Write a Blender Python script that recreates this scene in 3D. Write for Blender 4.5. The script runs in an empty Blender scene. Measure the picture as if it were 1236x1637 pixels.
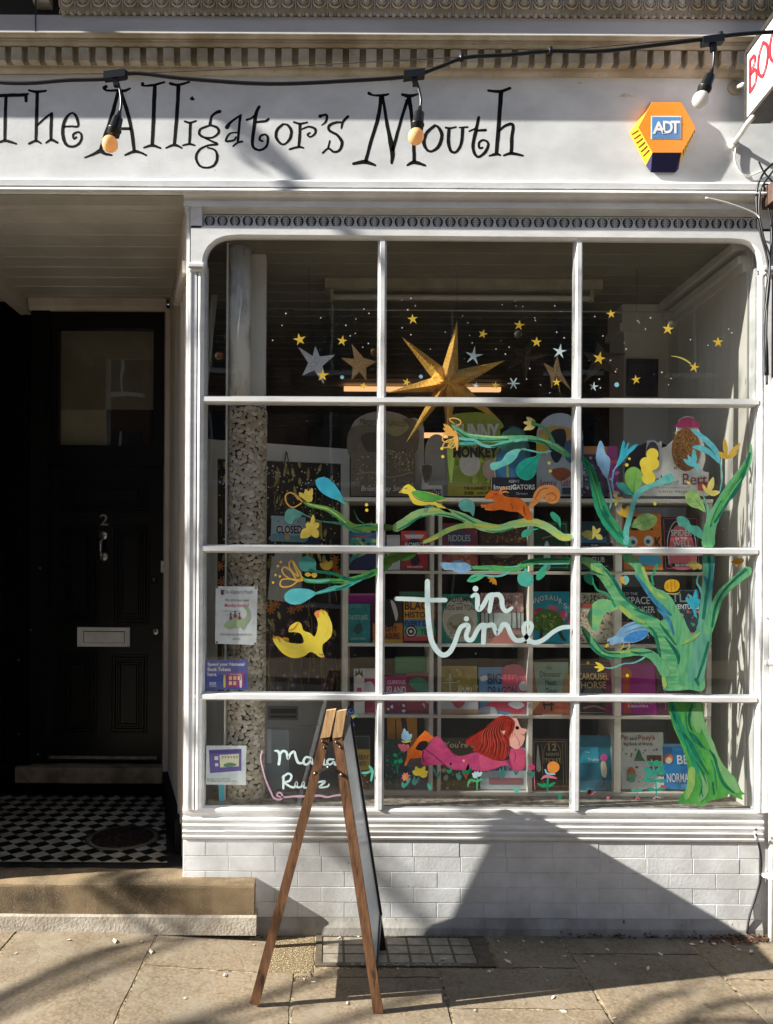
import bpy, math, random
from mathutils import Vector, Matrix
from mathutils.geometry import tessellate_polygon
random.seed(7)
R = math.radians
scene = bpy.context.scene
col = scene.collection

# ------------------------------------------------------------------ camera
CAMH, CAMD, FPX, PX0, PY0, ROLL = 1.77, 3.8, 1230.0, 530.0, 918.0, R(0.33)
cam_data = bpy.data.cameras.new('camera')
cam = bpy.data.objects.new('camera', cam_data)
col.objects.link(cam)
cam.matrix_world = Matrix.Translation((0, -CAMD, CAMH)) @ Matrix.Rotation(R(90), 4, 'X') @ Matrix.Rotation(ROLL, 4, 'Z')
cam_data.sensor_fit = 'VERTICAL'
cam_data.sensor_height = 36.0
cam_data.lens = FPX / 1637.0 * 36.0
cam_data.shift_x = (618.0 - PX0) / 1637.0
cam_data.shift_y = -(818.5 - PY0) / 1637.0
cam_data.clip_end = 500
scene.camera = cam

# ------------------------------------------------------------------ light
SUN_A, SUN_B = 1.78, 0.32          # metres across / inwards per metre of drop
sdir = Vector((SUN_A, SUN_B, -1)).normalized()
elev = math.asin(-sdir.z)
w = bpy.data.worlds.new("World"); scene.world = w; w.use_nodes = True
nt = w.node_tree
sky = nt.nodes.new('ShaderNodeTexSky'); sky.sky_type = 'NISHITA'; sky.sun_disc = False
sky.sun_elevation = elev
sky.sun_rotation = math.atan2(-sdir.x, -sdir.y)
nt.links.new(sky.outputs[0], nt.nodes['Background'].inputs[0])
nt.nodes['Background'].inputs[1].default_value = 0.05
sl = bpy.data.lights.new('sun', 'SUN'); sl.energy = 5.0; sl.angle = R(0.5); sl.color = (1.0, 0.965, 0.89)
sun = bpy.data.objects.new('sun', sl); col.objects.link(sun)
sun.rotation_euler = sdir.to_track_quat('-Z', 'Y').to_euler()
sun.location = (-8, -4, 8)
scene.view_settings.view_transform = 'Standard'
scene.view_settings.look = 'None'
scene.view_settings.exposure = 1.68
scene.view_settings.gamma = 1
scene.cycles.max_bounces = 8
scene.cycles.transparent_max_bounces = 16
scene.cycles.use_denoising = True

# ------------------------------------------------------------------ helpers
def P(px, py, Y):
    """the point of the place seen at photo pixel px, py on the plane y = Y"""
    u, v = px - PX0, -(py - PY0)
    c, s = math.cos(ROLL), math.sin(ROLL)
    x, z = u * c - v * s, u * s + v * c
    D = (Y + CAMD) / FPX
    return Vector((x * D, Y, CAMH + z * D))
def az(py, Y=0.0):   return CAMH - (py - PY0) * (Y + CAMD) / FPX
def ax(px, Y=0.0):   return (px - PX0) * (Y + CAMD) / FPX

def lin(c):
    if isinstance(c, str):
        c = tuple(int(c[i:i+2], 16) / 255 for i in (0, 2, 4))
    return tuple(((x + .055) / 1.055) ** 2.4 if x > .04045 else x / 12.92 for x in c[:3])

MATS = {}
def M(name, c, rough=.6, c2=None, scale=6, stretch=(1, 1, 1), bump=0.0, bscale=80, metal=0.0, spec=.5, detail=4,
      lo=.35, hi=.65, coat=0.0, alpha=1.0, trans=0.0, bdist=.002, spots=None, sscale=40, sthr=.72):
    if name in MATS: return MATS[name]
    m = bpy.data.materials.new(name); m.use_nodes = True
    n, l = m.node_tree.nodes, m.node_tree.links
    b = n['Principled BSDF']
    c = lin(c)
    b.inputs['Roughness'].default_value = rough
    b.inputs['Metallic'].default_value = metal
    b.inputs['Specular IOR Level'].default_value = spec
    b.inputs['Coat Weight'].default_value = coat
    b.inputs['Alpha'].default_value = alpha
    tc = n.new('ShaderNodeTexCoord'); mp = n.new('ShaderNodeMapping'); mp.inputs['Scale'].default_value = stretch
    l.new(tc.outputs['Object'], mp.inputs[0])
    c2 = lin(c2) if c2 else tuple(x * .86 for x in c)
    no = n.new('ShaderNodeTexNoise'); no.inputs['Scale'].default_value = scale; no.inputs['Detail'].default_value = detail
    no.inputs['Roughness'].default_value = .6
    l.new(mp.outputs[0], no.inputs[0])
    cr = n.new('ShaderNodeValToRGB')
    cr.color_ramp.elements[0].position = lo; cr.color_ramp.elements[1].position = hi
    cr.color_ramp.elements[0].color = (*c, 1); cr.color_ramp.elements[1].color = (*c2, 1)
    l.new(no.outputs[0], cr.inputs[0])
    out = cr.outputs[0]
    if spots:
        n2 = n.new('ShaderNodeTexNoise'); n2.inputs['Scale'].default_value = sscale; n2.inputs['Detail'].default_value = 3
        l.new(mp.outputs[0], n2.inputs[0])
        r2 = n.new('ShaderNodeValToRGB'); r2.color_ramp.elements[0].position = sthr - .03; r2.color_ramp.elements[1].position = sthr + .03
        l.new(n2.outputs[0], r2.inputs[0])
        mx = n.new('ShaderNodeMix'); mx.data_type = 'RGBA'; mx.inputs[7].default_value = (*lin(spots), 1)
        l.new(r2.outputs[0], mx.inputs[0]); l.new(out, mx.inputs[6]); out = mx.outputs[2]
    l.new(out, b.inputs['Base Color'])
    if bump:
        nb = n.new('ShaderNodeTexNoise'); nb.inputs['Scale'].default_value = bscale; nb.inputs['Detail'].default_value = 5
        l.new(mp.outputs[0], nb.inputs[0])
        bp = n.new('ShaderNodeBump'); bp.inputs['Strength'].default_value = bump; bp.inputs['Distance'].default_value = bdist
        l.new(nb.outputs[0], bp.inputs['Height']); l.new(bp.outputs[0], b.inputs['Normal'])
    if trans:
        t = n.new('ShaderNodeBsdfTranslucent'); t.inputs[0].default_value = (*c, 1)
        ms = n.new('ShaderNodeMixShader'); ms.inputs[0].default_value = trans
        l.new(b.outputs[0], ms.inputs[1]); l.new(t.outputs[0], ms.inputs[2]); l.new(ms.outputs[0], n['Material Output'].inputs[0])
    MATS[name] = m
    return m
INKGAIN = [1.0]
def gain(c):
    c = lin(c); g = INKGAIN[0]
    o = [x*g/(1+x*(g-1)*.9) for x in c]
    return '%02x%02x%02x' % tuple(max(0, min(255, int(round(255*((1.055*x**(1/2.4)-.055) if x > .0031308 else 12.92*x))))) for x in o)
def ink(c, rough=.5, c2=None, scale=25, tr=0):
    """printed colour, slightly mottled"""
    if INKGAIN[0] != 1: c = gain(c); c2 = gain(c2) if c2 else None
    key = 'print_' + (c if isinstance(c, str) else ''.join('%02x' % int(x * 255) for x in c)) + ('_' + c2 if c2 else '')
    return M(key, c, rough, c2, scale)

class MB:
    def __init__(s): s.v, s.f, s.m, s.mats, s.sm = [], [], [], [], []
    def mi(s, mat):
        if mat is None: return -1
        if mat not in s.mats: s.mats.append(mat)
        return s.mats.index(mat)
    def add(s, vs, fs, mat=None, smooth=False):
        o = len(s.v); s.v += [tuple(v) for v in vs]
        k = s.mi(mat)
        for f in fs: s.f.append([i + o for i in f]); s.m.append(k); s.sm.append(smooth)
    def box(s, x0, x1, y0, y1, z0, z1, mat=None):
        s.add([(x0,y0,z0),(x1,y0,z0),(x1,y1,z0),(x0,y1,z0),(x0,y0,z1),(x1,y0,z1),(x1,y1,z1),(x0,y1,z1)],
              [(0,3,2,1),(4,5,6,7),(0,1,5,4),(1,2,6,5),(2,3,7,6),(3,0,4,7)], mat)
    def cbox(s, x0, x1, y0, y1, z0, z1, c, mat=None):
        """box whose front (y0) face has a chamfer c"""
        s.add([(x0,y0+c,z0),(x1,y0+c,z0),(x1,y1,z0),(x0,y1,z0),(x0,y0+c,z1),(x1,y0+c,z1),(x1,y1,z1),(x0,y1,z1),
               (x0+c,y0,z0+c),(x1-c,y0,z0+c),(x1-c,y0,z1-c),(x0+c,y0,z1-c)],
              [(0,3,2,1),(4,5,6,7),(1,2,6,5),(2,3,7,6),(3,0,4,7),(8,9,10,11),(0,1,9,8),(1,5,10,9),(5,4,11,10),(4,0,8,11)], mat)
    def beam(s, p0, p1, wv, dv, mat=None):
        """bar from p0 to p1 with half-section vectors wv, dv"""
        p0, p1, wv, dv = map(Vector, (p0, p1, wv, dv))
        vs = [p + a * wv + b * dv for p in (p0, p1) for a, b in ((-1,-1),(1,-1),(1,1),(-1,1))]
        s.add(vs, [(0,1,2,3),(7,6,5,4),(0,4,5,1),(1,5,6,2),(2,6,7,3),(3,7,4,0)], mat)
    def profile(s, pr, x0, x1, mat=None, smooth=False, caps=True):
        """open or closed (Y,Z) profile swept along x"""
        n = len(pr)
        vs = [(x0, y, z) for y, z in pr] + [(x1, y, z) for y, z in pr]
        s.add(vs, [(i, i+1, n+i+1, n+i) for i in range(n-1)], mat, smooth)
        if caps:
            s.add([(x0, y, z) for y, z in pr], [tuple(range(n))], mat)
            s.add([(x1, y, z) for y, z in pr], [tuple(range(n))[::-1]], mat)
    def vprofile(s, pr, z0, z1, mat=None, caps=True):
        n = len(pr)
        s.add([(x, y, z0) for x, y in pr] + [(x, y, z1) for x, y in pr], [(i, i+1, n+i+1, n+i) for i in range(n-1)], mat)
        if caps:
            s.add([(x, y, z0) for x, y in pr], [tuple(range(n))], mat); s.add([(x, y, z1) for x, y in pr], [tuple(range(n))[::-1]], mat)
    def tube(s, pts, r, n=8, mat=None, closed=False):
        pts = [Vector(p) for p in pts]
        rr = r if isinstance(r, (list, tuple)) else [r] * len(pts)
        vs, fs = [], []
        up = Vector((0, 0, 1))
        for i, p in enumerate(pts):
            a = pts[max(i-1, 0)]; b = pts[min(i+1, len(pts)-1)]
            t = (b - a).normalized()
            if abs(t.dot(up)) > .93: up = Vector((0, 1, 0)) if abs(t.y) < .9 else Vector((1, 0, 0))
            sx = t.cross(up).normalized(); sy = sx.cross(t)
            for k in range(n):
                an = 2 * math.pi * k / n
                vs.append(p + (sx * math.cos(an) + sy * math.sin(an)) * rr[i])
        for i in range(len(pts)-1):
            for k in range(n):
                fs.append((i*n+k, i*n+(k+1) % n, (i+1)*n+(k+1) % n, (i+1)*n+k))
        fs.append(tuple(range(n))[::-1]); fs.append(tuple(range((len(pts)-1)*n, len(pts)*n)))
        s.add(vs, fs, mat, True)
    def lathe(s, pr, c, n=24, mat=None, axis='z', smooth=True, M3=None):
        """pr: (radius, height) pairs round an axis through c"""
        vs, fs = [], []
        for r, h in pr:
            for k in range(n):
                a = 2 * math.pi * k / n
                v = Vector((r * math.cos(a), r * math.sin(a), h))
                if axis == 'y': v = Vector((v.x, -v.z, v.y))
                if M3 is not None: v = M3 @ v
                vs.append(Vector(c) + v)
        m = len(pr)
        for i in range(m-1):
            for k in range(n): fs.append((i*n+k, i*n+(k+1) % n, (i+1)*n+(k+1) % n, (i+1)*n+k))
        if pr[0][0] > 1e-5: fs.append(tuple(range(n))[::-1])
        if pr[-1][0] > 1e-5: fs.append(tuple(range((m-1)*n, m*n)))
        s.add(vs, fs, mat, smooth)
    def ball(s, c, r, mat=None, nu=14, nv=8, M3=None):
        if not isinstance(r, (tuple, list)): r = (r, r, r)
        vs, fs = [], []
        for j in range(nv+1):
            th = math.pi * j / nv
            for k in range(nu):
                a = 2*math.pi*k/nu
                v = Vector((r[0]*math.sin(th)*math.cos(a), r[1]*math.sin(th)*math.sin(a), r[2]*math.cos(th)))
                if M3 is not None: v = M3 @ v
                vs.append(Vector(c) + v)
        for j in range(nv):
            for k in range(nu): fs.append((j*nu+k, (j+1)*nu+k, (j+1)*nu+(k+1) % nu, j*nu+(k+1) % nu))
        s.add(vs, fs, mat, True)
    # --- flat shapes: pts are 2-D, f maps them into the place
    def flat(s, pts, f, mat=None):
        tris = tessellate_polygon([[Vector((p[0], p[1], 0)) for p in pts]])
        s.add([f(*p[:2]) for p in pts], [tuple(t) for t in tris], mat)
    def slab(s, pts, f, back, mat=None, side=None):
        """flat outline given a thickness: back is the offset vector"""
        tris = tessellate_polygon([[Vector((p[0], p[1], 0)) for p in pts]])
        a = [Vector(f(*p[:2])) for p in pts]; n = len(a); b = [v + Vector(back) for v in a]
        s.add(a, [tuple(t) for t in tris], mat)
        s.add(b, [tuple(t)[::-1] for t in tris], side or mat)
        s.add(a + b, [(i, (i+1) % n, n+(i+1) % n, n+i) for i in range(n)], side or mat)
    def build(s, name, mat=None, parent=None, origin=None):
        me = bpy.data.meshes.new(name)
        if parent is not None: org = Vector(WORLD[parent.name])
        elif origin is not None: org = Vector(origin)
        else:
            xs = [v[0] for v in s.v]; ys = [v[1] for v in s.v]; zs = [v[2] for v in s.v]
            org = Vector(((min(xs)+max(xs))/2, (min(ys)+max(ys))/2, min(zs)))
        me.from_pydata([Vector(v) - org for v in s.v], [], s.f)
        mats = list(s.mats)
        if -1 in s.m or not mats:
            if mat is None: mat = mats[0] if mats else None
            if mat is not None and mat not in mats: mats.append(mat)
            k = mats.index(mat) if mat is not None else 0
            s.m = [k if q < 0 else q for q in s.m]
        for m in mats: me.materials.append(m)
        me.polygons.foreach_set('material_index', s.m)
        me.polygons.foreach_set('use_smooth', s.sm)
        me.update()
        o = bpy.data.objects.new(name, me); col.objects.link(o)
        if parent is not None: o.parent = parent
        else: o.location = org
        WORLD[o.name] = org
        return o
WORLD = {}
def thing(name, label, cat, loc, group=None):
    o = bpy.data.objects.new(name, None); col.objects.link(o); o.location = loc; o.empty_display_size = .1
    o['label'] = label; o['category'] = cat
    if group: o['group'] = group
    WORLD[o.name] = Vector(loc)
    return o
def tag(o, label=None, cat=None, group=None, kind=None):
    if label: o['label'] = label
    if cat: o['category'] = cat
    if group: o['group'] = group
    if kind: o['kind'] = kind
    return o

def smooth(pts, n=6, closed=False):
    """Catmull-Rom through tuples of any length"""
    out = []; N = len(pts); rng = N if closed else N-1
    for i in range(rng):
        if closed: p0, p1, p2, p3 = pts[i-1], pts[i], pts[(i+1) % N], pts[(i+2) % N]
        else: p0, p1, p2, p3 = pts[max(i-1, 0)], pts[i], pts[i+1], pts[min(i+2, N-1)]
        for k in range(n):
            t = k / n
            out.append(tuple(.5*((2*b) + (c-a)*t + (2*a-5*b+4*c-d)*t*t + (3*b-a-3*c+d)*t**3) for a, b, c, d in zip(p0, p1, p2, p3)))
    if not closed: out.append(tuple(pts[-1]))
    return out
def ribbon(mb, pts, f, mat=None, n=5, w=None, wob=0.0, cap=True, sm=True):
    """brush stroke: pts (x, y[, width]) -> a flat band of varying width"""
    if len(pts[0]) == 2: pts = [(x, y, w) for x, y in pts]
    q = smooth(pts, n) if sm and len(pts) > 2 else (smooth(pts, n) if sm else pts)
    L, Rr = [], []
    for i, (x, y, ww) in enumerate(q):
        a = q[max(i-1, 0)]; b = q[min(i+1, len(q)-1)]
        dx, dy = b[0]-a[0], b[1]-a[1]; d = math.hypot(dx, dy) or 1
        nx, ny = -dy/d, dx/d
        h = max(ww, 1e-4)/2
        h1 = h*(1+random.uniform(-wob, wob)); h2 = h*(1+random.uniform(-wob, wob))
        L.append((x+nx*h1, y+ny*h1)); Rr.append((x-nx*h2, y-ny*h2))
    k = len(q)
    mb.add([f(*p) for p in L] + [f(*p) for p in Rr], [(i, i+1, k+i+1, k+i) for i in range(k-1)], mat)
    if cap:
        for (x, y, ww) in (q[0], q[-1]): disc(mb, x, y, ww/2*.98, f, mat, 10, off=True)
def disc(mb, x, y, r, f, mat=None, n=14, ry=None, rot=0, off=False):
    ry = ry or r
    pts = []
    for k in range(n):
        a = 2*math.pi*k/n; u, v = r*math.cos(a), ry*math.sin(a)
        pts.append((x+u*math.cos(rot)-v*math.sin(rot), y+u*math.sin(rot)+v*math.cos(rot)))
    vs = [Vector(f(*p)) for p in pts]
    if off: vs = [v + Vector((0, .00005, 0)) for v in vs]
    mb.add(vs, [tuple(range(n))], mat)
def blob(mb, pts, f, mat=None, n=5):
    mb.flat(smooth(pts, n, True), f, mat)
def crop(ox, oy, s): return lambda pts: [(ox+p[0]*s, oy+p[1]*s) + tuple(q*s for q in p[2:]) for p in pts]
def at(Y): return lambda x, y: P(x, y, Y)
def star(mb, x, y, r, f, mat, k=5, inner=.4, rot=0.0, jit=0.0):
    pts = []
    for i in range(2*k):
        a = rot - math.pi/2 + math.pi*i/k; q = (r if i % 2 == 0 else r*inner) * (1+random.uniform(-jit, jit))
        pts.append((x+q*math.cos(a), y+q*math.sin(a)))
    mb.flat(pts, f, mat)

TCACHE = {}
def glyphs(body, bold=0.0, shear=0.0, extrude=0.0):
    k = (body, bold, shear, extrude)
    if k in TCACHE: return TCACHE[k]
    cu = bpy.data.curves.new('lettering', 'FONT'); cu.body = body; cu.resolution_u = 3; cu.offset = bold; cu.shear = shear; cu.fill_mode = 'FRONT'
    ob = bpy.data.objects.new('lettering_source', cu)
    me = ob.to_mesh()
    vs = [(v.co.x, v.co.y) for v in me.vertices]; fs = [tuple(p.vertices) for p in me.polygons]
    ob.to_mesh_clear(); bpy.data.objects.remove(ob); bpy.data.curves.remove(cu)
    x0 = min(v[0] for v in vs); x1 = max(v[0] for v in vs); y0 = min(v[1] for v in vs); y1 = max(v[1] for v in vs)
    vs = [((x-x0)/(x1-x0), 1-(y-y0)/max(y1-y0, 1e-6)) for x, y in vs]
    TCACHE[k] = (vs, fs, (x1-x0)/max(y1-y0, 1e-6))
    return TCACHE[k]
def text(mb, body, x0, y0, x1, y1, f, mat=None, bold=0.0, shear=0.0, arc=0.0):
    vs, fs, _ = glyphs(body, bold, shear)
    mb.add([f(x0+u*(x1-x0), y0+v*(y1-y0) + arc*((2*u-1)**2)) for u, v in vs], fs, mat)
# ------------------------------------------------------------------ materials of the place
WHITE = M('white_gloss_paint', 'e8e8e7', .42, 'd3d3d1', 5, (1, 1, 3), bump=.25, bscale=35, bdist=.0015, spots='8d857a', sscale=55, sthr=.80)
SILLW = M('white_sill_paint', 'e8e8e7', .45, 'cbcac6', 7, (.6, 2, 2), bump=.3, bscale=30, bdist=.0015, spots='9a9184', sscale=38, sthr=.74)
FASCW = M('white_render_paint', 'dddedd', .7, 'c8c9c8', 3.5, (1, 1, 1.6), bump=.35, bscale=55, bdist=.0012, spots='b09a86', sscale=9, sthr=.74)
BRICKW = M('white_painted_brick', 'dedfde', .65, 'c6c6c4', 6, bump=.5, bscale=70, bdist=.0015, spots='8b8379', sscale=60, sthr=.76)
PLINW = M('grimy_white_plinth', 'bdbab4', .8, '8c877f', 5, (1, 1, .5), bump=.6, bscale=50, bdist=.003, spots='5c564e', sscale=50, sthr=.70)
CORNW = M('weathered_bounce_toned_cornice_paint', 'bcb09f', .8, '94886f', 5, bump=.4, bscale=45, bdist=.002, spots='7c705f', sscale=35, sthr=.74)  # dirty white with warm bounced light and shade put into the beige
CORNB = M('skylight_toned_white_cornice_paint', 'bab8b8', .75, 'a3a1a1', 3, (.4, 1, 2), bump=.3, bscale=40, bdist=.0015, spots='8a7a6c', sscale=14, sthr=.78)  # cool grey stands in for skylight and shade on the white band
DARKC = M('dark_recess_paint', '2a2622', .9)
CEILW = M('white_board_ceiling', 'c4bfb6', .6, 'aea89d', 2.5, bump=.15, bscale=30)
SIDEW = M('pale_timber_side_paint', 'd8cdbf', .6, 'bfb2a2', 4, (1, 1, .3), bump=.2, bscale=30)
BLACK = M('black_gloss_door_paint', '040404', .30, '070707', 4, (1, 1, .2), bump=.12, bscale=25, bdist=.001, spec=.38)
BLACK2 = M('black_satin_wall_paint', '030303', .5, '050504', 5, bump=.2, bscale=20, spec=.15)
CHROME = M('brushed_chrome', 'c9c6be', .28, 'a8a499', 30, metal=1.0)
BRASS = M('aged_brass', '6d5f49', .4, '4c4132', 40, metal=1.0)
LETW = M('cream_letterbox_plate', 'e6e2d8', .35, 'd2cdc0', 9)
STONE = M('worn_step_stone', '836f52', .9, '453a26', 3.6, (1, 1, 1.6), bump=.8, bscale=230, bdist=.004, lo=.36, hi=.68, detail=8, spots='a8957a', sscale=330, sthr=.63)
MORT = M('pale_mortar_fillet', 'b3ab9d', .9, '8f8576', 9, bump=.8, bscale=80, bdist=.004)
THRES = M('threshold_stone', '9a8970', .8, '6b5c49', 8, bump=.5, bscale=60)
CEILI = M('dim_shop_ceiling_paint', '8d8878', .6, '7d7868', 2.5)
INTW = M('interior_white_paint', 'e9e6dc', .6, 'dcd8cc', 3)
INTG = M('interior_board_paint', 'dcdad1', .55, 'cecbc1', 3, (1, 1, .3), bump=.1, bscale=20)
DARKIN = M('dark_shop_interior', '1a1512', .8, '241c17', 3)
SHELFW = M('white_shelf_laminate', 'd9d4c8', .45, 'cbc5b8', 4)

def glass_mat(name, tint=(.93, .95, .94), refl=1.0, dust=False):
    m = bpy.data.materials.new(name); m.use_nodes = True
    n, l = m.node_tree.nodes, m.node_tree.links
    n.remove(n['Principled BSDF'])
    tr = n.new('ShaderNodeBsdfTransparent'); tr.inputs[0].default_value = (*tint, 1)
    gl = n.new('ShaderNodeBsdfGlossy'); gl.inputs['Roughness'].default_value = .0
    no = n.new('ShaderNodeTexNoise'); no.inputs['Scale'].default_value = 1.6
    bp = n.new('ShaderNodeBump'); bp.inputs['Strength'].default_value = .12; bp.inputs['Distance'].default_value = .01
    l.new(no.outputs[0], bp.inputs['Height']); l.new(bp.outputs[0], gl.inputs['Normal'])
    fr = n.new('ShaderNodeFresnel'); fr.inputs[0].default_value = 1.5
    ge = n.new('ShaderNodeNewGeometry'); io = n.new('ShaderNodeMath'); io.operation = 'MULTIPLY_ADD'; io.inputs[1].default_value = 1/1.5-1.5; io.inputs[2].default_value = 1.5
    l.new(ge.outputs['Backfacing'], io.inputs[0]); l.new(io.outputs[0], fr.inputs[0])
    mu = n.new('ShaderNodeMath'); mu.operation = 'MULTIPLY'; mu.inputs[1].default_value = 1.3 * refl
    l.new(fr.outputs[0], mu.inputs[0])
    mx = n.new('ShaderNodeMixShader'); l.new(mu.outputs[0], mx.inputs[0]); l.new(tr.outputs[0], mx.inputs[1]); l.new(gl.outputs[0], mx.inputs[2])
    out = mx.outputs[0]
    if dust:
        df = n.new('ShaderNodeBsdfDiffuse'); df.inputs[0].default_value = (.8, .78, .74, 1)
        tc = n.new('ShaderNodeTexCoord'); mp = n.new('ShaderNodeMapping'); mp.inputs['Scale'].default_value = (5, 1, 1.4); mp.inputs['Rotation'].default_value[1] = .35; l.new(tc.outputs['Object'], mp.inputs[0])
        n1 = n.new('ShaderNodeTexNoise'); n1.inputs['Scale'].default_value = 2.2; n1.inputs['Detail'].default_value = 10; n1.inputs['Roughness'].default_value = .72; l.new(mp.outputs[0], n1.inputs[0])
        rr = n.new('ShaderNodeValToRGB'); rr.color_ramp.elements[0].position = .40; rr.color_ramp.elements[1].position = .75; rr.color_ramp.elements[0].color = (.001, .001, .001, 1); rr.color_ramp.elements[1].color = (.010, .010, .010, 1); l.new(n1.outputs[0], rr.inputs[0])
        n2 = n.new('ShaderNodeTexNoise'); n2.inputs['Scale'].default_value = 90; l.new(tc.outputs['Object'], n2.inputs[0])
        r2 = n.new('ShaderNodeValToRGB'); r2.color_ramp.elements[0].position = .755; r2.color_ramp.elements[1].position = .775; r2.color_ramp.elements[1].color = (.4, .4, .4, 1); l.new(n2.outputs[0], r2.inputs[0])
        mxx = n.new('ShaderNodeMath'); mxx.operation = 'MAXIMUM'; l.new(rr.outputs[0], mxx.inputs[0]); l.new(r2.outputs[0], mxx.inputs[1])
        m2 = n.new('ShaderNodeMixShader'); l.new(mxx.outputs[0], m2.inputs[0]); l.new(out, m2.inputs[1]); l.new(df.outputs[0], m2.inputs[2]); out = m2.outputs[0]
    l.new(out, n['Material Output'].inputs[0])
    return m
GLASS = glass_mat('window_glass', (.98, .99, .98), 1.25, True)
DGLASS = glass_mat('dark_door_glass', (.8, .8, .76), 1.3)

def tile_mat():
    m = bpy.data.materials.new('black_and_white_floor_tile'); m.use_nodes = True
    n, l = m.node_tree.nodes, m.node_tree.links; b = n['Principled BSDF']; b.inputs['Roughness'].default_value = .45
    g = n.new('ShaderNodeNewGeometry'); mp = n.new('ShaderNodeMapping'); mp.inputs['Rotation'].default_value[2] = R(45)
    l.new(g.outputs['Position'], mp.inputs[0])
    ck = n.new('ShaderNodeTexChecker'); ck.inputs['Scale'].default_value = 13.9
    ck.inputs[1].default_value = (*lin('a8a294'), 1); ck.inputs[2].default_value = (*lin('15140f'), 1)
    sep = n.new('ShaderNodeSeparateXYZ'); l.new(mp.outputs[0], sep.inputs[0]); cb = n.new('ShaderNodeCombineXYZ')
    l.new(sep.outputs[0], cb.inputs[0]); l.new(sep.outputs[1], cb.inputs[1]); cb.inputs[2].default_value = .01
    l.new(cb.outputs[0], ck.inputs[0])
    no = n.new('ShaderNodeTexNoise'); no.inputs['Scale'].default_value = 5; no.inputs['Detail'].default_value = 6; l.new(g.outputs['Position'], no.inputs[0])
    rp = n.new('ShaderNodeValToRGB'); rp.color_ramp.elements[0].position = .35; rp.color_ramp.elements[1].position = .65
    rp.color_ramp.elements[0].color = (.55, .5, .42, 1); rp.color_ramp.elements[1].color = (1, 1, 1, 1)
    l.new(no.outputs[0], rp.inputs[0])
    mx = n.new('ShaderNodeMix'); mx.data_type = 'RGBA'; mx.blend_type = 'MULTIPLY'; mx.inputs[0].default_value = 1
    l.new(ck.outputs[0], mx.inputs[6]); l.new(rp.outputs[0], mx.inputs[7]); l.new(mx.outputs[2], b.inputs['Base Color'])
    return m
TILE = tile_mat()

# ------------------------------------------------------------------ the building
bld = thing('bookshop_building', 'white painted bookshop front with a large paned display window beside a black house door', 'building', (.6, 0, 0))
def part(mb, name, mat=None, parent=None, label=None, kind=None):
    o = mb.build(name, mat, parent or bld)
    if label: o['label'] = label
    if kind: o['kind'] = kind
    return o
X0, X1 = -3.4, 3.2
XL, XR = ax(296), ax(1224)
FY = -.02
# fascia board
b = MB(); b.box(X0, X1, FY, .35, az(289, FY), az(121, FY)); part(b, 'fascia', FASCW)
# cornice: swept mouldings, then dentils, then egg and dart
def prf(l): return [(y, az(r, y)) for y, r in l]
def arcp(y0, r0, y1, r1, bulge, n=6):
    out = []
    for i in range(n+1):
        t = i/n; y = y0+(y1-y0)*t; r = r0+(r1-r0)*t
        out.append((y - bulge*math.sin(math.pi*t), r))
    return out
b = MB()
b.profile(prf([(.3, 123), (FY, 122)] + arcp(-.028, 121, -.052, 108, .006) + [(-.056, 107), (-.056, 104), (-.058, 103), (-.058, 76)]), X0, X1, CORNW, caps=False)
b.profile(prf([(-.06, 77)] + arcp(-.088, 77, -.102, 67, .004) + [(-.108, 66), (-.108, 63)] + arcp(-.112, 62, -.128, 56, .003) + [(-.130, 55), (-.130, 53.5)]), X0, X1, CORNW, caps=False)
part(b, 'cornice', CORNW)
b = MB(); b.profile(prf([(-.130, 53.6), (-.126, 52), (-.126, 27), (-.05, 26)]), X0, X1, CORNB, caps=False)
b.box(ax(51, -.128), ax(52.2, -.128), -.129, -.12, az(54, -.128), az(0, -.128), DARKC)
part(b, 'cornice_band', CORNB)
b = MB()
y0, y1 = -.092, -.05
px = -420
while px < 1760:
    xa, xb = ax(px, y0), ax(px+16.5, y0)
    b.cbox(xa, xb, y0, y1, az(99, y0), az(77.5, y0), .0018)
    px += 27.05
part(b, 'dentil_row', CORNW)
# egg and dart
b = MB()
xs = ax(88, -.16); zt, zb = az(-14, -.16), az(19, -.16)
b.profile([(-.05, zb+.01), (-.135, zb+.012), (-.135, zt+.04), (-.05, zt+.04)], xs, X1, CORNW)
step = 25.3*(CAMD-.16)/FPX
k = 0
while xs+step*(k+.5) < 2.6:
    cx = xs + step*(k+.5)
    for (rw, r_, yy, zb_) in ((.0285, .0042, -.142, .030), (.0215, .0026, -.144, .037)):
        b.tube([(cx-rw, yy, zt+.03)] + [(cx-rw*math.cos(math.pi*q/8), yy-.008*math.sin(math.pi*q/8), zb+zb_+.034-.036*math.sin(math.pi*q/8)*(rw/.0285)) for q in range(9)] + [(cx+rw, yy, zt+.03)], r_, 6)
    b.ball((cx, -.140, zb+.078), (.0165, .020, .040), None, 10, 8)
    b.tube([(cx-step/2, -.140, zt+.03), (cx-step/2, -.143, zb+.05), (cx-step/2, -.144, zb+.026)], [.0035, .0045, .0015], 6)
    for q in range(2):
        b.ball((cx-step/2+step*(q+.5)/2, -.134, zb+.006), (.0125, .007, .011), None, 8, 6)
        b.tube([(cx-step/2+step*q/2, -.139, zb+.018), (cx-step/2+step*q/2, -.141, zb-.004)], .002, 5)
    k += 1
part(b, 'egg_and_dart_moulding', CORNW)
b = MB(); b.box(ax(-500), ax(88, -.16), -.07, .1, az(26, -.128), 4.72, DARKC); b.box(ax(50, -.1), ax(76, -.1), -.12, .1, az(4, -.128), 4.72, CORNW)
part(b, 'cornice_return', CORNW)
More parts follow.
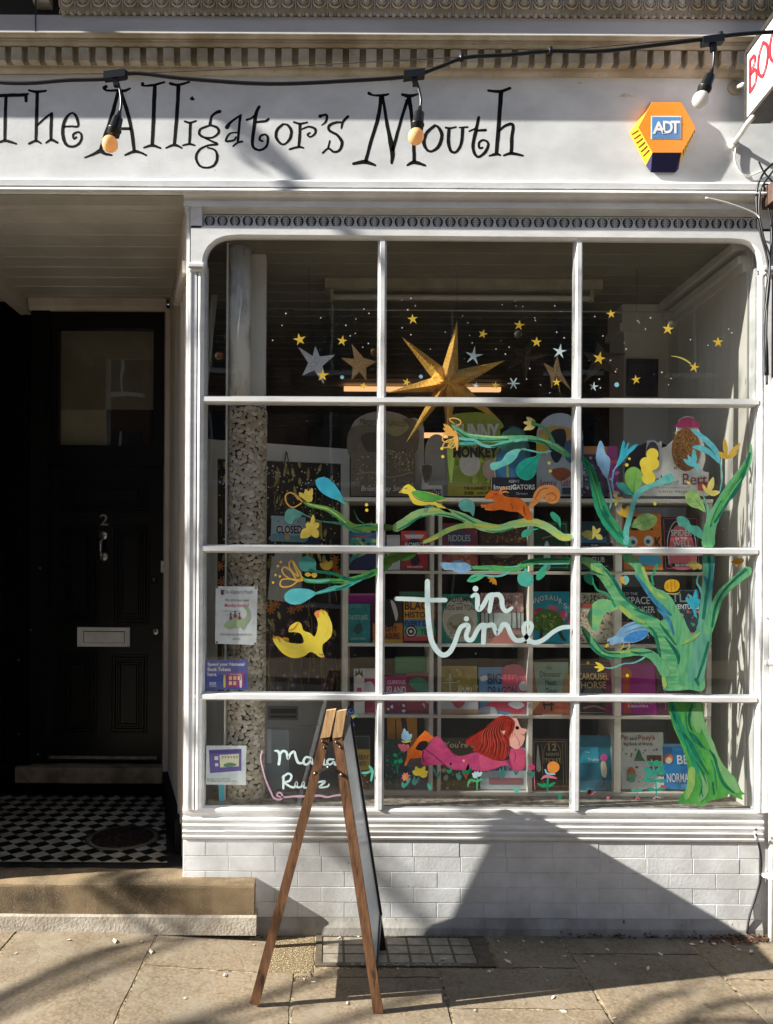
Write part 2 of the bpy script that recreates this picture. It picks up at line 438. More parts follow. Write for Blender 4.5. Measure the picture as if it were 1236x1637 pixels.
# crown that throws the long shadow over the fascia
b = MB()
b.profile([(.1, 4.62), (-.14, 4.62), (-.19, 4.645), (-.215, 4.665), (-.237, 4.70), (-.24, 4.90), (.1, 4.96)], X0, X1, CORNW)
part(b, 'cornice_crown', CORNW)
# upper storeys, out of the frame
b = MB(); b.box(X0, X1, .02, .4, 4.9, 8.5); part(b, 'wall', FASCW)
# architrave below the fascia
b = MB()
b.profile(prf([(FY, 287.5), (-.058, 288.5), (-.062, 290), (-.060, 299), (-.048, 300.5), (-.048, 301.5), (-.078, 303), (-.082, 305), (-.078, 307), (-.060, 309)]
              + arcp(-.060, 310, -.035, 321, -.008) + [(-.040, 322), (-.040, 331), (-.012, 333), (-.005, 343), (.2, 343)]), XL-.01, X1, WHITE)
part(b, 'architrave', WHITE)
b = MB()
b.profile(prf([(FY, 287.5), (-.058, 288.5), (-.062, 290), (-.060, 299), (-.048, 300.5), (-.048, 301.5), (-.078, 303), (-.082, 305), (-.078, 307), (-.060, 308.5), (-.03, 309), (-.02, 313), (.16, 314)]), X0, XL-.01, WHITE)
part(b, 'porch_beam', WHITE)
# fret band with anthemion openings
b = MB(); b.box(ax(322), ax(1212), .006, .05, az(362), az(343)-.001, WHITE)
b.box(ax(303), ax(321), -.03, .05, az(370), az(331)-.002, WHITE)
b.box(ax(1208), ax(1226), -.03, .05, az(370), az(331)-.002, WHITE)
fb = lambda x, y: Vector((ax(x), .0035, az(y)))
fk = 0; xx = 324.0
while xx < 1206:
    for sgn in (-1, 1):
        ribbon(b, [(xx+8+sgn*1.2, 346.0, .6), (xx+8+sgn*5.5, 348.6, 2.0), (xx+8+sgn*7.0, 353.5, 2.6), (xx+8+sgn*5.0, 359.0, 2.0), (xx+8+sgn*2.2, 360.2, 1.0)], fb, DARKC, 3)
        for yy in (350.5, 353.8, 357.0):
            ribbon(b, [(xx+8+sgn*5.6, yy+.6, 1.2), (xx+8+sgn*2.4, yy-.5, .9)], fb, DARKC, 2, sm=False)
    b.box(ax(xx+7.4), ax(xx+8.6), .0, .006, az(360), az(346), CORNB)
    disc(b, xx+17.9, 347, 1.1, fb, DARKC, 6)
    xx += 20.27
part(b, 'fret_frieze', CORNB)

# ------------------------------------------------------------------ the shop window (frame, muntins, panes)
win = bpy.data.objects.new('shop_window', None); col.objects.link(win); win.parent = bld; WORLD['shop_window'] = WORLD[bld.name].copy()
win['label'] = 'white timber display window of twelve panes painted with trees and birds'
f3 = at(-.03)
b = MB()
arch = smooth([(320, 428), (321, 412), (328, 396), (341, 384), (358, 377.5), (380, 375.5)], 5) + smooth([(1166, 377), (1186, 379), (1201, 386), (1211, 398), (1215, 412), (1216, 428)], 5)
outer = [(1228, 428), (1228, 362), (302, 362), (302, 428)]
fl = lambda Y: (lambda x, y: Vector((ax(x, Y), Y, az(y, Y))))
b.slab(arch + outer, fl(-.03), (0, .04, 0))
# inner moulding ring of the arch
def ring(pts, off0, off1, Y, mb, mat=None):
    cx, cy = 768, 900
    A, B = [], []
    for i, (x, y) in enumerate(pts):
        a = pts[max(i-1, 0)]; c = pts[min(i+1, len(pts)-1)]; dx, dy = c[0]-a[0], c[1]-a[1]; d = math.hypot(dx, dy)
        nx, ny = -dy/d, dx/d
        A.append((x+nx*off0, y+ny*off0)); B.append((x+nx*off1, y+ny*off1))
    n = len(pts); g = fl(Y[0]); h = fl(Y[1])
    mb.add([g(*p) for p in A] + [h(*p) for p in B], [(i, i+1, n+i+1, n+i) for i in range(n-1)], mat, False)
ring(arch, 0, 3.5, (-.03, -.02), b); ring(arch, 3.5, 5, (-.02, -.012), b); ring(arch, 5, 8.5, (-.012, -.006), b); ring(arch, 8.5, 9, (-.006, .03), b)
# capitals
for (xa, xb) in ((300, 326), (1210, 1230)):
    b.cbox(ax(xa), ax(xb), -.048, .01, az(434), az(427), .004)
    b.cbox(ax(xa+2), ax(xb-2), -.040, .01, az(439), az(434), .004)
# stiles and colonnettes
def stile(xa, xb, xc, w, mirror=1):
    # flat board then half round then inner bead, as a plan profile (x, y)
    b.box(ax(min(xa, xb)), ax(max(xa, xb)), -.028, .05, az(1293), az(438))
    pr = []
    for i in range(9):
        a = math.pi*i/8; pr.append((ax(xc)-w*math.cos(a), -.012-w*1.1*math.sin(a)))
    b.vprofile([(ax(xc)-w, .05)] + pr + [(ax(xc)+w, .05)], az(1293), az(438))
stile(300, 314, 319.5, .017)
b.box(ax(324), ax(328.5), -.002, .05, az(1293), az(425))
stile(1216, 1226, 1211.5, .013)
b.box(ax(1204.5), ax(1208), -.002, .05, az(1293), az(425))
b.box(ax(296), ax(301), -.015, .06, az(1300), az(331))
b.box(ax(303), ax(305), -.031, -.02, az(1290), az(440))
part(b, 'frame', WHITE, win)
b = MB()
def vmunt(cx, z0, z1):
    w1, w0 = .022, .010
    b.vprofile([(cx-w1, .022), (cx-w1, .0), (cx-w1*.72, -.004), (cx-w0, -.022), (cx+w0, -.022), (cx+w1*.72, -.004), (cx+w1, .0), (cx+w1, .022)], z0, z1)
def hmunt(z, x0, x1):
    w1, w0 = .0205, .011
    b.profile([(.021, z-w1), (-.001, z-w1), (-.006, z-w1*.75), (-.027, z-w0), (-.027, z+w0), (-.006, z+w1*.75), (-.001, z+w1), (.021, z+w1)], x0, x1)
VM = (ax(608.5), ax(921.5))
HZ = (az(640.5), az(878), az(1113.5))
ZB, ZT = az(1292), az(383)
for cx in VM: vmunt(cx, ZB, ZT+.02)
part(b, 'muntin', WHITE, win)
b = MB()
for z, xa in zip(HZ, (318, 316, 314)): hmunt(z, ax(xa), ax(1207))
part(b, 'muntin', WHITE, win)
xsx = [ax(326), VM[0], VM[1], ax(1207)]; zsz = [ZB, HZ[2], HZ[1], HZ[0], ZT+.03]
for i in range(3):
    for j in range(4):
        g = MB(); g.add([(xsx[i], -.009, zsz[j]), (xsx[i+1], -.009, zsz[j]), (xsx[i+1], -.009, zsz[j+1]), (xsx[i], -.009, zsz[j+1])], [(0, 1, 2, 3)])
        part(g, 'pane', GLASS, win)
# sill mouldings
b = MB()
b.profile(prf([(.10, 1287), (.0, 1288.5), (-0.0060, 1291), (-0.0140, 1293), (-0.0160, 1297), (-0.0140, 1301), (-0.0065, 1303), (-0.0060, 1307), (-0.0120, 1308.5), (-0.0170, 1310), (-0.0170, 1313), (-0.0120, 1315.5),
               (-0.0090, 1316.5), (-0.0100, 1317.5), (-0.0170, 1319), (-0.0190, 1321.5), (-0.0170, 1324), (-0.0110, 1326), (-0.0100, 1328), (-0.0150, 1329), (-0.0190, 1331), (-0.0160, 1333.5), (-0.0110, 1335),
               (-0.0110, 1336), (-0.0170, 1337), (-0.0190, 1339), (-0.0170, 1341.5), (-0.0120, 1342.5), (.02, 1343.5)]), ax(295), ax(1221), SILLW)
b.profile(prf([(.0, 1326.5), (-0.0195, 1328), (-0.0220, 1330), (-0.0195, 1332.5), (.0, 1333.5)]), ax(362), ax(1219), SILLW)
part(b, 'sill', SILLW, win)
b = MB(); b.box(ax(330), ax(1207), .022, .30, az(1293), az(1289)-.001, M('dusty_window_ledge', 'b9b2a4', .8, '6a6258', 22, bump=.6, bscale=60)); part(b, 'inner_ledge', None, win)

# ------------------------------------------------------------------ stall riser of painted blocks
YB = -.010
b = MB()
rows = [1345, 1369.2, 1393.5, 1418, 1442.3, 1466.5]
offs = [0, 37, 1.5, 38, 0.5]
b.box(ax(295, YB), ax(1221, YB), YB+.0028, .30, -.1, az(1343.5, YB), BRICKW)
random.seed(3)
for r in range(5):
    xx = 295 + 2 - (74.3 if offs[r] < 20 else 37.2) * 0
    xx = 295; first = 40 if r % 2 == 0 else 31
    e = [295]; q = 295 + (36 if r % 2 == 0 else 73.5)
    e.append(q)
    if r == 0: e.append(q+35); q += 35
    while q < 1215:
        q += 74.2; e.append(min(q, 1217))
    for i in range(len(e)-1):
        j = random.uniform(-.0007, .0007)
        if e[i+1]-e[i] < 8: continue
        b.cbox(ax(e[i], YB)+.0010, ax(e[i+1], YB)-.0010, YB+j, .02, az(rows[r+1], YB)+.0010, az(rows[r], YB)-.0010, .0016)
part(b, 'stall_riser', BRICKW)
b = MB()
b.profile([(.02, az(1466, YB)), (YB-.001, az(1467, YB)), (YB-.006, az(1473, YB)), (YB-.014, az(1481, YB)), (YB-.018, -.05), (.02, -.05)], ax(412), ax(1219)); part(b, 'plinth', PLINW)

# ------------------------------------------------------------------ porch
zc = 3.60
YD = 1.40
b = MB()
Yb = [.03]
for y in (338, 357.6, 377, 396, 413, 429, 445, 460, 474, 486): Yb.append(FPX*(zc-CAMH)/(PY0-y)-CAMD)
xr = lambda Y: ax(297) + (ax(267, YD)-ax(297))*Y/YD
for i in range(len(Yb)-1):
    b.box(X0, xr(Yb[i]), Yb[i]+.001, Yb[i+1]-.003, zc, zc+.02)
    b.profile([(Yb[i+1]-.005, zc+.001), (Yb[i+1]-.004, zc-.006), (Yb[i+1]+.001, zc-.006), (Yb[i+1]+.002, zc+.001)], X0, xr(Yb[i]))
b.box(X0, -.5, .03, 1.45, zc+.02, zc+.05)
part(b, 'porch_ceiling', CEILW)
b = MB()  # ceiling rib at the left, white piece over the doors
b.box(-2.11, -2.04, .03, YD, zc-.09, zc-.001); part(b, 'ceiling_rib', CEILW)
b = MB(); b.profile([(YD+.05, zc-.075), (YD-.06, zc-.075), (YD-.075, zc-.05), (YD-.08, zc-.001)], -2.03, xr(YD)); part(b, 'door_head_moulding', SIDEW)
# splayed side of the bay
A0, A1 = Vector((ax(297.5), .045, 0)), Vector((ax(268, YD), YD, 0))
dv = (A1-A0).normalized(); nv = Vector((dv.y, -dv.x, 0))   # towards the inside of the bay (right)
b = MB()
def wallstrip(t0, t1, off0, off1, z0, z1, mat=None):
    p0, p1 = A0+dv*t0, A0+dv*t1
    q = [p0-nv*off0, p1-nv*off0, p1+nv*off1, p0+nv*off1]
    b.add([(p.x, p.y, z0) for p in q] + [(p.x, p.y, z1) for p in q], [(0,3,2,1),(4,5,6,7),(0,1,5,4),(1,2,6,5),(2,3,7,6),(3,0,4,7)], mat)
LN = (A1-A0).length
wallstrip(0, LN, 0, .03, .28, zc)
for t in (.02, .12, .22, .36): wallstrip(t, t+.035, .010, -.0005, .45, 3.25)
wallstrip(LN-.12, LN, .03, -.0005, .45, zc-.08)
wallstrip(.0, .5, .035, -.0005, 3.27, 3.33); wallstrip(.0, .55, .02, -.0005, 3.33, zc)
part(b, 'bay_side_wall', SIDEW)
b = MB()
wallstrip(.25, LN, .035, -.0006, .285, .46, BLACK2); part(b, 'black_skirting', BLACK2)
# floor of the porch
zf = .285
b = MB()
ft = lambda x, y, z=zf: (x, y, z)
b.add([ft(-3.4, .085, .278), ft(xr(.1)+.02, .085, .278), ft(xr(1.5), 1.42, .278), ft(-3.4, 1.42, .278)], [(0, 1, 2, 3)], M('black_tile_border', '141311', .5, '2a2622', 8))
b.add([ft(-3.4, .150), ft(ax(270, .15)-.0, .150), ft(ax(264, 1.36), 1.36), ft(-3.4, 1.36)], [(0, 1, 2, 3)], TILE)
part(b, 'tiled_porch_floor', TILE)
b = MB()
c0 = Vector((ax(199, .52), .52, zf))
b.lathe([(.205, .0015), (.172, .003)], c0, 36, M('worn_floor_cement', '6f6454', .8, '4d4437', 20, bump=.5, bscale=60))
b.lathe([(.172, .003), (.168, .007), (.158, .004), (0, .004)], c0, 36, M('rusty_cast_iron', '3a2c20', .6, '1e1812', 30, bump=.9, bscale=40, bdist=.004, metal=.4))
for rr in (.04, .075, .11, .142):
    for k in range(int(rr*170)):
        a = 2*math.pi*k/int(rr*170)
        b.ball(c0+Vector((rr*math.cos(a), rr*math.sin(a), .004)), (.010, .010, .004), MATS['rusty_cast_iron'], 6, 4)
part(b, 'drain_cover', None, label='round rusty cast iron cover set in the black and white tiles')
# step
b = MB()
ys = -.085
xe = ax(411, -.03)
pr = [(.09, .2785), (-.03, .274), (-.06, .268), (ys+.012, .266), (ys+.003, .262), (ys, .252), (ys, .120), (.09, .12)]
n = 60
vs, fs = [], []
for i in range(n+1):
    x = X0 + (xe-X0)*i/n
    if i == n: x = xe
    for (y, z) in pr:
        jj = random.uniform(-.0018, .0018) if 1 < i < n else 0
        vs.append((x, y+jj, z+jj*.7))
m_ = len(pr)
for i in range(n):
    for k in range(m_-1): fs.append((i*m_+k, i*m_+k+1, (i+1)*m_+k+1, (i+1)*m_+k))
fs.append(tuple(n*m_+k for k in range(m_)))
b.add(vs, fs, None)
part(b, 'entrance_step', STONE, label='worn sandstone entrance step with green stains')
b = MB(); b.profile([(.02, .122), (-.087, .122), (-.093, .112), (-.100, .03), (.02, .03)], X0, xe+.012); part(b, 'mortar_fillet', MORT)
# back wall of the porch: black woodwork round the doors
def R2(x0, y0, x1, y1, Y, dY, mb, mat=None, c=0):
    a, z1 = ax(x0, Y), az(y0, Y); bb, z0 = ax(x1, Y), az(y1, Y)
    if c: mb.cbox(a, bb, Y, Y+dY, z0, z1, c, mat)
    else: mb.box(a, bb, Y, Y+dY, z0, z1, mat)
b = MB()
R2(48, 489, 77, 1222, YD-.05, .08, b); R2(263, 489, 268.5, 1240, YD-.05, .08, b)
R2(77, 489, 263, 527, YD-.03, .06, b); R2(77, 714, 263, 745, YD-.04, .08, b)
R2(77, 527, 91.5, 714, YD-.03, .05, b); R2(243.5, 527, 263, 714, YD-.03, .05, b)
part(b, 'door_frame', BLACK)
b = MB()
b.box(-3.4, ax(48, YD), YD, YD+.05, .28, zc)
R2(-300, 847, 30, 883, YD-.03, .03, b, None, .004)
for q in (-120, -60, 0, 36): R2(q, 500, q+5, 1225, YD-.012, .012, b, None, .002)
R2(-300, 1225, 48, 1240, YD-.05, .05, b)
for (x, y) in ((31, 862), (64, 908), (49, 1007), (30, 1055), (30, 1174), (61, 1206)): b.ball(P(x, y, YD-.05 if x > 48 else YD-.004), .006, CHROME, 8, 5)
part(b, 'black_side_panelling', BLACK2)
b = MB(); b.add([P(91, 527, YD), P(244, 527, YD), P(244, 714.5, YD), P(91, 714.5, YD)], [(0, 1, 2, 3)]); part(b, 'transom_pane', DGLASS)
b = MB()
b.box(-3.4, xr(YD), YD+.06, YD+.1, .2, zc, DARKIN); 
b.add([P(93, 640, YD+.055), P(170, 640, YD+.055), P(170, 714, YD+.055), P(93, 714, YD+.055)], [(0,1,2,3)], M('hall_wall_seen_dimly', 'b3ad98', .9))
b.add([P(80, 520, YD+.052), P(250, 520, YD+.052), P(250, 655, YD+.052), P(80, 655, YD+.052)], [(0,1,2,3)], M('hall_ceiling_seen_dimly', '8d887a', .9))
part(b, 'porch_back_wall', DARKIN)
b = MB(); b.cbox(ax(25, YD-.11), ax(266, YD-.11), YD-.11, YD+.02, .375, .478, .006); part(b, 'threshold_stone', THRES)
b = MB(); b.box(-3.4, xr(YD), YD-.06, YD+.02, .279, .374); part(b, 'black_riser', BLACK2)
# door
door = bpy.data.objects.new('front_door', None); col.objects.link(door); door.parent = bld; WORLD['front_door'] = WORLD[bld.name].copy()
door['label'] = 'black panelled front door number 2 in the shade of the porch'
Y = YD
b = MB(); R2(78, 746, 262, 1219, Y, .045, b, None, .002); part(b, 'door_leaf', BLACK, door)
for (x0, y0, x1, y1) in ((97, 768, 237, 821), (98, 842, 156, 1000), (180, 842, 238, 1000), (97, 1048, 155, 1175), (177, 1048, 236, 1175)):
    b = MB()
    for i, (d, h) in enumerate(((0, .010), (5, .016), (9, .006), (13, .012))):
        yy = Y - h
        for (a, c, e, g) in ((x0+d, y0+d, x1-d, y0+d+3), (x0+d, y1-d-3, x1-d, y1-d), (x0+d, y0+d+3, x0+d+3, y1-d-3), (x1-d-3, y0+d+3, x1-d, y1-d-3)):
            R2(a, c, e, g, yy, h, b, None, .002)
    if x1-x0 > 30: R2(x0+16.5, y0+16.5, x1-16.5, y1-16.5, Y-.006, .006, b, None, .003)
    part(b, 'panel_moulding', BLACK, door)
b = MB(); R2(124, 1005, 208, 1036, Y-.008, .008, b, LETW, .002)
R2(134, 1011, 200, 1030, Y-.0095, .001, b, DARKC); R2(135, 1012.3, 199, 1029.5, Y-.0125, .003, b, LETW, .001)
part(b, 'letterbox', LETW, door)
b = MB(); g = at(Y-.004)
vs, fs, _ = glyphs('2', .01)
b.add([g(160+u*13, 822+v*18) for u, v in vs], fs, CHROME); part(b, 'door_number', CHROME, door)
b = MB()
for (cx, cy) in ((166, 856.5), (166.5, 890.5)): b.ball(P(cx, cy, Y-.012), (.032, .016, .032), CHROME, 14, 8)
b.tube([P(165, 857, Y-.02), P(163, 864, Y-.045), P(161, 866, Y-.05)], .008, 8, CHROME)
b.tube([P(161, 865, Y-.05), P(161, 885, Y-.05)], [.012, .010], 10, CHROME); b.tube([P(161, 885, Y-.05), P(164, 893, Y-.02)], .008, 8, CHROME)
part(b, 'door_knocker', CHROME, door)
b = MB(); b.lathe([(.024, 0), (.024, .006), (.018, .010), (0, .010)], P(249, 1010, Y), 20, CHROME, 'y'); R2(248, 1006, 250, 1013, Y-.0125, .002, b, DARKC); part(b, 'lock', CHROME, door)
b = MB(); b.lathe([(.024, 0), (.022, .008), (0, .012)], P(246, 926, Y), 6, BRASS, 'y'); part(b, 'keyhole_cover', BRASS, door)
b = MB(); R2(78, 1211, 252, 1216, Y-.012, .012, b, M('worn_metal_strip', 'a9a59c', .4, '7c776d', 20, metal=.8), .002)
for xx in (101, 150, 195, 243): b.ball(P(xx, 1213.7, Y-.012), .005, DARKC, 6, 4)
part(b, 'weather_bar', None, door)
b = MB(); b.cbox(ax(258, YD-.05), ax(268, YD-.05), YD-.075, YD-.05, az(917, YD-.06), az(898, YD-.06), .008, M('white_plastic', 'd9d7d2', .35)); b.lathe([(.010, 0), (.009, .004), (0, .005)], P(263, 907, YD-.075), 14, M('grey_button', '9c9a96', .4), 'y')
part(b, 'doorbell', None)

# ------------------------------------------------------------------ lettering on the fascia: traced brush strokes
INK = M('black_sign_paint', '0a0a0a', .8, '161515', 30, spec=.15)
fY = at(FY-.0004)
def strokes(mb, cr, L, wd, n=5):
    for s_ in L:
        s_ = [(p[0], p[1], 1.18*(p[2] if len(p) == 3 else wd)) for p in s_]
        ribbon(mb, crop(*cr)(s_), fY, INK, n, wob=.10)
c1, c2_, c3, c4 = (0, 120, .20227), (220, 120, .20227), (340, 120, .20227), (550, 120, .24272)
b = MB()
strokes(b, c1, [[(-190, 175, 22), (-60, 165, 22), (60, 160, 24), (190, 156, 22), (222, 148, 14)], [(205, 160, 24), (207, 205, 22)], [(48, 165, 22), (42, 350, 24), (38, 515, 22)], [(-60, 540, 16), (0, 528, 18), (40, 518, 20), (90, 530, 18), (128, 543, 14)],
    [(228, 120, 14), (290, 132, 20), (365, 124, 14)], [(296, 135, 24), (290, 330, 24), (284, 520, 20)], [(230, 542, 16), (284, 520, 18), (325, 540, 12)], [(292, 400, 14), (350, 345, 16), (412, 300, 14)], [(408, 305, 22), (404, 420, 22), (402, 510, 20)], [(365, 535, 14), (405, 512, 18), (455, 534, 16)],
    [(500, 408, 14), (560, 405, 14), (618, 402, 16), (604, 330, 20), (572, 300, 14), (530, 330, 20), (500, 400, 24), (498, 480, 24), (525, 550, 20), (580, 565, 16), (630, 535, 18), (646, 480, 16), (620, 450, 14), (580, 470, 16), (584, 505, 12), (602, 492, 16)]], 18)
part(b, 'sign_word', INK, label='painted word The in black storybook letters')
b = MB()
strokes(b, c1, [[(838, 92, 26), (820, 102, 20), (850, 122, 16), (930, 120, 18), (985, 124, 20), (1028, 106, 14)], [(935, 130, 24), (885, 320, 26), (830, 480, 24), (795, 590, 22)], [(672, 652, 12), (740, 625, 18), (795, 600, 30), (830, 622, 20), (882, 632, 14)], [(955, 130, 24), (1010, 300, 26), (1040, 440, 24), (1062, 600, 22)], [(990, 632, 14), (1060, 604, 22), (1110, 612, 16), (1156, 634, 14)], [(850, 425, 20), (1036, 424, 20)]], 20)
strokes(b, c2_, [[(40, 68, 24), (45, 84, 14), (130, 78, 18), (212, 56, 14)], [(136, 85, 28), (128, 300, 28), (116, 550, 24)], [(50, 574, 12), (116, 556, 20), (182, 578, 12)], [(258, 66, 20), (320, 78, 18), (410, 54, 14)], [(324, 85, 26), (312, 300, 26), (290, 545, 22)], [(225, 576, 12), (292, 552, 20), (350, 576, 12)],
    [(432, 178, 18), (431, 192, 36), (430, 198, 10)], [(372, 366, 14), (415, 376, 16), (462, 362, 12)], [(418, 378, 20), (410, 540, 18)], [(358, 556, 12), (408, 545, 16), (452, 555, 12)],
    [(650, 288, 24), (620, 298, 20), (585, 330, 18), (572, 392, 20)], [(572, 398, 14), (500, 425, 16), (488, 465, 18), (525, 492, 16), (590, 494, 14), (640, 455, 18), (628, 415, 18), (575, 396, 14)], [(530, 496, 14), (580, 520, 14), (632, 546, 16), (560, 555, 14), (490, 590, 16), (462, 650, 18), (490, 715, 16), (545, 732, 14), (605, 712, 18), (630, 650, 20), (610, 592, 14), (555, 574, 12)],
    [(706, 412, 30), (740, 370, 18), (818, 315, 14)], [(812, 322, 20), (802, 420, 18), (792, 520, 18)], [(798, 455, 10), (730, 462, 12), (698, 520, 16), (760, 515, 14), (778, 490, 12)], [(755, 562, 12), (790, 535, 14), (828, 525, 14)],
    [(962, 250, 20), (935, 310, 24), (918, 440, 24), (908, 540, 22), (925, 580, 18), (975, 592, 16), (1020, 560, 18), (1030, 500, 18), (1010, 470, 14), (975, 480, 16), (965, 510, 16), (990, 524, 12)], [(862, 354, 16), (900, 340, 14), (932, 312, 12)], [(930, 372, 16), (1010, 364, 18), (1035, 346, 16)],
    [(1150, 388, 16), (1105, 430, 20), (1095, 490, 20), (1130, 540, 16), (1165, 545, 14), (1205, 500, 20), (1215, 440, 20), (1185, 395, 16), (1150, 388, 12)]], 16)
strokes(b, c3, [[(642, 372, 14), (690, 384, 16), (748, 374, 12)], [(690, 386, 20), (688, 480, 20), (680, 568, 18)], [(608, 586, 14), (680, 568, 16), (718, 576, 12)], [(700, 430, 10), (760, 408, 14), (808, 425, 18), (810, 460, 16), (775, 488, 12), (750, 472, 14), (768, 456, 12)],
    [(850, 325, 26), (870, 318, 16), (902, 318, 18), (896, 365, 16), (862, 396, 8)], [(1070, 328, 20), (1030, 370, 18), (1018, 420, 12)], [(1012, 372, 14), (960, 378, 18), (918, 405, 20), (925, 440, 18), (985, 475, 18), (1022, 530, 22), (1005, 590, 18), (960, 608, 16), (915, 580, 14), (870, 615, 14)], [(926, 520, 12), (912, 580, 14)]], 16)
part(b, 'sign_word', INK, label="painted word Alligator's in black storybook letters")
b = MB()
strokes(b, c4, [[(165, 120, 20), (190, 132, 12), (250, 134, 16), (293, 126, 12)], [(245, 138, 22), (225, 280, 22), (180, 430, 20), (142, 572, 20)], [(62, 584, 16), (140, 572, 24), (206, 594, 12)], [(255, 140, 16), (285, 330, 20), (318, 500, 28), (314, 580, 14)], [(320, 500, 20), (375, 300, 18), (418, 165, 20)], [(384, 128, 16), (430, 138, 20), (494, 124, 10)], [(428, 145, 26), (445, 260, 20), (458, 420, 20), (462, 570, 20)], [(418, 594, 12), (464, 574, 22), (536, 596, 12)],
    [(600, 332, 16), (545, 380, 20), (526, 440, 20), (545, 490, 16), (580, 502, 14), (625, 465, 20), (645, 395, 20), (622, 345, 16), (600, 332, 10)], [(670, 346, 12), (700, 350, 12), (738, 342, 10)], [(692, 352, 18), (688, 440, 20), (705, 500, 16), (740, 505, 14), (772, 450, 18), (782, 350, 18)], [(762, 346, 10), (815, 342, 10)],
    [(888, 278, 16), (868, 370, 20), (850, 460, 20), (862, 520, 16), (890, 538, 14), (935, 500, 18), (950, 450, 14), (920, 428, 12), (890, 445, 14), (892, 480, 12), (912, 478, 12)], [(825, 370, 10), (870, 350, 10)], [(870, 366, 12), (932, 362, 16)],
    [(950, 102, 14), (1030, 108, 18), (1094, 86, 16)], [(1034, 112, 26), (1020, 320, 24), (1004, 515, 20)], [(958, 532, 10), (1004, 520, 18), (1030, 528, 10)], [(1015, 375, 12), (1060, 335, 16), (1112, 328, 18), (1105, 420, 20), (1102, 515, 20)], [(1052, 530, 10), (1102, 516, 18), (1178, 530, 12)]], 18)
part(b, 'sign_word', INK, label='painted word Mouth in black storybook letters')
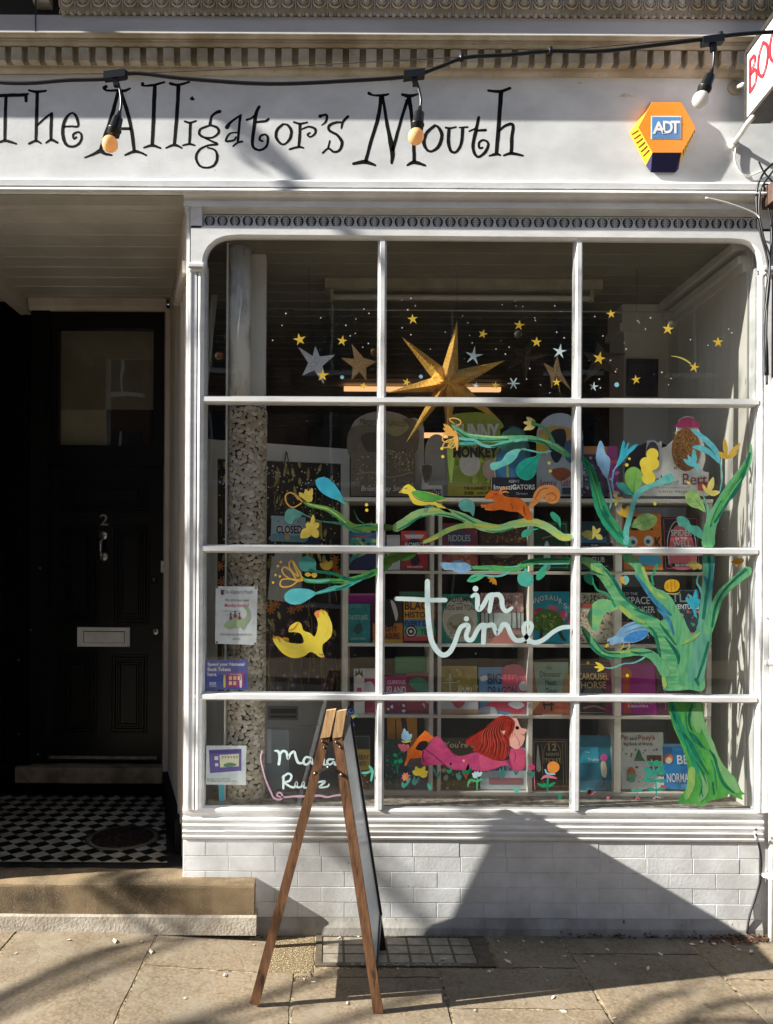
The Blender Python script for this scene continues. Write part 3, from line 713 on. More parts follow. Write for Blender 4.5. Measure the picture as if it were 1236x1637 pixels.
# ------------------------------------------------------------------ ground, street behind the camera, neighbours
def zg(x, y=0):
    t = max(0, min(1, (-.25-x)/.95)); t = t*t*(3-2*t)
    return .045*t + .004*(-y if y < 0 else 0)*0
def slab_mat():
    m = M('york_stone_paving', '8a7a63', .85, '6a5d4a', 1.7, bump=0, detail=9, lo=.3, hi=.72, spots='5c4c36', sscale=9, sthr=.73)
    n, l = m.node_tree.nodes, m.node_tree.links; b_ = n['Principled BSDF']
    tc = n.new('ShaderNodeTexCoord')
    wn = n.new('ShaderNodeTexNoise'); wn.inputs['Scale'].default_value = 2.2; wn.inputs['Detail'].default_value = 5
    l.new(tc.outputs['Object'], wn.inputs[0])
    mv = n.new('ShaderNodeVectorMath'); mv.operation = 'SCALE'; mv.inputs[3].default_value = .9; l.new(wn.outputs['Color'], mv.inputs[0])
    av = n.new('ShaderNodeVectorMath'); av.operation = 'ADD'; l.new(tc.outputs['Object'], av.inputs[0]); l.new(mv.outputs[0], av.inputs[1])
    vo = n.new('ShaderNodeTexVoronoi'); vo.feature = 'DISTANCE_TO_EDGE'; vo.inputs['Scale'].default_value = 2.6; l.new(av.outputs[0], vo.inputs[0])
    rp = n.new('ShaderNodeValToRGB'); rp.color_ramp.elements[0].position = 0; rp.color_ramp.elements[1].position = .035
    rp.color_ramp.elements[0].color = (0, 0, 0, 1); rp.color_ramp.elements[1].color = (1, 1, 1, 1); l.new(vo.outputs[0], rp.inputs[0])
    # riven terraces: a stepped low frequency noise
    rn = n.new('ShaderNodeTexNoise'); rn.inputs['Scale'].default_value = 3.0; rn.inputs['Detail'].default_value = 7; l.new(tc.outputs['Object'], rn.inputs[0])
    rs = n.new('ShaderNodeValToRGB'); rs.color_ramp.interpolation = 'LINEAR'
    e = rs.color_ramp.elements; e[0].position = .40; e[1].position = .415; e[0].color = (0, 0, 0, 1); e[1].color = (.45, .45, .45, 1)
    for p_, v_ in ((.52, .5), (.53, .8), (.63, .82), (.638, 1)): q = e.new(p_); q.color = (v_, v_, v_, 1)
    l.new(rn.outputs[0], rs.inputs[0])
    msk = n.new('ShaderNodeTexNoise'); msk.inputs['Scale'].default_value = 1.1; l.new(tc.outputs['Object'], msk.inputs[0])
    mm = n.new('ShaderNodeMath'); mm.operation = 'MULTIPLY'; l.new(rs.outputs[0], mm.inputs[0]); l.new(msk.outputs[0], mm.inputs[1])
    fn = n.new('ShaderNodeTexNoise'); fn.inputs['Scale'].default_value = 70; fn.inputs['Detail'].default_value = 8; l.new(tc.outputs['Object'], fn.inputs[0])
    b1 = n.new('ShaderNodeBump'); b1.inputs['Strength'].default_value = .9; b1.inputs['Distance'].default_value = .004; l.new(mm.outputs[0], b1.inputs['Height'])
    b2 = n.new('ShaderNodeBump'); b2.inputs['Strength'].default_value = .45; b2.inputs['Distance'].default_value = .002; l.new(fn.outputs[0], b2.inputs['Height']); l.new(b1.outputs[0], b2.inputs['Normal'])
    b3 = n.new('ShaderNodeBump'); b3.inputs['Strength'].default_value = .35; b3.inputs['Distance'].default_value = .002; l.new(rp.outputs[0], b3.inputs['Height']); l.new(b2.outputs[0], b3.inputs['Normal'])
    l.new(b3.outputs[0], b_.inputs['Normal'])
    # grit, grey weathering and dark hairline cracks in the stone itself
    src = b_.inputs['Base Color'].links[0].from_socket
    gr = n.new('ShaderNodeValToRGB'); gr.color_ramp.elements[0].position = .36; gr.color_ramp.elements[1].position = .64; gr.color_ramp.elements[0].color = (.70, .68, .66, 1); gr.color_ramp.elements[1].color = (1.12, 1.12, 1.12, 1); l.new(fn.outputs[0], gr.inputs[0])
    m1 = n.new('ShaderNodeMix'); m1.data_type = 'RGBA'; m1.blend_type = 'MULTIPLY'; m1.inputs[0].default_value = 1; l.new(src, m1.inputs[6]); l.new(gr.outputs[0], m1.inputs[7])
    g2 = n.new('ShaderNodeTexNoise'); g2.inputs['Scale'].default_value = 5.5; g2.inputs['Detail'].default_value = 9; g2.inputs['Roughness'].default_value = .7; l.new(tc.outputs['Object'], g2.inputs[0])
    r3 = n.new('ShaderNodeValToRGB'); r3.color_ramp.elements[0].position = .46; r3.color_ramp.elements[1].position = .66; r3.color_ramp.elements[0].color = (0, 0, 0, 1); r3.color_ramp.elements[1].color = (.8, .8, .8, 1); l.new(g2.outputs[0], r3.inputs[0])
    m2 = n.new('ShaderNodeMix'); m2.data_type = 'RGBA'; m2.inputs[7].default_value = (*lin('857a68'), 1); l.new(r3.outputs[0], m2.inputs[0]); l.new(m1.outputs[2], m2.inputs[6])
    r4 = n.new('ShaderNodeValToRGB'); r4.color_ramp.elements[0].position = 0; r4.color_ramp.elements[1].position = .010; r4.color_ramp.elements[0].color = (.55, .5, .45, 1); r4.color_ramp.elements[1].color = (1, 1, 1, 1); l.new(vo.outputs[0], r4.inputs[0])
    m3 = n.new('ShaderNodeMix'); m3.data_type = 'RGBA'; m3.blend_type = 'MULTIPLY'; l.new(msk.outputs[0], m3.inputs[0]); l.new(m2.outputs[2], m3.inputs[6]); l.new(r4.outputs[0], m3.inputs[7])
    l.new(m3.outputs[2], b_.inputs['Base Color'])
    return m
SLABM = slab_mat()
JOINT = M('paving_joint_mortar', 'a89778', .95, '5e4f39', 20, bump=1, bscale=90, bdist=.006, spots='2e2619', sscale=45, sthr=.60)
GRAV = M('exposed_gravel_concrete', '7d6c4e', .9, '54472f', 90, bump=1.0, bscale=160, bdist=.006, spots='a8987a', sscale=130, sthr=.58)
ASPH = M('road_asphalt', '3c3b3a', .9, '302f2e', 30, bump=.5, bscale=200)
random.seed(11)
b = MB()
def slabgrid(x0, x1, y0, y1, mat=None, nx=14, ny=12, lift=0.0, gap=.013):
    x0 += gap*.5; x1 -= gap*.5; y0 += gap*.5; y1 -= gap*.5
    ca = random.uniform(-.0025, .0025); cb = random.uniform(-.0025, .0025)
    vs, fs = [], []
    jx = [random.uniform(-.005, .003) for _ in range(ny+1)]; jy = [random.uniform(-.004, .004) for _ in range(nx+1)]
    for j in range(-1, ny+2):
        for i in range(-1, nx+2):
            ii, jj = min(max(i, 0), nx), min(max(j, 0), ny)
            x = x0+(x1-x0)*ii/nx; y = y0+(y1-y0)*jj/ny
            edge = i in (-1, nx+1) or j in (-1, ny+1)
            z = zg(x) + lift + ca*(ii/nx-.5) + cb*(jj/ny-.5) - (.0062 if edge else (.0012 if ii in (0, nx) or jj in (0, ny) else 0))
            if ii in (0, nx): x += jx[jj]*(1 if ii else -1)
            if jj in (0, ny): y += jy[ii]
            vs.append((x, y, z))
    W_ = nx+3
    for j in range(ny+2):
        for i in range(nx+2): fs.append((j*W_+i, j*W_+i+1, (j+1)*W_+i+1, (j+1)*W_+i))
    b.add(vs, fs, mat, False)
SL = [(-3.6,-2.4,-1.2,-.05),(-2.4,-1.5,-.9,-.05),(-1.5,-.83,-1.6,-.05),(-.83,-.30,-.38,-.05),(-.83,-.155,-1.25,-.38),(-.155,.49,-1.3,-.42),(.49,1.126,-.66,-.33),(.49,1.126,-1.3,-.66),
      (.76,1.126,-.33,.01),(1.126,1.74,-.20,.01),(1.126,1.74,-1.3,-.20),(1.74,2.6,-.42,.01),(1.74,2.6,-1.3,-.42),(2.6,3.6,-1.3,.01),(-.07,.49,-.42,-.335),(.49,.76,-.33,-.30),
      (-.07,.76,-.028,.01),(-.155,-.07,-.42,-.38)]
for q in SL: slabgrid(*q, mat=SLABM)
for r_ in range(1):
    xx = -3.6
    while xx < 3.6:
        w_ = random.uniform(.6, .9); slabgrid(xx, xx+w_, -2.0, -1.3 if xx > -.9 else -1.6, mat=SLABM, nx=5, ny=3); slabgrid(xx, xx+w_, -2.7, -2.0, mat=SLABM, nx=5, ny=3); xx += w_
slabgrid(-.30, -.07, -.38, -.05, mat=GRAV, lift=-.002, gap=.004)
pave = b.build('pavement', SLABM); tag(pave, kind='structure')
b = MB()
n = 40
vs = []
for i in range(n+1):
    x = -4+8*i/n; vs += [(x, .05, zg(x)-.0045), (x, -2.75, zg(x)-.0045)]
b.add(vs, [(2*i+1, 2*i+3, 2*i+2, 2*i) for i in range(n)], JOINT)
b.box(-60, -4, -2.75, .05, -.3, 0, SLABM); b.box(4, 60, -2.75, .05, -.3, 0, SLABM); b.box(-60, 60, -2.9, -2.752, -.3, -.004, STONE)
tag(b.build('pavement_bed', JOINT), kind='structure')
b = MB(); b.box(-60, 60, -9.5, -2.901, -.3, -.12); tag(b.build('road', ASPH), kind='structure')
b = MB(); b.box(-60, 60, -16, -9.501, -.3, -.004); tag(b.build('far_pavement', SLABM), kind='structure')
b = MB(); b.add([(-250, -250, -.31), (250, -250, -.31), (250, 250, -.31), (-250, 250, -.31)], [(0, 1, 2, 3)]); tag(b.build('ground', ASPH), kind='structure')
# terrace across the street (off frame; it is what the window glass reflects)
BR = M('brown_brick', '6e5140', .85, '553c2e', 8, bump=.4)
b = MB(); b.box(-40, 40, -19, -16, -.1, 10.5)
t = thing('terrace_building', 'brown brick terrace on the far side of the street', 'building', (0, -16, 0)); b.build('wall', BR, t)
for i in range(-8, 9):
    for zz in (1.0, 4.2, 7.0):
        g = MB(); g.box(i*3.1-.6, i*3.1+.6, -16.0, -15.97, zz, zz+1.7, M('distant_window_dark', '15181b', .1)); g.box(i*3.1-.72, i*3.1+.72, -16.0, -15.93, zz-.12, zz, WHITE); g.box(i*3.1-.03, i*3.1+.03, -15.97, -15.95, zz, zz+1.7, WHITE); g.build('window', None, t)
# added pier and walls left of the porch, off frame, shaped to keep low sun out
b = MB(); b.box(-2.5, -1.93, -.10, .05, 0, az(309)); b.box(-3.4, -2.5, -.02, .3, 0, 3.6); b.box(-6.5, -3.42, -.02, 2.2, 0, 8); tag(b.build('porch_shade_pier', FASCW), 'unseen white pier added left of the porch to shade it', 'pier')

# ------------------------------------------------------------------ street trees up-sun, off frame: bare branches that dapple the front
BARK = M('tree_bark', '4b4136', .9, '332b23', 10, bump=.8, bscale=30)
u_ = -sdir
def ray(q, s_): return Vector(q) + u_*s_
def gp(px, py, z=.01):
    D = FPX*(CAMH-z)/(py-PY0); return Vector(((px-PX0)*D/FPX, D-CAMD, z))
tree_ = thing('street_tree', 'bare street tree leaning over the pavement up the road to the left', 'tree', (-8.6, -3.3, 0))
b = MB(); b.tube(smooth([(-8.6, -3.3, 0), (-8.55, -3.3, 1.2), (-8.65, -3.25, 2.6), (-8.6, -3.1, 4.4), (-8.9, -3.3, 6.4)], 5), [.19-.004*i for i in range(21)], 10); b.build('trunk', BARK, tree_)
b = MB(); rnd = random.Random(12)
FS = Vector((-8.62, -3.2, 3.6))
def limb(targets, s_, r0, r1, fork=FS, twigs=3):
    pts = [tuple(fork)] + [tuple(ray(q, s_+.12*k)) for k, q in enumerate(targets)]
    q = smooth(pts, 5); n_ = len(q); b.tube(q, [r0+(r1-r0)*min(1, k/(n_*.5)) for k in range(n_)], 7, BARK)
    for k in range(twigs):
        p = Vector(q[rnd.randint(n_//2, n_-1)]); d = Vector((rnd.uniform(-1, .3), rnd.uniform(-.8, .1), rnd.uniform(.2, 1))).normalized()
        b.tube([p, p+d*.35, p+d*.7+Vector((0, 0, .1))], [r1*.45, r1*.3, .004], 5, BARK)
limb([gp(120, 1560), gp(232, 1520), gp(306, 1504), gp(414, 1494)], 6.2, .022, .011, twigs=0)
limb([Vector((-1.15, -.04, .27)), Vector((-.95, -.075, .22)), Vector((-.72, -.06, .27)), Vector((-.45, 0, .30)), Vector((-.2, 0, .42))], 6.6, .022, .011, twigs=0)
limb([Vector((-1.0, -.078, .25)), Vector((-.78, -.078, .16)), Vector((-.55, -.078, .20)), Vector((.0, 0, .38)), Vector((.24, 0, .42)), Vector((.40, 0, .22)), Vector((.42, 0, .08))], 6.9, .022, .011, twigs=0)
limb([gp(260, 1660), gp(352, 1640), gp(420, 1618), gp(500, 1600)], 6.4, .022, .010, twigs=0)
limb([gp(700, 1720), gp(1000, 1668), gp(1140, 1600), gp(1236, 1586)], 7.4, .03, .020, twigs=3); limb([gp(900, 1700), gp(1050, 1640), gp(1160, 1625), gp(1260, 1632)], 7.2, .03, .022, twigs=3)
limb([gp(760, 1700), gp(960, 1640), gp(1050, 1588), gp(1105, 1582)], 7.0, .03, .018, twigs=2)
limb([Vector((-.9, 0, 1.2)), Vector((.0, -.03, 1.9)), Vector((1.0, -.03, 2.3)), Vector((2.0, .2, 2.0))], 7.5, .03, .018, twigs=5)
limb([Vector((-.8, 0, 2.0)), Vector((.3, -.03, 2.9)), Vector((1.2, -.03, 3.3))], 7.5, .03, .016, twigs=4)
limb([Vector((-.46, 0, 4.05)), Vector((-.40, 0, 3.9)), Vector((-.28, 0, 3.70))], 3.2, .03, .010, fork=Vector((-8.7, -3.2, 4.6)), twigs=0); limb([Vector((-.42, 0, 4.0)), Vector((-.30, 0, 3.84)), Vector((-.2, 0, 3.71))], 3.0, .03, .009, fork=Vector((-8.7, -3.2, 4.6)), twigs=0)
b.build('crown', BARK, tree_)

# ------------------------------------------------------------------ A-board
WOOD = M('stained_pine', '7c5434', .65, '3a2414', 7, (9, 9, 1.5), bump=.5, bscale=26, detail=8, lo=.3, hi=.72, spots='2c1a0e', sscale=7, sthr=.66)
PALEW = M('unstained_pine_end', 'c6a377', .7, 'a17c50', 8, (10, 10, 1.2), bump=.2, bscale=20)
STEEL = M('dull_steel', '77726a', .4, '55504a', 40, metal=.9)
BLKF = M('black_frame_and_leg_shade', '0a0a0a', .4)
WBRD = M('white_board_face', 'c9cccf', .3, 'bfc2c5', 3)
ab = thing('pavement_a_board', 'folding timber A-board sign standing side-on on the paving in front of the window', 'a-board', (-.06, -.42, 0))
fl_n, fr_n = Vector((P(407, 1611, -.650).x, -.650, .012)), Vector((P(605, 1621, -.690).x, -.690, .002))
ap = P(534.5, 1142, -.665)
apl, apr = P(520, 1178, -.665), P(539.5, 1178, -.672)
vl, vr = Vector((.022, .505, 0)), Vector((.050, .52, 0)); vlt, vrt = Vector((.022, .485, 0)), Vector((.046, .485, 0))
for nm, ft_, tp, v, vt in (('left', fl_n, apl, vl, vlt), ('right', fr_n, apr, vr, vrt)):
    for k, (off, oft) in enumerate(((Vector((0, 0, 0)), Vector((0, 0, 0))), (v, vt))):
        d = (tp-ft_).normalized(); y_ = v.normalized(); wv = d.cross(y_).normalized()
        b = MB()
        b.beam(ft_+off, tp+oft, wv*.0195, y_*.012, WOOD if k == 0 else (BLKF if nm == 'right' else WOOD))  # rear right leg is coloured black in place of its shade
        p = b.build('leg', WOOD, ab)
        if k == 1 and nm == 'right': p['label'] = 'rear leg painted black for its shade'
        b = MB()
        e = tp + d*.085
        e = P(529.8, 1134, -.66) if nm == 'left' else P(546.5, 1135, -.668)
        b.beam(tp+off+Vector((0, -.002, 0)), e+off+Vector((0, -.002, 0)), Vector((.0195, 0, .003)), y_*.013, PALEW)
        if k == 0: b.build('leg_cap', PALEW, ab)
        if k == 0:
            b = MB()
            for dz in (.018, .040):
                b.ball(tp+off-d*dz+wv*(.007 if dz < .03 else -.007)-y_*.014, .0055, STEEL, 8, 5)
            b.build('bolt', STEEL, ab)
    d = (tp-ft_).normalized(); y_ = v.normalized(); wv = d.cross(y_).normalized()
    if wv.x < 0: wv = -wv
    sgn = 1 if nm == 'right' else -1
    # panel between the legs, with a black edge frame on the far side
    tb = .155; L = (tp-ft_).length
    q0, q1 = ft_ + d*tb*1.1, tp - d*.01; v1 = vt
    a0, a1 = y_*.016, v - y_*.014
    o_ = wv*sgn*.012 if nm == 'right' else wv*.0
    b = MB()
    m0, m1 = (q0+q0+v)/2, (q1+q1+v1)/2
    b.beam(m0+o_, m1+o_, wv*.004, y_*(v1.length/2-.012), WBRD)
    b.build('board_panel', WBRD, ab)
    b = MB()
    for z_, vv in ((q0, v), (q1, v1)):
        b.beam(z_+o_*1.2+y_*.012, z_+vv+o_*1.2-y_*.012, wv*.008, d*.012, BLKF)
    b.beam(q0+v-y_*.022+o_*1.5, q1+v1-y_*.022+o_*1.5, wv*.009, y_*.008, BLKF)
    b.build('board_edge', BLKF, ab)
# folding stay
b = MB()
sl_, sr_, sm_ = P(504, 1236, -.680), P(546, 1238, -.69), P(525, 1226, -.69)
b.beam(sl_, sm_, Vector((0, 0, .0065)), Vector((0, .0015, 0))); b.beam(sm_+Vector((0, -.004, 0)), sr_+Vector((0, -.004, 0)), Vector((0, 0, .0065)), Vector((0, .0015, 0)))
for q in (sl_, sr_, sm_): b.lathe([(.0075, -.004), (.0075, .008), (0, .010)], q+Vector((0, -.004, 0)), 12, STEEL, 'y')
b.build('folding_stay', STEEL, ab)
b = MB(); b.beam(apl+Vector((.0, .02, -.01)), apr+Vector((0, .02, -.01)), Vector((0, 0, .012)), Vector((0, .004, 0))); b.beam(apl+vlt-Vector((.0, .015, .02)), apr+vrt-Vector((0, .015, .02)), Vector((0, 0, .012)), Vector((0, .004, 0))); b.build('hinge', BLKF, ab)

# ------------------------------------------------------------------ pavement light (cellar grid)
t = thing('pavement_light', 'iron framed cellar pavement light with square glass blocks let into the paving', 'grating', (.35, -.18, 0))
IRON = M('worn_iron', '5d5242', .7, '463d31', 25, bump=.6, bscale=60)
PRISM = M('scuffed_cellar_glass', '8f877a', .45, '6f675a', 18, bump=.5, bscale=50)
gx0, gx1, gy0, gy1 = -.065, .755, -.325, -.032
b = MB(); b.box(gx0, gx1, gy0, gy1, -.02, -.001, IRON)
b.box(gx0, gx1, gy0, gy0+.028, -.001, .003, IRON); b.box(gx0, gx1, gy1-.012, gy1, -.001, .003, IRON); b.box(gx0, gx0+.03, gy0+.028, gy1-.012, -.001, .003, IRON); b.box(gx1-.075, gx1, gy0+.028, gy1-.012, -.001, .003, IRON)
b.build('iron_frame', IRON, t)
b = MB(); ncx, ncy = 7, 3
cw = (gx1-.075-gx0-.03)/ncx; ch = (gy1-.012-gy0-.028)/ncy
for i in range(ncx):
    for j in range(ncy):
        x, y = gx0+.03+i*cw, gy0+.028+j*ch
        b.cbox(x+.006, x+cw-.006, y+.006, y+ch-.006, -.001, .0012, .001)
b.build('glass_block', PRISM, t)
b = MB(); vs, fs, _ = glyphs('HAYWARDS', .02)
b.add([(.10+u*.50, gy0+.006+(1-v)*.017, .0036) for u, v in vs], fs, M('raised_iron_letters', '8f8674', .5)); 
b.build('raised_lettering', None, t); b = MB()
for i in range(30):
    b.box(.0+.03*i if i < 3 else gx0+.01+.025*i, (.0+.03*i if i < 3 else gx0+.01+.025*i)+.008, gy1-.009, gy1-.004, .003, .0045, MATS['raised_iron_letters'])
b.build('raised_edge_studs', None, t)

# ------------------------------------------------------------------ fallen petals and scraps
PET = M('fallen_petal', 'e4dccb', .7, 'b7a888', 6)
random.seed(5)
b = MB(); b.add([(-.012, 0, .001), (-.004, -.006, .005), (.009, -.004, .003), (.013, .003, .006), (.003, .007, .002), (0, 0, .0045)], [(0, 1, 5), (1, 2, 5), (2, 3, 5), (3, 4, 5), (4, 0, 5)])
petal = None
spots_ = [(8, 1491), (50, 1487), (88, 1483), (120, 1485), (134, 1489), (160, 1491), (184, 1492), (192, 1499), (112, 1518), (120, 1501), (245, 1531), (364, 1559), (230, 1515), (187, 1518), (405, 1500), (410, 1509), (490, 1562), (505, 1567),
          (640, 1545), (655, 1541), (712, 1530), (786, 1549), (792, 1546), (812, 1519), (816, 1533), (868, 1541), (878, 1562), (905, 1524), (938, 1532), (948, 1524), (975, 1513), (988, 1536), (1040, 1543), (1010, 1640), (764, 1611), (905, 1612), (985, 1622), (888, 1590), (1125, 1500), (1145, 1503), (1160, 1498), (1175, 1506), (1110, 1504), (1060, 1520),
          (1185, 1512), (1205, 1515), (545, 1497), (575, 1494), (800, 1500), (840, 1500), (870, 1502), (560, 1600), (30, 1540), (300, 1600)]
for i, (px, py) in enumerate(spots_):
    if petal is None: o = petal = b.build('fallen_petal', PET, origin=(0, 0, 0))
    else: o = petal.copy(); col.objects.link(o)
    D = FPX*(CAMH-.01)/(py-PY0); x = (px-PX0)*D/FPX
    o.location = (x, D-CAMD, zg(x)+.001); s_ = random.uniform(.55, 1.35); o.scale = (s_*random.uniform(.8, 1.4), s_, s_); o.rotation_euler = (0, 0, random.uniform(0, 6.28))
    tag(o, 'small pale fallen petal lying on the paving', 'petal', 'fallen petals on the paving')
# dead leaves gathered in the corner by the pipe
b = MB(); LEAF = M('dead_leaf_litter', '6a4428', .9, '2e1d12', 20)
for i in range(240):
    x = random.gauss(2.02, .10); y = -.035-abs(random.gauss(0, .035)); 
    if x > 2.2: continue
    if i > 150: x = random.uniform(1.1, 2.1); y = -.03-abs(random.gauss(0, .012))
    a = random.uniform(0, 6.28); s_ = random.uniform(.006, .016); z = random.uniform(.002, .02)
    u = Vector((math.cos(a), math.sin(a), random.uniform(-.6, .6)))*s_; v = Vector((-math.sin(a), math.cos(a), random.uniform(-.5, .5)))*s_*.5
    c = Vector((x, y, z)); b.add([c-u, c-v, c+u, c+v], [(0, 1, 2, 3)])
tag(b.build('leaf_litter', LEAF), 'brown leaf litter heaped in the corner at the foot of the white pipe', 'leaves', kind='stuff')

# ------------------------------------------------------------------ alarm box
al = thing('alarm_box', 'orange and blue hexagonal burglar alarm box fixed on the white fascia', 'alarm box', P(1062, 275, -.02))
ORG = M('orange_alarm_plastic', 'f0962a', .4, 'e58a22', 4); YEL = M('yellow_alarm_plastic', 'f2b418', .4, 'e5a60f', 5); NAVY = M('navy_alarm_plastic', '1d1d4a', .35, '15153a', 6)
A6 = crop(990, 150, .10518)
YF_, YB_ = -.058, FY-.001
ff, fbk = at(YF_), at(YB_)
front = A6([(500, 128), (938, 124), (1160, 512), (945, 893), (505, 893), (290, 510)])
back = A6([(488, 130), (925, 128), (1150, 560), (905, 1090), (405, 1085), (150, 590)])
b = MB()
F_ = [ff(*p) for p in front]; B_ = [fbk(*p) for p in back]
b.add(F_, [tuple(range(6))[::-1]], ORG)
for i, m_ in ((0, ORG), (1, ORG), (2, YEL), (3, NAVY), (4, YEL), (5, ORG)):
    j = (i+1) % 6; b.add([F_[i], F_[j], B_[j], B_[i]], [(0, 1, 2, 3)], m_)
b.build('casing', ORG, al)
b = MB()
N0, N1, N2, N3 = [ff(*p) + Vector((0, -.002, 0)) for p in A6([(505, 893), (945, 893), (945, 893), (505, 893)])]
q = A6([(560, 905), (935, 900), (855, 1195), (480, 1195)]); lp = [P(*q[0], -.066), P(*q[1], -.066), P(*q[2], -.030), P(*q[3], -.030)]
bk = [P(*p, YB_) for p in A6([(405, 1090), (900, 1150), (855, 1195), (480, 1195)])]
b.add([P(*A6([(505, 893)])[0], -.0635), P(*A6([(945, 893)])[0], -.0635), lp[2], lp[3], bk[0], bk[1]], [(0, 1, 2, 3), (0, 3, 4), (1, 5, 2), (3, 2, 5, 4)])
b.build('strobe_lens', NAVY, al)
for (fa, fb2, ba, bb2) in ((5, 4, 5, 4), (2, 3, 2, 3)):
    b = MB()
    for i in range(6):
        t0 = (i+.6)/6.6
        e0 = F_[fa].lerp(F_[fb2], t0); e1 = B_[ba].lerp(B_[bb2], t0*.9)
        pa, pb = e0.lerp(e1, .12), e0.lerp(e1, .85); off = Vector((-.0015 if fa == 5 else .0015, -.001, 0))
        b.tube([pa+off, pb+off], .0022, 5, M('louvre_shadow_gap', '6a4206', .7))
    b.build('louvre', None, al)
b = MB(); yb = YF_-.0012
def A6r(x0, y0, x1, y1, Y, m_, mb=b):
    (a, c), (e, g) = A6([(x0, y0), (x1, y1)]); p0, p1 = P(a, c, Y), P(e, g, Y); mb.box(p0.x, p1.x, Y, Y+.001, p1.z, p0.z, m_)
A6r(486, 335, 940, 690, yb, M('white_label_edge', 'e8e8e6', .4)); A6r(500, 350, 926, 676, yb-.0012, M('blue_alarm_label', '4f7fb5', .4, '5d93c9', 8))
tf = at(yb-.0024)
for ch_, x0, y0, x1, y1 in (('A', 505, 420, 700, 608), ('D', 665, 410, 815, 602), ('T', 780, 408, 925, 600)):
    (a, c), (e, g) = A6([(x0, y0), (x1, y1)]); text(b, ch_, a, c, e, g, tf, MATS['white_label_edge'], .03)
b.build('maker_label', None, al)

# ------------------------------------------------------------------ projecting BOOKS sign
sg = thing('projecting_sign', 'white box sign with red outlined letters BOOKS jutting out over the pavement', 'sign', (2.0, -.45, 3.93))
p0, p1 = Vector((1.952, -.15, 0)), Vector((1.915, -.80, 0)); z0, z1 = 3.925, 4.252
sd = (p1-p0).normalized(); sn = Vector((sd.y, -sd.x, 0)); sn = sn if sn.x < 0 else -sn
def SP(u, z, o=0): p = p0+sd*u+sn*o; return Vector((p.x, p.y, z))
b = MB(); Lg = .65
def sbox(u0, u1, za, zb, o0, o1, m_):
    q = [SP(u0, za, o0), SP(u1, za, o0), SP(u1, za, o1), SP(u0, za, o1), SP(u0, zb, o0), SP(u1, zb, o0), SP(u1, zb, o1), SP(u0, zb, o1)]
    b.add(q, [(0,3,2,1),(4,5,6,7),(0,1,5,4),(1,2,6,5),(2,3,7,6),(3,0,4,7)], m_)
SGF = M('sign_dark_frame', '3a332c', .5, '241f1b', 20); SGW = M('sign_white_face', 'e3e4e6', .35)
sbox(0, Lg, z0+.006, z1-.006, -.11, -.002, SGW)
b.build('sign_face', SGW, sg); b = MB()
for (u0, u1, za, zb) in ((0, Lg, z0-.008, z0+.010), (0, Lg, z1-.010, z1+.008), (-.004, .010, z0+.010, z1-.010), (Lg-.01, Lg, z0+.01, z1-.01)): sbox(u0, u1, za, zb, -.115, .006, SGF)
b.build('sign_frame', SGF, sg); b = MB()
RED = M('sign_red_letter', 'b3202f', .5, '9c1b29', 20)
fs_ = lambda o: (lambda x, y: SP(x, y, o))
def L3(path, wd, closed=False):
    ribbon(b, path, fs_(.004), RED, 5, w=wd)
zz0 = z0+.115
L3([(.045, zz0), (.045, zz0+.15)], .016); L3([(.045, zz0+.15), (.085, zz0+.145), (.09, zz0+.112), (.047, zz0+.085)], .014); L3([(.047, zz0+.085), (.10, zz0+.07), (.10, zz0+.015), (.045, zz0)], .014)
for cx in (.165, .27): L3([(cx, zz0+.15), (cx+.038, zz0+.11), (cx+.038, zz0+.04), (cx, zz0), (cx-.038, zz0+.04), (cx-.038, zz0+.11), (cx, zz0+.15)], .015)
L3([(.345, zz0), (.345, zz0+.15)], .016); L3([(.41, zz0+.15), (.35, zz0+.075), (.415, zz0)], .014); L3([(.53, zz0+.13), (.49, zz0+.15), (.47, zz0+.11), (.52, zz0+.06), (.51, zz0+.01), (.46, zz0+.01)], .014)
b.build('sign_lettering', RED, sg)
b = MB()
ROD = M('white_bracket_paint', 'd6d2ca', .5)
b.tube([P(1172, 230, FY), P(1186, 212, -.12), P(1196, 196, -.22), P(1203, 188, -.3)], .012, 8); b.lathe([(.026, -.0), (.026, .012), (.012, .016)], P(1172, 232, FY), 14, ROD, 'y')
b.build('wall_bracket', ROD, sg); b = MB()
b.tube([P(1198, 42, -.04), P(1203, 34, -.1), P(1200, 28, -.12)], .007, 6); b.ball(P(1200, 43, -.06), .014)
b.build('hook', ROD, sg); b = MB()
b.tube([P(1178, 140, FY), P(1188, 135, -.15)], .010, 6); b.lathe([(.035, 0), (.033, .01), (.02, .014)], P(1174, 141, FY), 16, CORNW, 'y')
b.build('fixing_stud', ROD, sg)
b = MB(); cab = [P(x, y, -.03) for x, y in smooth([(1176, 236), (1175, 258), (1184, 276), (1198, 281), (1212, 276), (1222, 272)], 6)]
b.tube(cab, .0045, 6, M('white_flex', 'd9d6cf', .4)); b.build('sign_cable', None, sg)

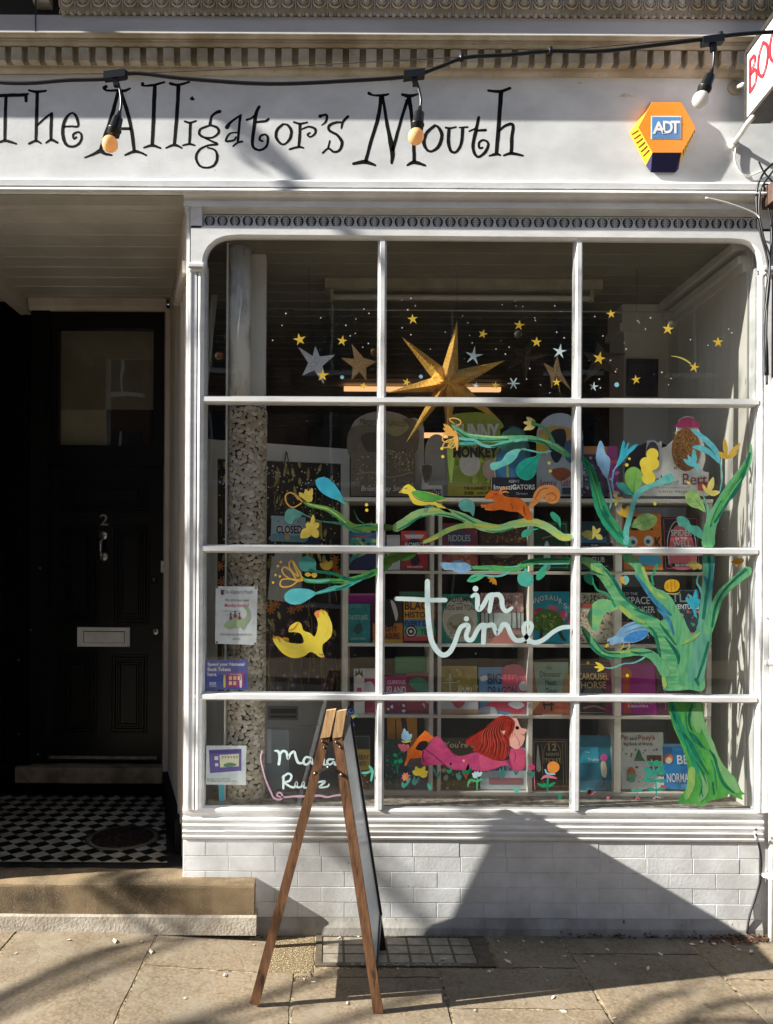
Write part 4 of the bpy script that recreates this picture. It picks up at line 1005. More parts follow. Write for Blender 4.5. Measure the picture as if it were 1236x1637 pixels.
# ------------------------------------------------------------------ white pipe and cables at the right
pp = thing('drainpipe', 'slim white painted conduit pipe running up the right edge of the window', 'pipe', (ax(1228), -.06, 0))
b = MB(); b.tube([(ax(1227), -.055, .0), (ax(1227), -.055, az(640, -.055))], .0165, 14, WHITE); b.build('pipe', WHITE, pp)
b = MB(); b.lathe([(.022, 0), (.022, .07), (.017, .09), (.012, .12), (0, .125)], (ax(1227), -.055, az(640, -.055)), 16, WHITE); b.build('pipe_cap', WHITE, pp)
for yy in (985, 1402, 1060):
    b = MB(); b.lathe([(.0205, 0), (.0205, .03)], (ax(1227), -.055, az(yy, -.055)), 16, WHITE); b.box(ax(1227)-.03, ax(1227)+.03, -.045, .0, az(yy, -.05)+.005, az(yy, -.05)+.02); b.build('pipe_clip', WHITE, pp)
b = MB(); b.box(ax(1233, 0), 3.2, -.06, .3, -.1, az(300), M('dark_neighbour_brick', '2c1e17', .9, '15100d', 12, bump=.8, bscale=40)); b.box(ax(1220), ax(1232.5), -.004, .3, -.1, az(331)-.001, WHITE)
tag(b.build('neighbour_wall', None), 'dark brown brick edge of the neighbouring building at the right', 'wall')
BLKC = M('black_cable', '0c0c0c', .45)
cb = thing('wall_cables', 'loose bundle of black cables dropping down the right corner of the shopfront', 'cable', P(1222, 600, -.06))
for pts, r_, Y_ in (([(1240, 258), (1222, 275), (1211, 300), (1210, 335), (1216, 372), (1226, 410), (1230, 450), (1226, 500), (1225, 560), (1226, 615)], .0055, -.075),
                    ([(1245, 262), (1228, 284), (1216, 305), (1214, 340), (1221, 380), (1231, 415), (1227, 470), (1222, 520), (1224, 600)], .0045, -.09),
                    ([(1240, 300), (1222, 296), (1228, 330), (1234, 370), (1229, 430), (1223, 480), (1227, 560), (1228, 600)], .004, -.07),
                    ([(1213, 258), (1222, 276), (1240, 296)], .004, -.08)):
    b = MB(); b.tube([P(x, y, Y_) for x, y in smooth(pts, 8)], r_, 7); b.build('cable', BLKC, cb)
b = MB(); b.tube([P(x, y, -.09) for x, y in smooth([(1128, 316), (1165, 325), (1205, 340), (1216, 350)], 6)], .004, 6, MATS['white_flex']); o = b.build('cable', None, cb); o['label'] = 'thin white flex'
b = MB(); b.cbox(ax(1226, -.1), ax(1250, -.1), -.13, -.04, az(322, -.1), az(290, -.1), .01, M('rust_brown_box', '5a4034', .7, '33241e', 20)); b.build('junction_box', None, cb)
b = MB()
b.tube([P(x, y, Y_) for x, y, Y_ in smooth([(1208, 1333, -.085), (1212, 1345, -.05), (1217, 1372, -.02), (1216, 1405, -.015), (1208, 1435, -.015), (1199, 1462, -.02), (1194, 1492, -.03)], 6)], .0052, 7, BLKC)
b.tube([P(1207, 1331, -.08), P(1211.5, 1345, -.055)], .0072, 8, MATS['white_flex']); b.ball(P(1209, 1326, -.082), .006, DARKC, 8, 5)
tag(b.build('loose_flex', None), 'single black flex looping down the white blocks beside the pipe foot', 'cable')

# ------------------------------------------------------------------ festoon lights
YL = -1.25
fs = thing('festoon_lights', 'black festoon light string slung across the front above the shop sign', 'string lights', P(665, 120, YL))
b = MB(); pth = smooth([(-260, 138), (-60, 131), (40, 133), (110, 128), (172, 126), (215, 117), (300, 126), (430, 134), (560, 129), (655, 122), (700, 108), (745, 92), (810, 88), (880, 82), (960, 82), (1050, 72), (1130, 62), (1180, 55), (1260, 50), (1500, 40)], 6)
b.tube([P(x, y, YL) for x, y in pth], .0062, 8, BLKC); b.build('cable', None, fs)
b = MB(); b.tube([P(x, y, YL+.01) for x, y in smooth([(-260, 120), (200, 117), (480, 105), (740, 91), (880, 82), (1236, 50), (1500, 28)], 4)], .0016, 5, STEEL); b.build('support_wire', STEEL, fs)
for (x, y) in ((880, 80), (738, 90), (1152, 56), (201, 118)):
    b = MB(); b.tube([P(x, y-4, YL), P(x, y+7, YL)], .008, 7, BLKC); b.build('cable_tie', BLKC, fs)
RUB = M('black_lamp_rubber', '121212', .35)
for (jx, jy, path, hx, hy, bx, by, warm, la) in ((185, 122, [(185, 122), (191, 140), (194, 165), (190, 190)], (189, 188), (181, 216), 176, 230, 1, 'leftmost lamp, frosted globe tinted amber as sunlit'),
                                        (663, 121, [(663, 121), (669, 140), (673, 160), (671, 182)], (670.5, 180), (666.5, 208), 665, 218, 1, 'middle lamp, frosted globe tinted amber as sunlit'),
                                        (1140, 66, [(1140, 66), (1141.5, 85), (1140, 105), (1135, 122)], (1135, 121), (1123, 150), 1120, 159, 0, 'rightmost lamp, plain white globe'),
                                        (-300, 128, [(-300, 128), (-296, 150), (-297, 185)], (-297, 185), (-298, 212), -298, 224, 0, None), (1610, 30, [(1610, 30), (1612, 60), (1610, 90)], (1610, 88), (1606, 118), 1604, 128, 0, None)):
    b = MB(); b.beam(P(jx-18, jy+1, YL), P(jx+16, jy-3, YL), Vector((0, 0, .012)), Vector((0, .012, 0)), RUB); b.beam(P(jx-1, jy, YL), P(jx+1, jy+16, YL), Vector((.008, 0, 0)), Vector((0, .008, 0)), RUB)
    b.tube([P(x, y, YL) for x, y in smooth(path, 5)], .0042, 7, RUB)
    h0, h1 = P(*hx, YL), P(*hy, YL); d = h1-h0
    b.tube([h0-d*.35, h0, h0+d*.02, h0+d*.62, h0+d*.64, h0+d*.72, h0+d*.74, h1], [.006, .011, .0165, .019, .0225, .0225, .020, .0205], 16, RUB)
    o = b.build('lamp_holder', RUB, fs)
    g = MB(); c = P(bx, by, YL); g.ball(c, .0265, M('sun_tinted_frosted_globe', 'f3cf9f', .25, 'efc48c', 3, trans=.45) if warm else M('white_frosted_globe', 'dedcd8', .2, 'd4d2ce', 3, trans=.4), 24, 14)  # amber tint carries the sun shining through the white globes
    q = g.build('globe', None, fs)
    if la: q['label'] = la
INKGAIN[0] = 2.5
# ------------------------------------------------------------------ the room behind the window
room = MB()
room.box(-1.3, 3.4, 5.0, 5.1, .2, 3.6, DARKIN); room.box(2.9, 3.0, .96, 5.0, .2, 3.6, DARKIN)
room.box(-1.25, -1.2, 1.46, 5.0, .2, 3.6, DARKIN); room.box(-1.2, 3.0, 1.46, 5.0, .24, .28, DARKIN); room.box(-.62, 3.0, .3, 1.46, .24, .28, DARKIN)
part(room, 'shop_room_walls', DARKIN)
zi = 3.45
b = MB(); y_ = .36 - .142*2
while y_ < 4.9:
    x_l = xr(y_+.14)+.04 if y_ < 1.4 else -1.2
    b.box(x_l, 2.95, max(y_, .06)+.001, y_+.139, zi, zi+.02); b.profile([(y_+.137, zi+.001), (y_+.138, zi-.005), (y_+.143, zi-.005), (y_+.144, zi+.001)], x_l, 2.95); y_ += .142
b.add([(xr(.07)+.04, .07, zi+.021), (2.95, .07, zi+.021), (2.95, 5, zi+.021), (-1.2, 5, zi+.021), (-1.2, 1.5, zi+.021), (xr(1.42)+.03, 1.42, zi+.021)], [(0,1,2,3,4,5)])
part(b, 'shop_ceiling', CEILI)
b = MB()
yy = .055
while yy < .93:
    b.box(2.075, 2.10, yy, yy+.083, .6, zi-.001); yy += .085
b.box(2.10, 2.12, .05, .95, .6, zi)
for (a, c) in ((0, .07), (.07, .045), (.11, .02)): b.box(2.075-c, 2.074, .06, .94, zi-.04-a, zi-.001-a)
part(b, 'boarded_side_wall', INTG)
b = MB(); b.box(1.80, 2.06, .955, 1.2, .6, zi-.001); b.box(1.77, 2.06, .945, 1.2, zi-.17, zi-.12); b.box(1.785, 2.06, .95, 1.2, zi-.12, zi-.002); b.box(2.06, 2.9, .955, 1.0, .3, zi-.001)
part(b, 'pillar', INTG)

# pebble clad column
colm = thing('pebble_column', 'round column clad in flat pale pebbles just inside the left of the window', 'column', (ax(392.5, .2), .2, .6))
cx, cy, cr = ax(393, .20), .20, .103
b = MB(); b.tube([(cx, cy, .6), (cx, cy, az(648, .1))], cr-.006, 32, M('pebble_grout', '3b332a', .9)); b.build('column_core', None, colm)
b = MB(); random.seed(21)
PEB = [M('pale_pebble_%d' % i, c, .55, c2, 12) for i, (c, c2) in enumerate((('c9bfad', 'b5aa98'), ('bcb19c', 'a89c86'), ('d6cebf', 'c6bcaa'), ('b3a690', '9c907b')))]
z = .60
pts_ = []
tries = 0
def okp(a, z):
    for (a2, z2) in pts_:
        if abs(z-z2) < .03:
            da = (a-a2)*cr
            if (da/.0265)**2 + ((z-z2)/.0215)**2 < .60: return False
    return True
for _ in range(60000):
    a = random.uniform(-math.pi, .15*math.pi) if random.random() < .9 else random.uniform(-math.pi, math.pi); zz = random.uniform(.60, az(652, .1))
    if okp(a, zz): pts_.append((a, zz))
for (a, zz) in pts_:
    c = Vector((cx+cr*math.cos(a), cy+cr*math.sin(a), zz)); nrm = Vector((math.cos(a), math.sin(a), 0)); tg = Vector((-math.sin(a), math.cos(a), 0)); up = Vector((0, 0, 1))
    th = random.gauss(0, .5); u = tg*math.cos(th)+up*math.sin(th); v = up*math.cos(th)-tg*math.sin(th)
    M3 = Matrix((u, v, nrm)).transposed()
    b.ball(c, (random.uniform(.0150, .0195), random.uniform(.0108, .0132), .0045), random.choice(PEB), 10, 6, M3)
b.build('pebble_cladding', None, colm)
b = MB(); b.tube([(cx-.04, cy-.02, az(648, .1)), (cx-.04, cy-.02, zi-.002)], .062, 24, M('scuffed_grey_column_paint', 'dddbd5', .7, 'a19e95', 9, (1, 1, .4), bump=.3, lo=.45, hi=.6)); b.build('painted_upper_shaft', None, colm)
b = MB(); b.box(cx-.035, cx+.092, cy+.04, cy+.10, az(642, .1), zi-.002, INTG); b.box(ax(359.5, .1), ax(362, .1), .10, .13, .6, zi-.002, INTG); b.build('flat_post', None, colm)
b = MB(); b.beam(P(325, 640, .5), P(343, 472, .5), Vector((.016, 0, 0)), Vector((0, .01, 0))); tag(b.build('leaning_batten', INTG), 'pale wooden batten leaning in the top left corner of the window', 'batten')

# ------------------------------------------------------------------ shop door seen at an angle inside, flower painted glass
dY = lambda x: .40 + (x-327)/223*.30
fd = lambda x, y: P(x, y, dY(x))
def fdo(o): return lambda x, y: P(x, y, dY(x)-o)
sd_ = thing('shop_door', 'white framed shop door with wildflowers on its dark glass behind the pebble column', 'door', fd(440, 1290))
b = MB()
for q in (((318, 700), (347, 703), (347, 1292), (318, 1292)), ((545, 717), (559, 718), (559, 1292), (545, 1292)), ((347, 703), (545, 717), (545, 741), (347, 733)), ((347, 1106), (545, 1106), (545, 1122), (347, 1122)), ((347, 1268), (545, 1268), (545, 1292), (347, 1292))):
    b.slab(q, fd, (0, .045, 0), INTW)
b.slab([(347, 1122), (545, 1122), (545, 1268), (347, 1268)], lambda x, y: P(x, y, dY(x)+.012), (0, .02, 0), INTG)
b.slab([(347, 1160), (545, 1160), (545, 1163), (347, 1163)], fd, (0, .03, 0), INTW)
b.build('door_frame', INTW, sd_)
b = MB(); b.slab([(428, 1129), (477, 1129), (477, 1151), (428, 1151)], fd, (0, .008, 0), M('grey_letter_flap', '8b877c', .4)); b.slab([(432, 1133), (474, 1133), (474, 1141), (432, 1141)], fdo(.003), (0, .002, 0), DARKC); b.slab([(432, 1143.5), (474, 1143.5), (474, 1148), (432, 1148)], fdo(.003), (0, .002, 0), DARKC); b.build('letter_slot', None, sd_)
b = MB(); b.slab([(347, 733), (545, 741), (545, 1106), (347, 1106)], lambda x, y: P(x, y, dY(x)+.02), (0, .006, 0), M('dark_door_backing', '1c1510', .35, '2c2218', 5)); b.build('dark_glass', None, sd_)
INKGAIN[0] = 4.0; b = MB(); random.seed(8)
YG, OL, WD, ORF, PUR, GRN = ink('a08a3c'), ink('7a6a30'), ink('cfc7ae'), ink('c2571e'), ink('4d3148'), ink('43502a')
lay = [.0]
def fo(x, y): return P(x, y, dY(x)+.018-lay[0])
for i in range(150):
    x = random.uniform(350, 543); y = random.choice((random.uniform(760, 900), random.uniform(940, 1080), random.uniform(960, 1105))); lay[0] = .0004*(i % 9)
    h = random.uniform(30, 90); ribbon(b, [(x, min(y+h, 1104), 1.0), (x+random.uniform(-6, 6), y+h/2 if y+h/2 < 1104 else 1100, .9), (x+random.uniform(-10, 10), y, .5)], fo, random.choice((OL, GRN, GRN)), 3, cap=False)
for i in range(80):
    x = random.uniform(352, 540); y = random.choice((random.uniform(742, 775), random.uniform(742, 860), random.uniform(885, 900), random.uniform(960, 1030))); lay[0] = .004+.0002*(i % 7)
    a = random.uniform(-.5, .5); L = random.uniform(5, 10)
    pts = [(0, -L), (2.4, -L*.2), (1.6, L*.7), (0, L), (-1.6, L*.7), (-2.4, -L*.2)]
    blob(b, [(x+p*math.cos(a)-q*math.sin(a), y+p*math.sin(a)+q*math.cos(a)) for p, q in pts], fo, random.choice((YG, YG, OL)), 3)
for i in range(230):
    x = random.uniform(349, 543); y = 742+abs(random.gauss(0, 70)); lay[0] = .0062
    if y < 925: disc(b, x, y, random.uniform(.5, 1.7), fo, WD if i % 4 else YG, 6)
for i, (x, y) in enumerate(((433, 975), (441, 966), (466, 975), (478, 970), (424, 968), (536, 895), (540, 915), (534, 906), (448, 905), (352, 905), (355, 930), (350, 985))):
    lay[0] = .0066+.0002*(i % 3)
    for k in range(7):
        a = 6.28*k/7; ribbon(b, [(x, y, 2), (x+6*math.cos(a), y+6*math.sin(a), 2.6), (x+8*math.cos(a), y+8*math.sin(a), .6)], fo, ORF, 2, cap=False)
for i in range(60):
    x = random.uniform(350, 542); y = random.uniform(1000, 1102) if i % 4 else random.uniform(962, 1000); lay[0] = .0066+.0002*(i % 5); r_ = random.uniform(4, 8)
    for k in range(9):
        a = 6.28*k/9+i; ribbon(b, [(x+1.5*math.cos(a), y+1.5*math.sin(a), 1.2), (x+r_*math.cos(a), y+r_*math.sin(a), 1.0)], fo, PUR, 2, cap=False, sm=False)
    disc(b, x, y, 1.3, lambda u, v: fo(u, v)+Vector((0, -.0004, 0)), YG if i % 5 else WD, 7)
b.build('wildflower_decoration', None, sd_); INKGAIN[0] = 2.5
# strap, closed sign, paper on the door
cs = thing('closed_sign', 'pale blue CLOSED sign hanging on the shop door inside', 'sign', fd(472, 868))
SGN = ink('9cc3d6', c2='86b2c8')
b = MB(); fs1 = fdo(.035); b.slab([(434, 824), (489, 827), (488, 867), (433, 865)], fs1, (0, .004, 0), SGN); b.build('sign_board', SGN, cs)
b = MB(); fs2 = fdo(.0365); blob(b, [(434, 855), (450, 852), (470, 857), (488, 854), (488, 866), (434, 864)], fs2, ink('5f96b4')); b.slab([(443, 839), (484, 840), (484, 853), (443, 853)], fdo(.0372), (0, .0004, 0), ink('e3e2dc'))
for (x, y) in ((445, 833), (455, 831), (477, 834), (482, 860), (444, 862)): disc(b, x, y, 2.2, fdo(.037), ink('b59a6a'), 8)
blob(b, [(455, 856), (460, 853), (463, 858), (462, 863), (456, 862)], fdo(.0376), ink('d8a35a')); b.build('sea_scene', None, cs)
b = MB(); text(b, 'CLOSED', 442, 840, 483, 853, fdo(.0380), ink('1d2440'), .03); b.build('sign_lettering', None, cs)
b = MB(); b.tube([fdo(.030)(458, 722), fdo(.032)(448, 780), fdo(.030)(441, 826)], .003, 5, BLKC); b.tube([fdo(.030)(458, 722), fdo(.028)(461, 735), fdo(.03)(444, 868)], .003, 5, BLKC); b.build('hanging_cord', BLKC, cs)
b = MB(); b.slab([(490, 833), (514, 832), (516, 862), (491, 864)], fdo(.02), (0, .003, 0), ink('b7a53c')); text(b, 'OPEN', 493, 834, 505, 850, fdo(.0205), ink('23347a'), .04); b.slab([(489, 858), (513, 858), (512, 870), (488, 870)], fdo(.024), (0, .003, 0), ink('20304f'))
tag(b.build('door_card', None), 'small yellow and blue card beside the CLOSED sign on the shop door', 'card')
b = MB(); b.slab([(435, 883), (483, 884), (482, 966), (428, 958)], fdo(.03), (0, .001, 0), ink('a5a199')); blob(b, [(434, 884), (440, 885), (437, 890)], fdo(.031), DARKC)
tag(b.build('paper_sheet', None), 'blank grey paper sheet hung on the flower door below the CLOSED sign', 'paper')
# clear acrylic stand, low left
b = MB(); b.slab([(426, 1166), (462, 1167), (462, 1278), (426, 1284)], at(.30), (0, .004, 0), M('pale_acrylic', 'a9b7bb', .15, '9aabb0', 3, alpha=.55)); b.slab([(426, 1166), (434, 1166), (434, 1220), (426, 1220)], at(.295), (0, .004, 0), M('acrylic_glint', 'dfe6e8', .1, alpha=.6))
tag(b.build('acrylic_stand', None), 'clear acrylic stand beside the foot of the pebble column', 'display stand')
b = MB(); b.slab([(349, 1250), (358, 1252), (357, 1292), (351, 1292)], at(.08), (0, .02, 0), ink('2aa0c0')); tag(b.build('blue_card', None), 'bright blue card standing at the window foot left of the column', 'card')

# ------------------------------------------------------------------ white shelf unit
YS = .20
shelf = thing('display_shelving', 'white open bookshelves filling the window behind the painted glass', 'shelves', (ax(840, YS), YS, az(1292, YS)))
SR = [(795, 801), (911.5, 916.5), (1028, 1033), (1142, 1147), (1264.5, 1271)]
posts = [(548, 557), (688, 694), (701, 706.5), (846, 852.5), (984, 994), (1131, 1138)]
for i, (a, c) in enumerate(SR):
    b = MB(); b.cbox(ax(548, YS), ax(1138, YS), YS-(.012 if i == 0 else 0), YS+.26, az(c, YS), az(a, YS), .0015); b.build('shelf_board', SHELFW, shelf)
for i, (a, c) in enumerate(posts):
    for k in range(len(SR)-1):
        b = MB(); b.box(ax(a, YS), ax(c, YS), YS-.002, YS+.24, az(SR[k+1][0], YS)+.0005, az(SR[k][1], YS)-.0005); b.build('upright', SHELFW, shelf)
    b = MB(); b.box(ax(a, YS), ax(c, YS), YS-.002, YS+.24, az(1292, YS), az(SR[-1][1], YS)-.0005); b.build('upright', SHELFW, shelf)

# ------------------------------------------------------------------ books
def book(px0, py0, px1, py1, cover, label, deco=(), texts=(), Y=None, th=.018, lean=.10, name='book', group=None, c2=None, pages='cfc8b8', cat='book', seed=0, skew=0):
    """a book or card standing face out; px box of its front, py1 on the shelf; deco/text positions in 0..1 of the cover"""
    Y = Y if Y is not None else YS+.03
    base = P((px0+px1)/2, py1, Y)
    zb = base.z
    def place(x, y, out=0.0):
        p = P(x, y, Y)
        return Vector((p.x, Y + (p.z-zb)*math.tan(lean) - out, zb+(p.z-zb)))
    t = thing(name, label, cat, (base.x, base.y, base.z), group)
    cm_ = ink(cover, c2=c2)
    sk = skew
    b = MB()
    b.slab([(px0+sk, py0), (px1+sk, py0), (px1, py1), (px0, py1)], lambda x, y: place(x, y), (0, .0025, 0), cm_)
    if th > .006:
        b.slab([(px0+sk+.8, py0+.8), (px1+sk-.8, py0+.8), (px1-.8, py1-.5), (px0+.8, py1-.5)], lambda x, y: place(x, y, -.0026), (0, th-.005, 0), ink(pages, c2='b5ad9a', scale=200))
        b.slab([(px0+sk, py0), (px1+sk, py0), (px1, py1), (px0, py1)], lambda x, y: place(x, y, -(th-.002)), (0, .002, 0), cm_)
    b.build('cover', cm_, t)
    W_, H_ = px1-px0, py1-py0
    cc = lambda u, v: (px0+u*W_+sk*(1-v), py0+v*H_)
    if deco:
        rnd = random.Random(seed or hash(label) % 999 if False else seed+len(label))
        b = MB(); o = .0006
        for d in deco:
            o += .0003; F = (lambda oo: (lambda x, y: place(x, y, oo)))(o)
            k = d[0]
            if k == 'rect': _, u0, v0, u1, v1, c_ = d; b.flat([cc(u0, v0), cc(u1, v0), cc(u1, v1), cc(u0, v1)], F, ink(c_))
            elif k == 'disc': _, u, v, r_, c_ = d; x, y = cc(u, v); disc(b, x, y, r_*W_, F, ink(c_), 20)
            elif k == 'oval': _, u, v, ru, rv, c_ = d; x, y = cc(u, v); disc(b, x, y, ru*W_, F, ink(c_), 24, rv*H_)
            elif k == 'poly': _, pts, c_ = d; b.flat([cc(*p) for p in pts], F, ink(c_))
            elif k == 'blob': _, pts, c_ = d; blob(b, [cc(*p) for p in pts], F, ink(c_), 4)
            elif k == 'line': _, pts, wd, c_ = d; ribbon(b, [cc(*p)+(wd,) for p in pts], F, ink(c_), 4)
            elif k == 'frame':
                _, m_, wd, c_ = d; e = wd/W_; g = wd/H_; mh = m_*W_/H_
                for q in ((m_, mh, 1-m_, mh+g), (m_, 1-mh-g, 1-m_, 1-mh), (m_, mh+g, m_+e, 1-mh-g), (1-m_-e, mh+g, 1-m_, 1-mh-g)):
                    b.flat([cc(q[0], q[1]), cc(q[2], q[1]), cc(q[2], q[3]), cc(q[0], q[3])], F, ink(c_))
            elif k == 'spots':
                _, n_, u0, v0, u1, v1, sz, cols = d
                for i in range(n_):
                    x, y = cc(rnd.uniform(u0, u1), rnd.uniform(v0, v1)); r_ = sz*rnd.uniform(.4, 1.2)
                    pts = [(x+r_*rnd.uniform(.5, 1.2)*math.cos(6.28*q/7), y+r_*rnd.uniform(.5, 1.2)*math.sin(6.28*q/7)) for q in range(7)]
                    oo = o+.00012*(i % 9)
                    b.flat(pts, (lambda q: (lambda x, y: place(x, y, q)))(oo), ink(rnd.choice(cols)))
                o += .0012
        b.build('cover_picture', None, t)
    if texts:
        b = MB()
        for (s_, u0, v0, u1, v1, c_) in texts:
            (x0, y0), (x1, y1) = cc(u0, v0), cc(u1, v1); text(b, s_, x0, y0, x1, y1, lambda x, y: place(x, y, .0042), ink(c_), .015)
        b.build('title_lettering', None, t)
    return t
BK = 'books facing out on the window shelves'
# row just above eye level
book(560, 851, 600, 911, '3a8f7a', 'green and yellow splashed picture book at the far left of the uppermost book row', [('spots', 60, 0, 0, 1, 1, 4, ['5fc26a', 'e6d84a', '2f8fb8', '1b2f63', 'bfe27a', '2b6a4a']), ('rect', 0, 0, 1, .14, '2f5f9c'), ('line', [(.2, .08), (.5, .12), (.8, .07)], 2.2, 'd0485a'), ('blob', [(.1, .75), (.5, .62), (.95, .5), (1, 1), (0, 1)], '1c2340')], group=BK)
book(619, 855, 640, 911, 'c4bdb6', 'pale book with a red swoosh behind the tall window bar', [('blob', [(.1, .5), (.5, .3), (.9, .5), (.6, .65)], 'a33037'), ('rect', 0, 0, 1, .1, 'a3a09c')], group=BK)
book(642, 848, 684, 911, 'a8232c', 'bright red book with a blue medallion on top', [('rect', 0, .02, 1, .25, 'd8362f'), ('disc', .5, .45, .36, '1c2340'), ('disc', .45, .1, .10, '2f63b5'), ('poly', [(.1, .1), (.9, .1), (.8, .2), (.2, .2)], 'd8d4cc'), ('rect', 0, .55, 1, 1, '8d1d25'), ('blob', [(.4, .62), (.6, .6), (.7, .8), (.5, .9), (.35, .8)], '241417')], [('ROMEO', .15, .30, .85, .42, 'd8d4cc'), ('AND THE', .25, .45, .75, .52, 'd8d4cc'), ('TINA MARTIN', .2, .9, .8, .95, 'd8d4cc')], group=BK)
book(704, 836, 765, 911, '5d1f2a', 'maroon book titled RIDDLES with a navy plaque', [('oval', .5, .32, .36, .15, '2a3350'), ('blob', [(.1, .72), (.4, .64), (.9, .7), (.95, .95), (.5, .99), (.1, .92)], '7d3a2c'), ('spots', 14, .3, .7, .95, .95, 3, ['b5622c', '8d4a33', '9c6a58'])], [('RIDDLES', .22, .25, .80, .39, 'a8a39c'), ('of the VERY', .3, .5, .72, .57, 'c47a86'), ('HUNGRY', .2, .59, .82, .69, 'c47a86')], group=BK)
book(768, 838, 844, 911, '2a1a12', 'dark brown ornate patterned book with a hanging face in a frame', [('spots', 120, .03, .04, .97, .4, 1.2, ['8a5a2c', '5d3a1e', '6d4a2a']), ('oval', .5, .64, .33, .22, '1a1512'), ('oval', .5, .60, .25, .15, '544a3a'), ('oval', .5, .5, .03, .03, 'c9c3b4'), ('spots', 60, .03, .72, .97, .97, 1.2, ['8a5a2c', '4b2f1b'])], group=BK)
book(850, 833, 911, 911, '123020', 'deep green book with red block letters at the right of its shelf bay', [('frame', .05, 2, '2b6a4a'), ('blob', [(.35, .5), (.45, .42), (.5, .7), (.48, .98), (.33, .98)], '9cc7a8'), ('line', [(.3, .35), (.6, .3), (.85, .4)], 1.5, '9c5a64')], [('DINKO', .55, .52, .85, .63, 'c43a3c'), ('CHINO', .57, .66, .85, .78, 'c43a3c')], group=BK)
book(930, 833, 972, 905, '173444', 'dark teal book standing behind the yellow painted flower', [('rect', 0, .35, 1, 1, '3d6f92'), ('spots', 12, 0, .5, 1, .95, 4, ['7aa6c4', 'c9d3d8', '2a5573'])], Y=YS+.07, group=BK)
book(930, 868, 983, 911, '10100f', 'black FAIRY TALE CLUB book', [('frame', .03, 1, '3a3a38')], [('THE', .3, .06, .5, .16, 'd8d4cc'), ('FAIRY TALE', .12, .24, .88, .46, 'd8d4cc'), ('CLUB', .3, .52, .7, .72, 'd8d4cc'), ('SHORT STORIES', .2, .84, .8, .9, 'a8a49c')], group=BK)
book(998, 820, 1060, 911, 'd9601f', 'orange BEAR book with two staring white eyes', [('rect', 0, .68, 1, 1, 'd96a2a'), ('oval', .24, .50, .13, .095, 'e8e4dc'), ('oval', .66, .49, .13, .095, 'e8e4dc'), ('disc', .26, .51, .06, '3a6f8c'), ('disc', .64, .50, .06, '3a6f8c'), ('disc', .26, .51, .03, '101010'), ('disc', .64, .50, .03, '101010'), ('line', [(.5, .62), (.46, .68), (.52, .7)], 1.2, '5a2410'), ('blob', [(.4, .74), (.8, .72), (.95, .8), (.9, .92), (.45, .9)], '3f8fc4')], [('BEAR', .04, .06, .78, .30, '1a120e'), ('K', .82, .42, .98, .62, '1a120e')], group=BK)
book(1062, 826, 1120, 911, '17151c', 'black and coral SPIDER IN THE WELL book with an arched border', [('frame', .03, 1.2, '8d3a44'), ('blob', [(.2, .95), (.18, .5), (.3, .22), (.5, .14), (.7, .22), (.84, .5), (.82, .95)], 'd4505a'), ('line', [(.14, .9), (.12, .45), (.28, .14), (.5, .07), (.74, .14), (.9, .45), (.88, .9)], 1.4, 'b0a4a4'), ('line', [(.35, .72), (.3, .6), (.5, .55), (.7, .6), (.65, .72)], 3.2, '17151c'), ('rect', .2, .88, .8, .94, '17151c')], [('SPIDER', .22, .24, .80, .36, 'ece6e0'), ('IN THE', .34, .38, .66, .44, 'ece6e0'), ('WELL', .26, .45, .76, .56, 'ece6e0'), ('BEN ROMA', .3, .885, .7, .935, 'ece6e0')], group=BK)
# second row
book(556, 949, 606, 1024, 'a5127c', 'tall magenta book behind the teal GHOSTLINES book', [('rect', .0, .0, 1, .04, 'c95aa6')], Y=YS+.08, group=BK)
book(553, 966, 592, 1028, '0f6a66', 'teal GHOSTLINES book with a faint dark figure', [('spots', 26, .02, .02, .98, .9, 3, ['12746e', '0c5a58', '1b8078']), ('blob', [(.4, .55), (.6, .5), (.7, .66), (.5, .78), (.35, .7)], '123a34')], [('GHOSTLINES', .1, .28, .9, .40, '7cc0ae'), ('LINDEN WREN', .2, .86, .8, .91, '8cc4b4')], group=BK)
book(596, 958, 644, 1028, '251a16', 'dark book with a horse head over an orange sky', [('rect', .0, .55, 1, 1, '9c5520'), ('blob', [(.3, .05), (.6, .02), (.75, .3), (.7, .6), (.45, .62), (.3, .4)], '111010'), ('blob', [(.6, .03), (.75, .1), (.85, .35), (.78, .5), (.7, .3)], 'b8b0a4'), ('rect', 0, .92, 1, 1, 'c4842c')], [('NIGHT', .2, .62, .82, .74, '2a1812'), ('TREASURE', .12, .77, .9, .9, '2a1812')], group=BK)
book(640, 946, 700, 960, '2f6a50', 'thin green book lying flat along the top of the BLACK HISTORY book', [], Y=YS+.1, th=.05, lean=0, group=BK)
book(646, 960, 697, 1028, '14100f', 'orange and blue striped BLACK HISTORY EVERY DAY book', [('rect', 0, 0, 1, .44, 'd07c22'), ('rect', 0, .44, 1, .62, '39669c'), ('rect', 0, .62, 1, .84, '3f8a62'), ('rect', 0, .84, 1, .95, 'b82f2c'), ('disc', .22, .73, .19, '14100f'), ('disc', .22, .73, .15, 'cfc8bc'), ('disc', .22, .73, .11, '14100f'), ('disc', .22, .73, .05, 'cfc8bc')], [('BLACK', .03, .03, .97, .22, '17110f'), ('HISTORY', .03, .27, .97, .41, '17110f'), ('EVERY DAY', .03, .48, .97, .60, '10131f'), ('YEAR', .52, .67, .95, .80, '14100f')], group=BK)
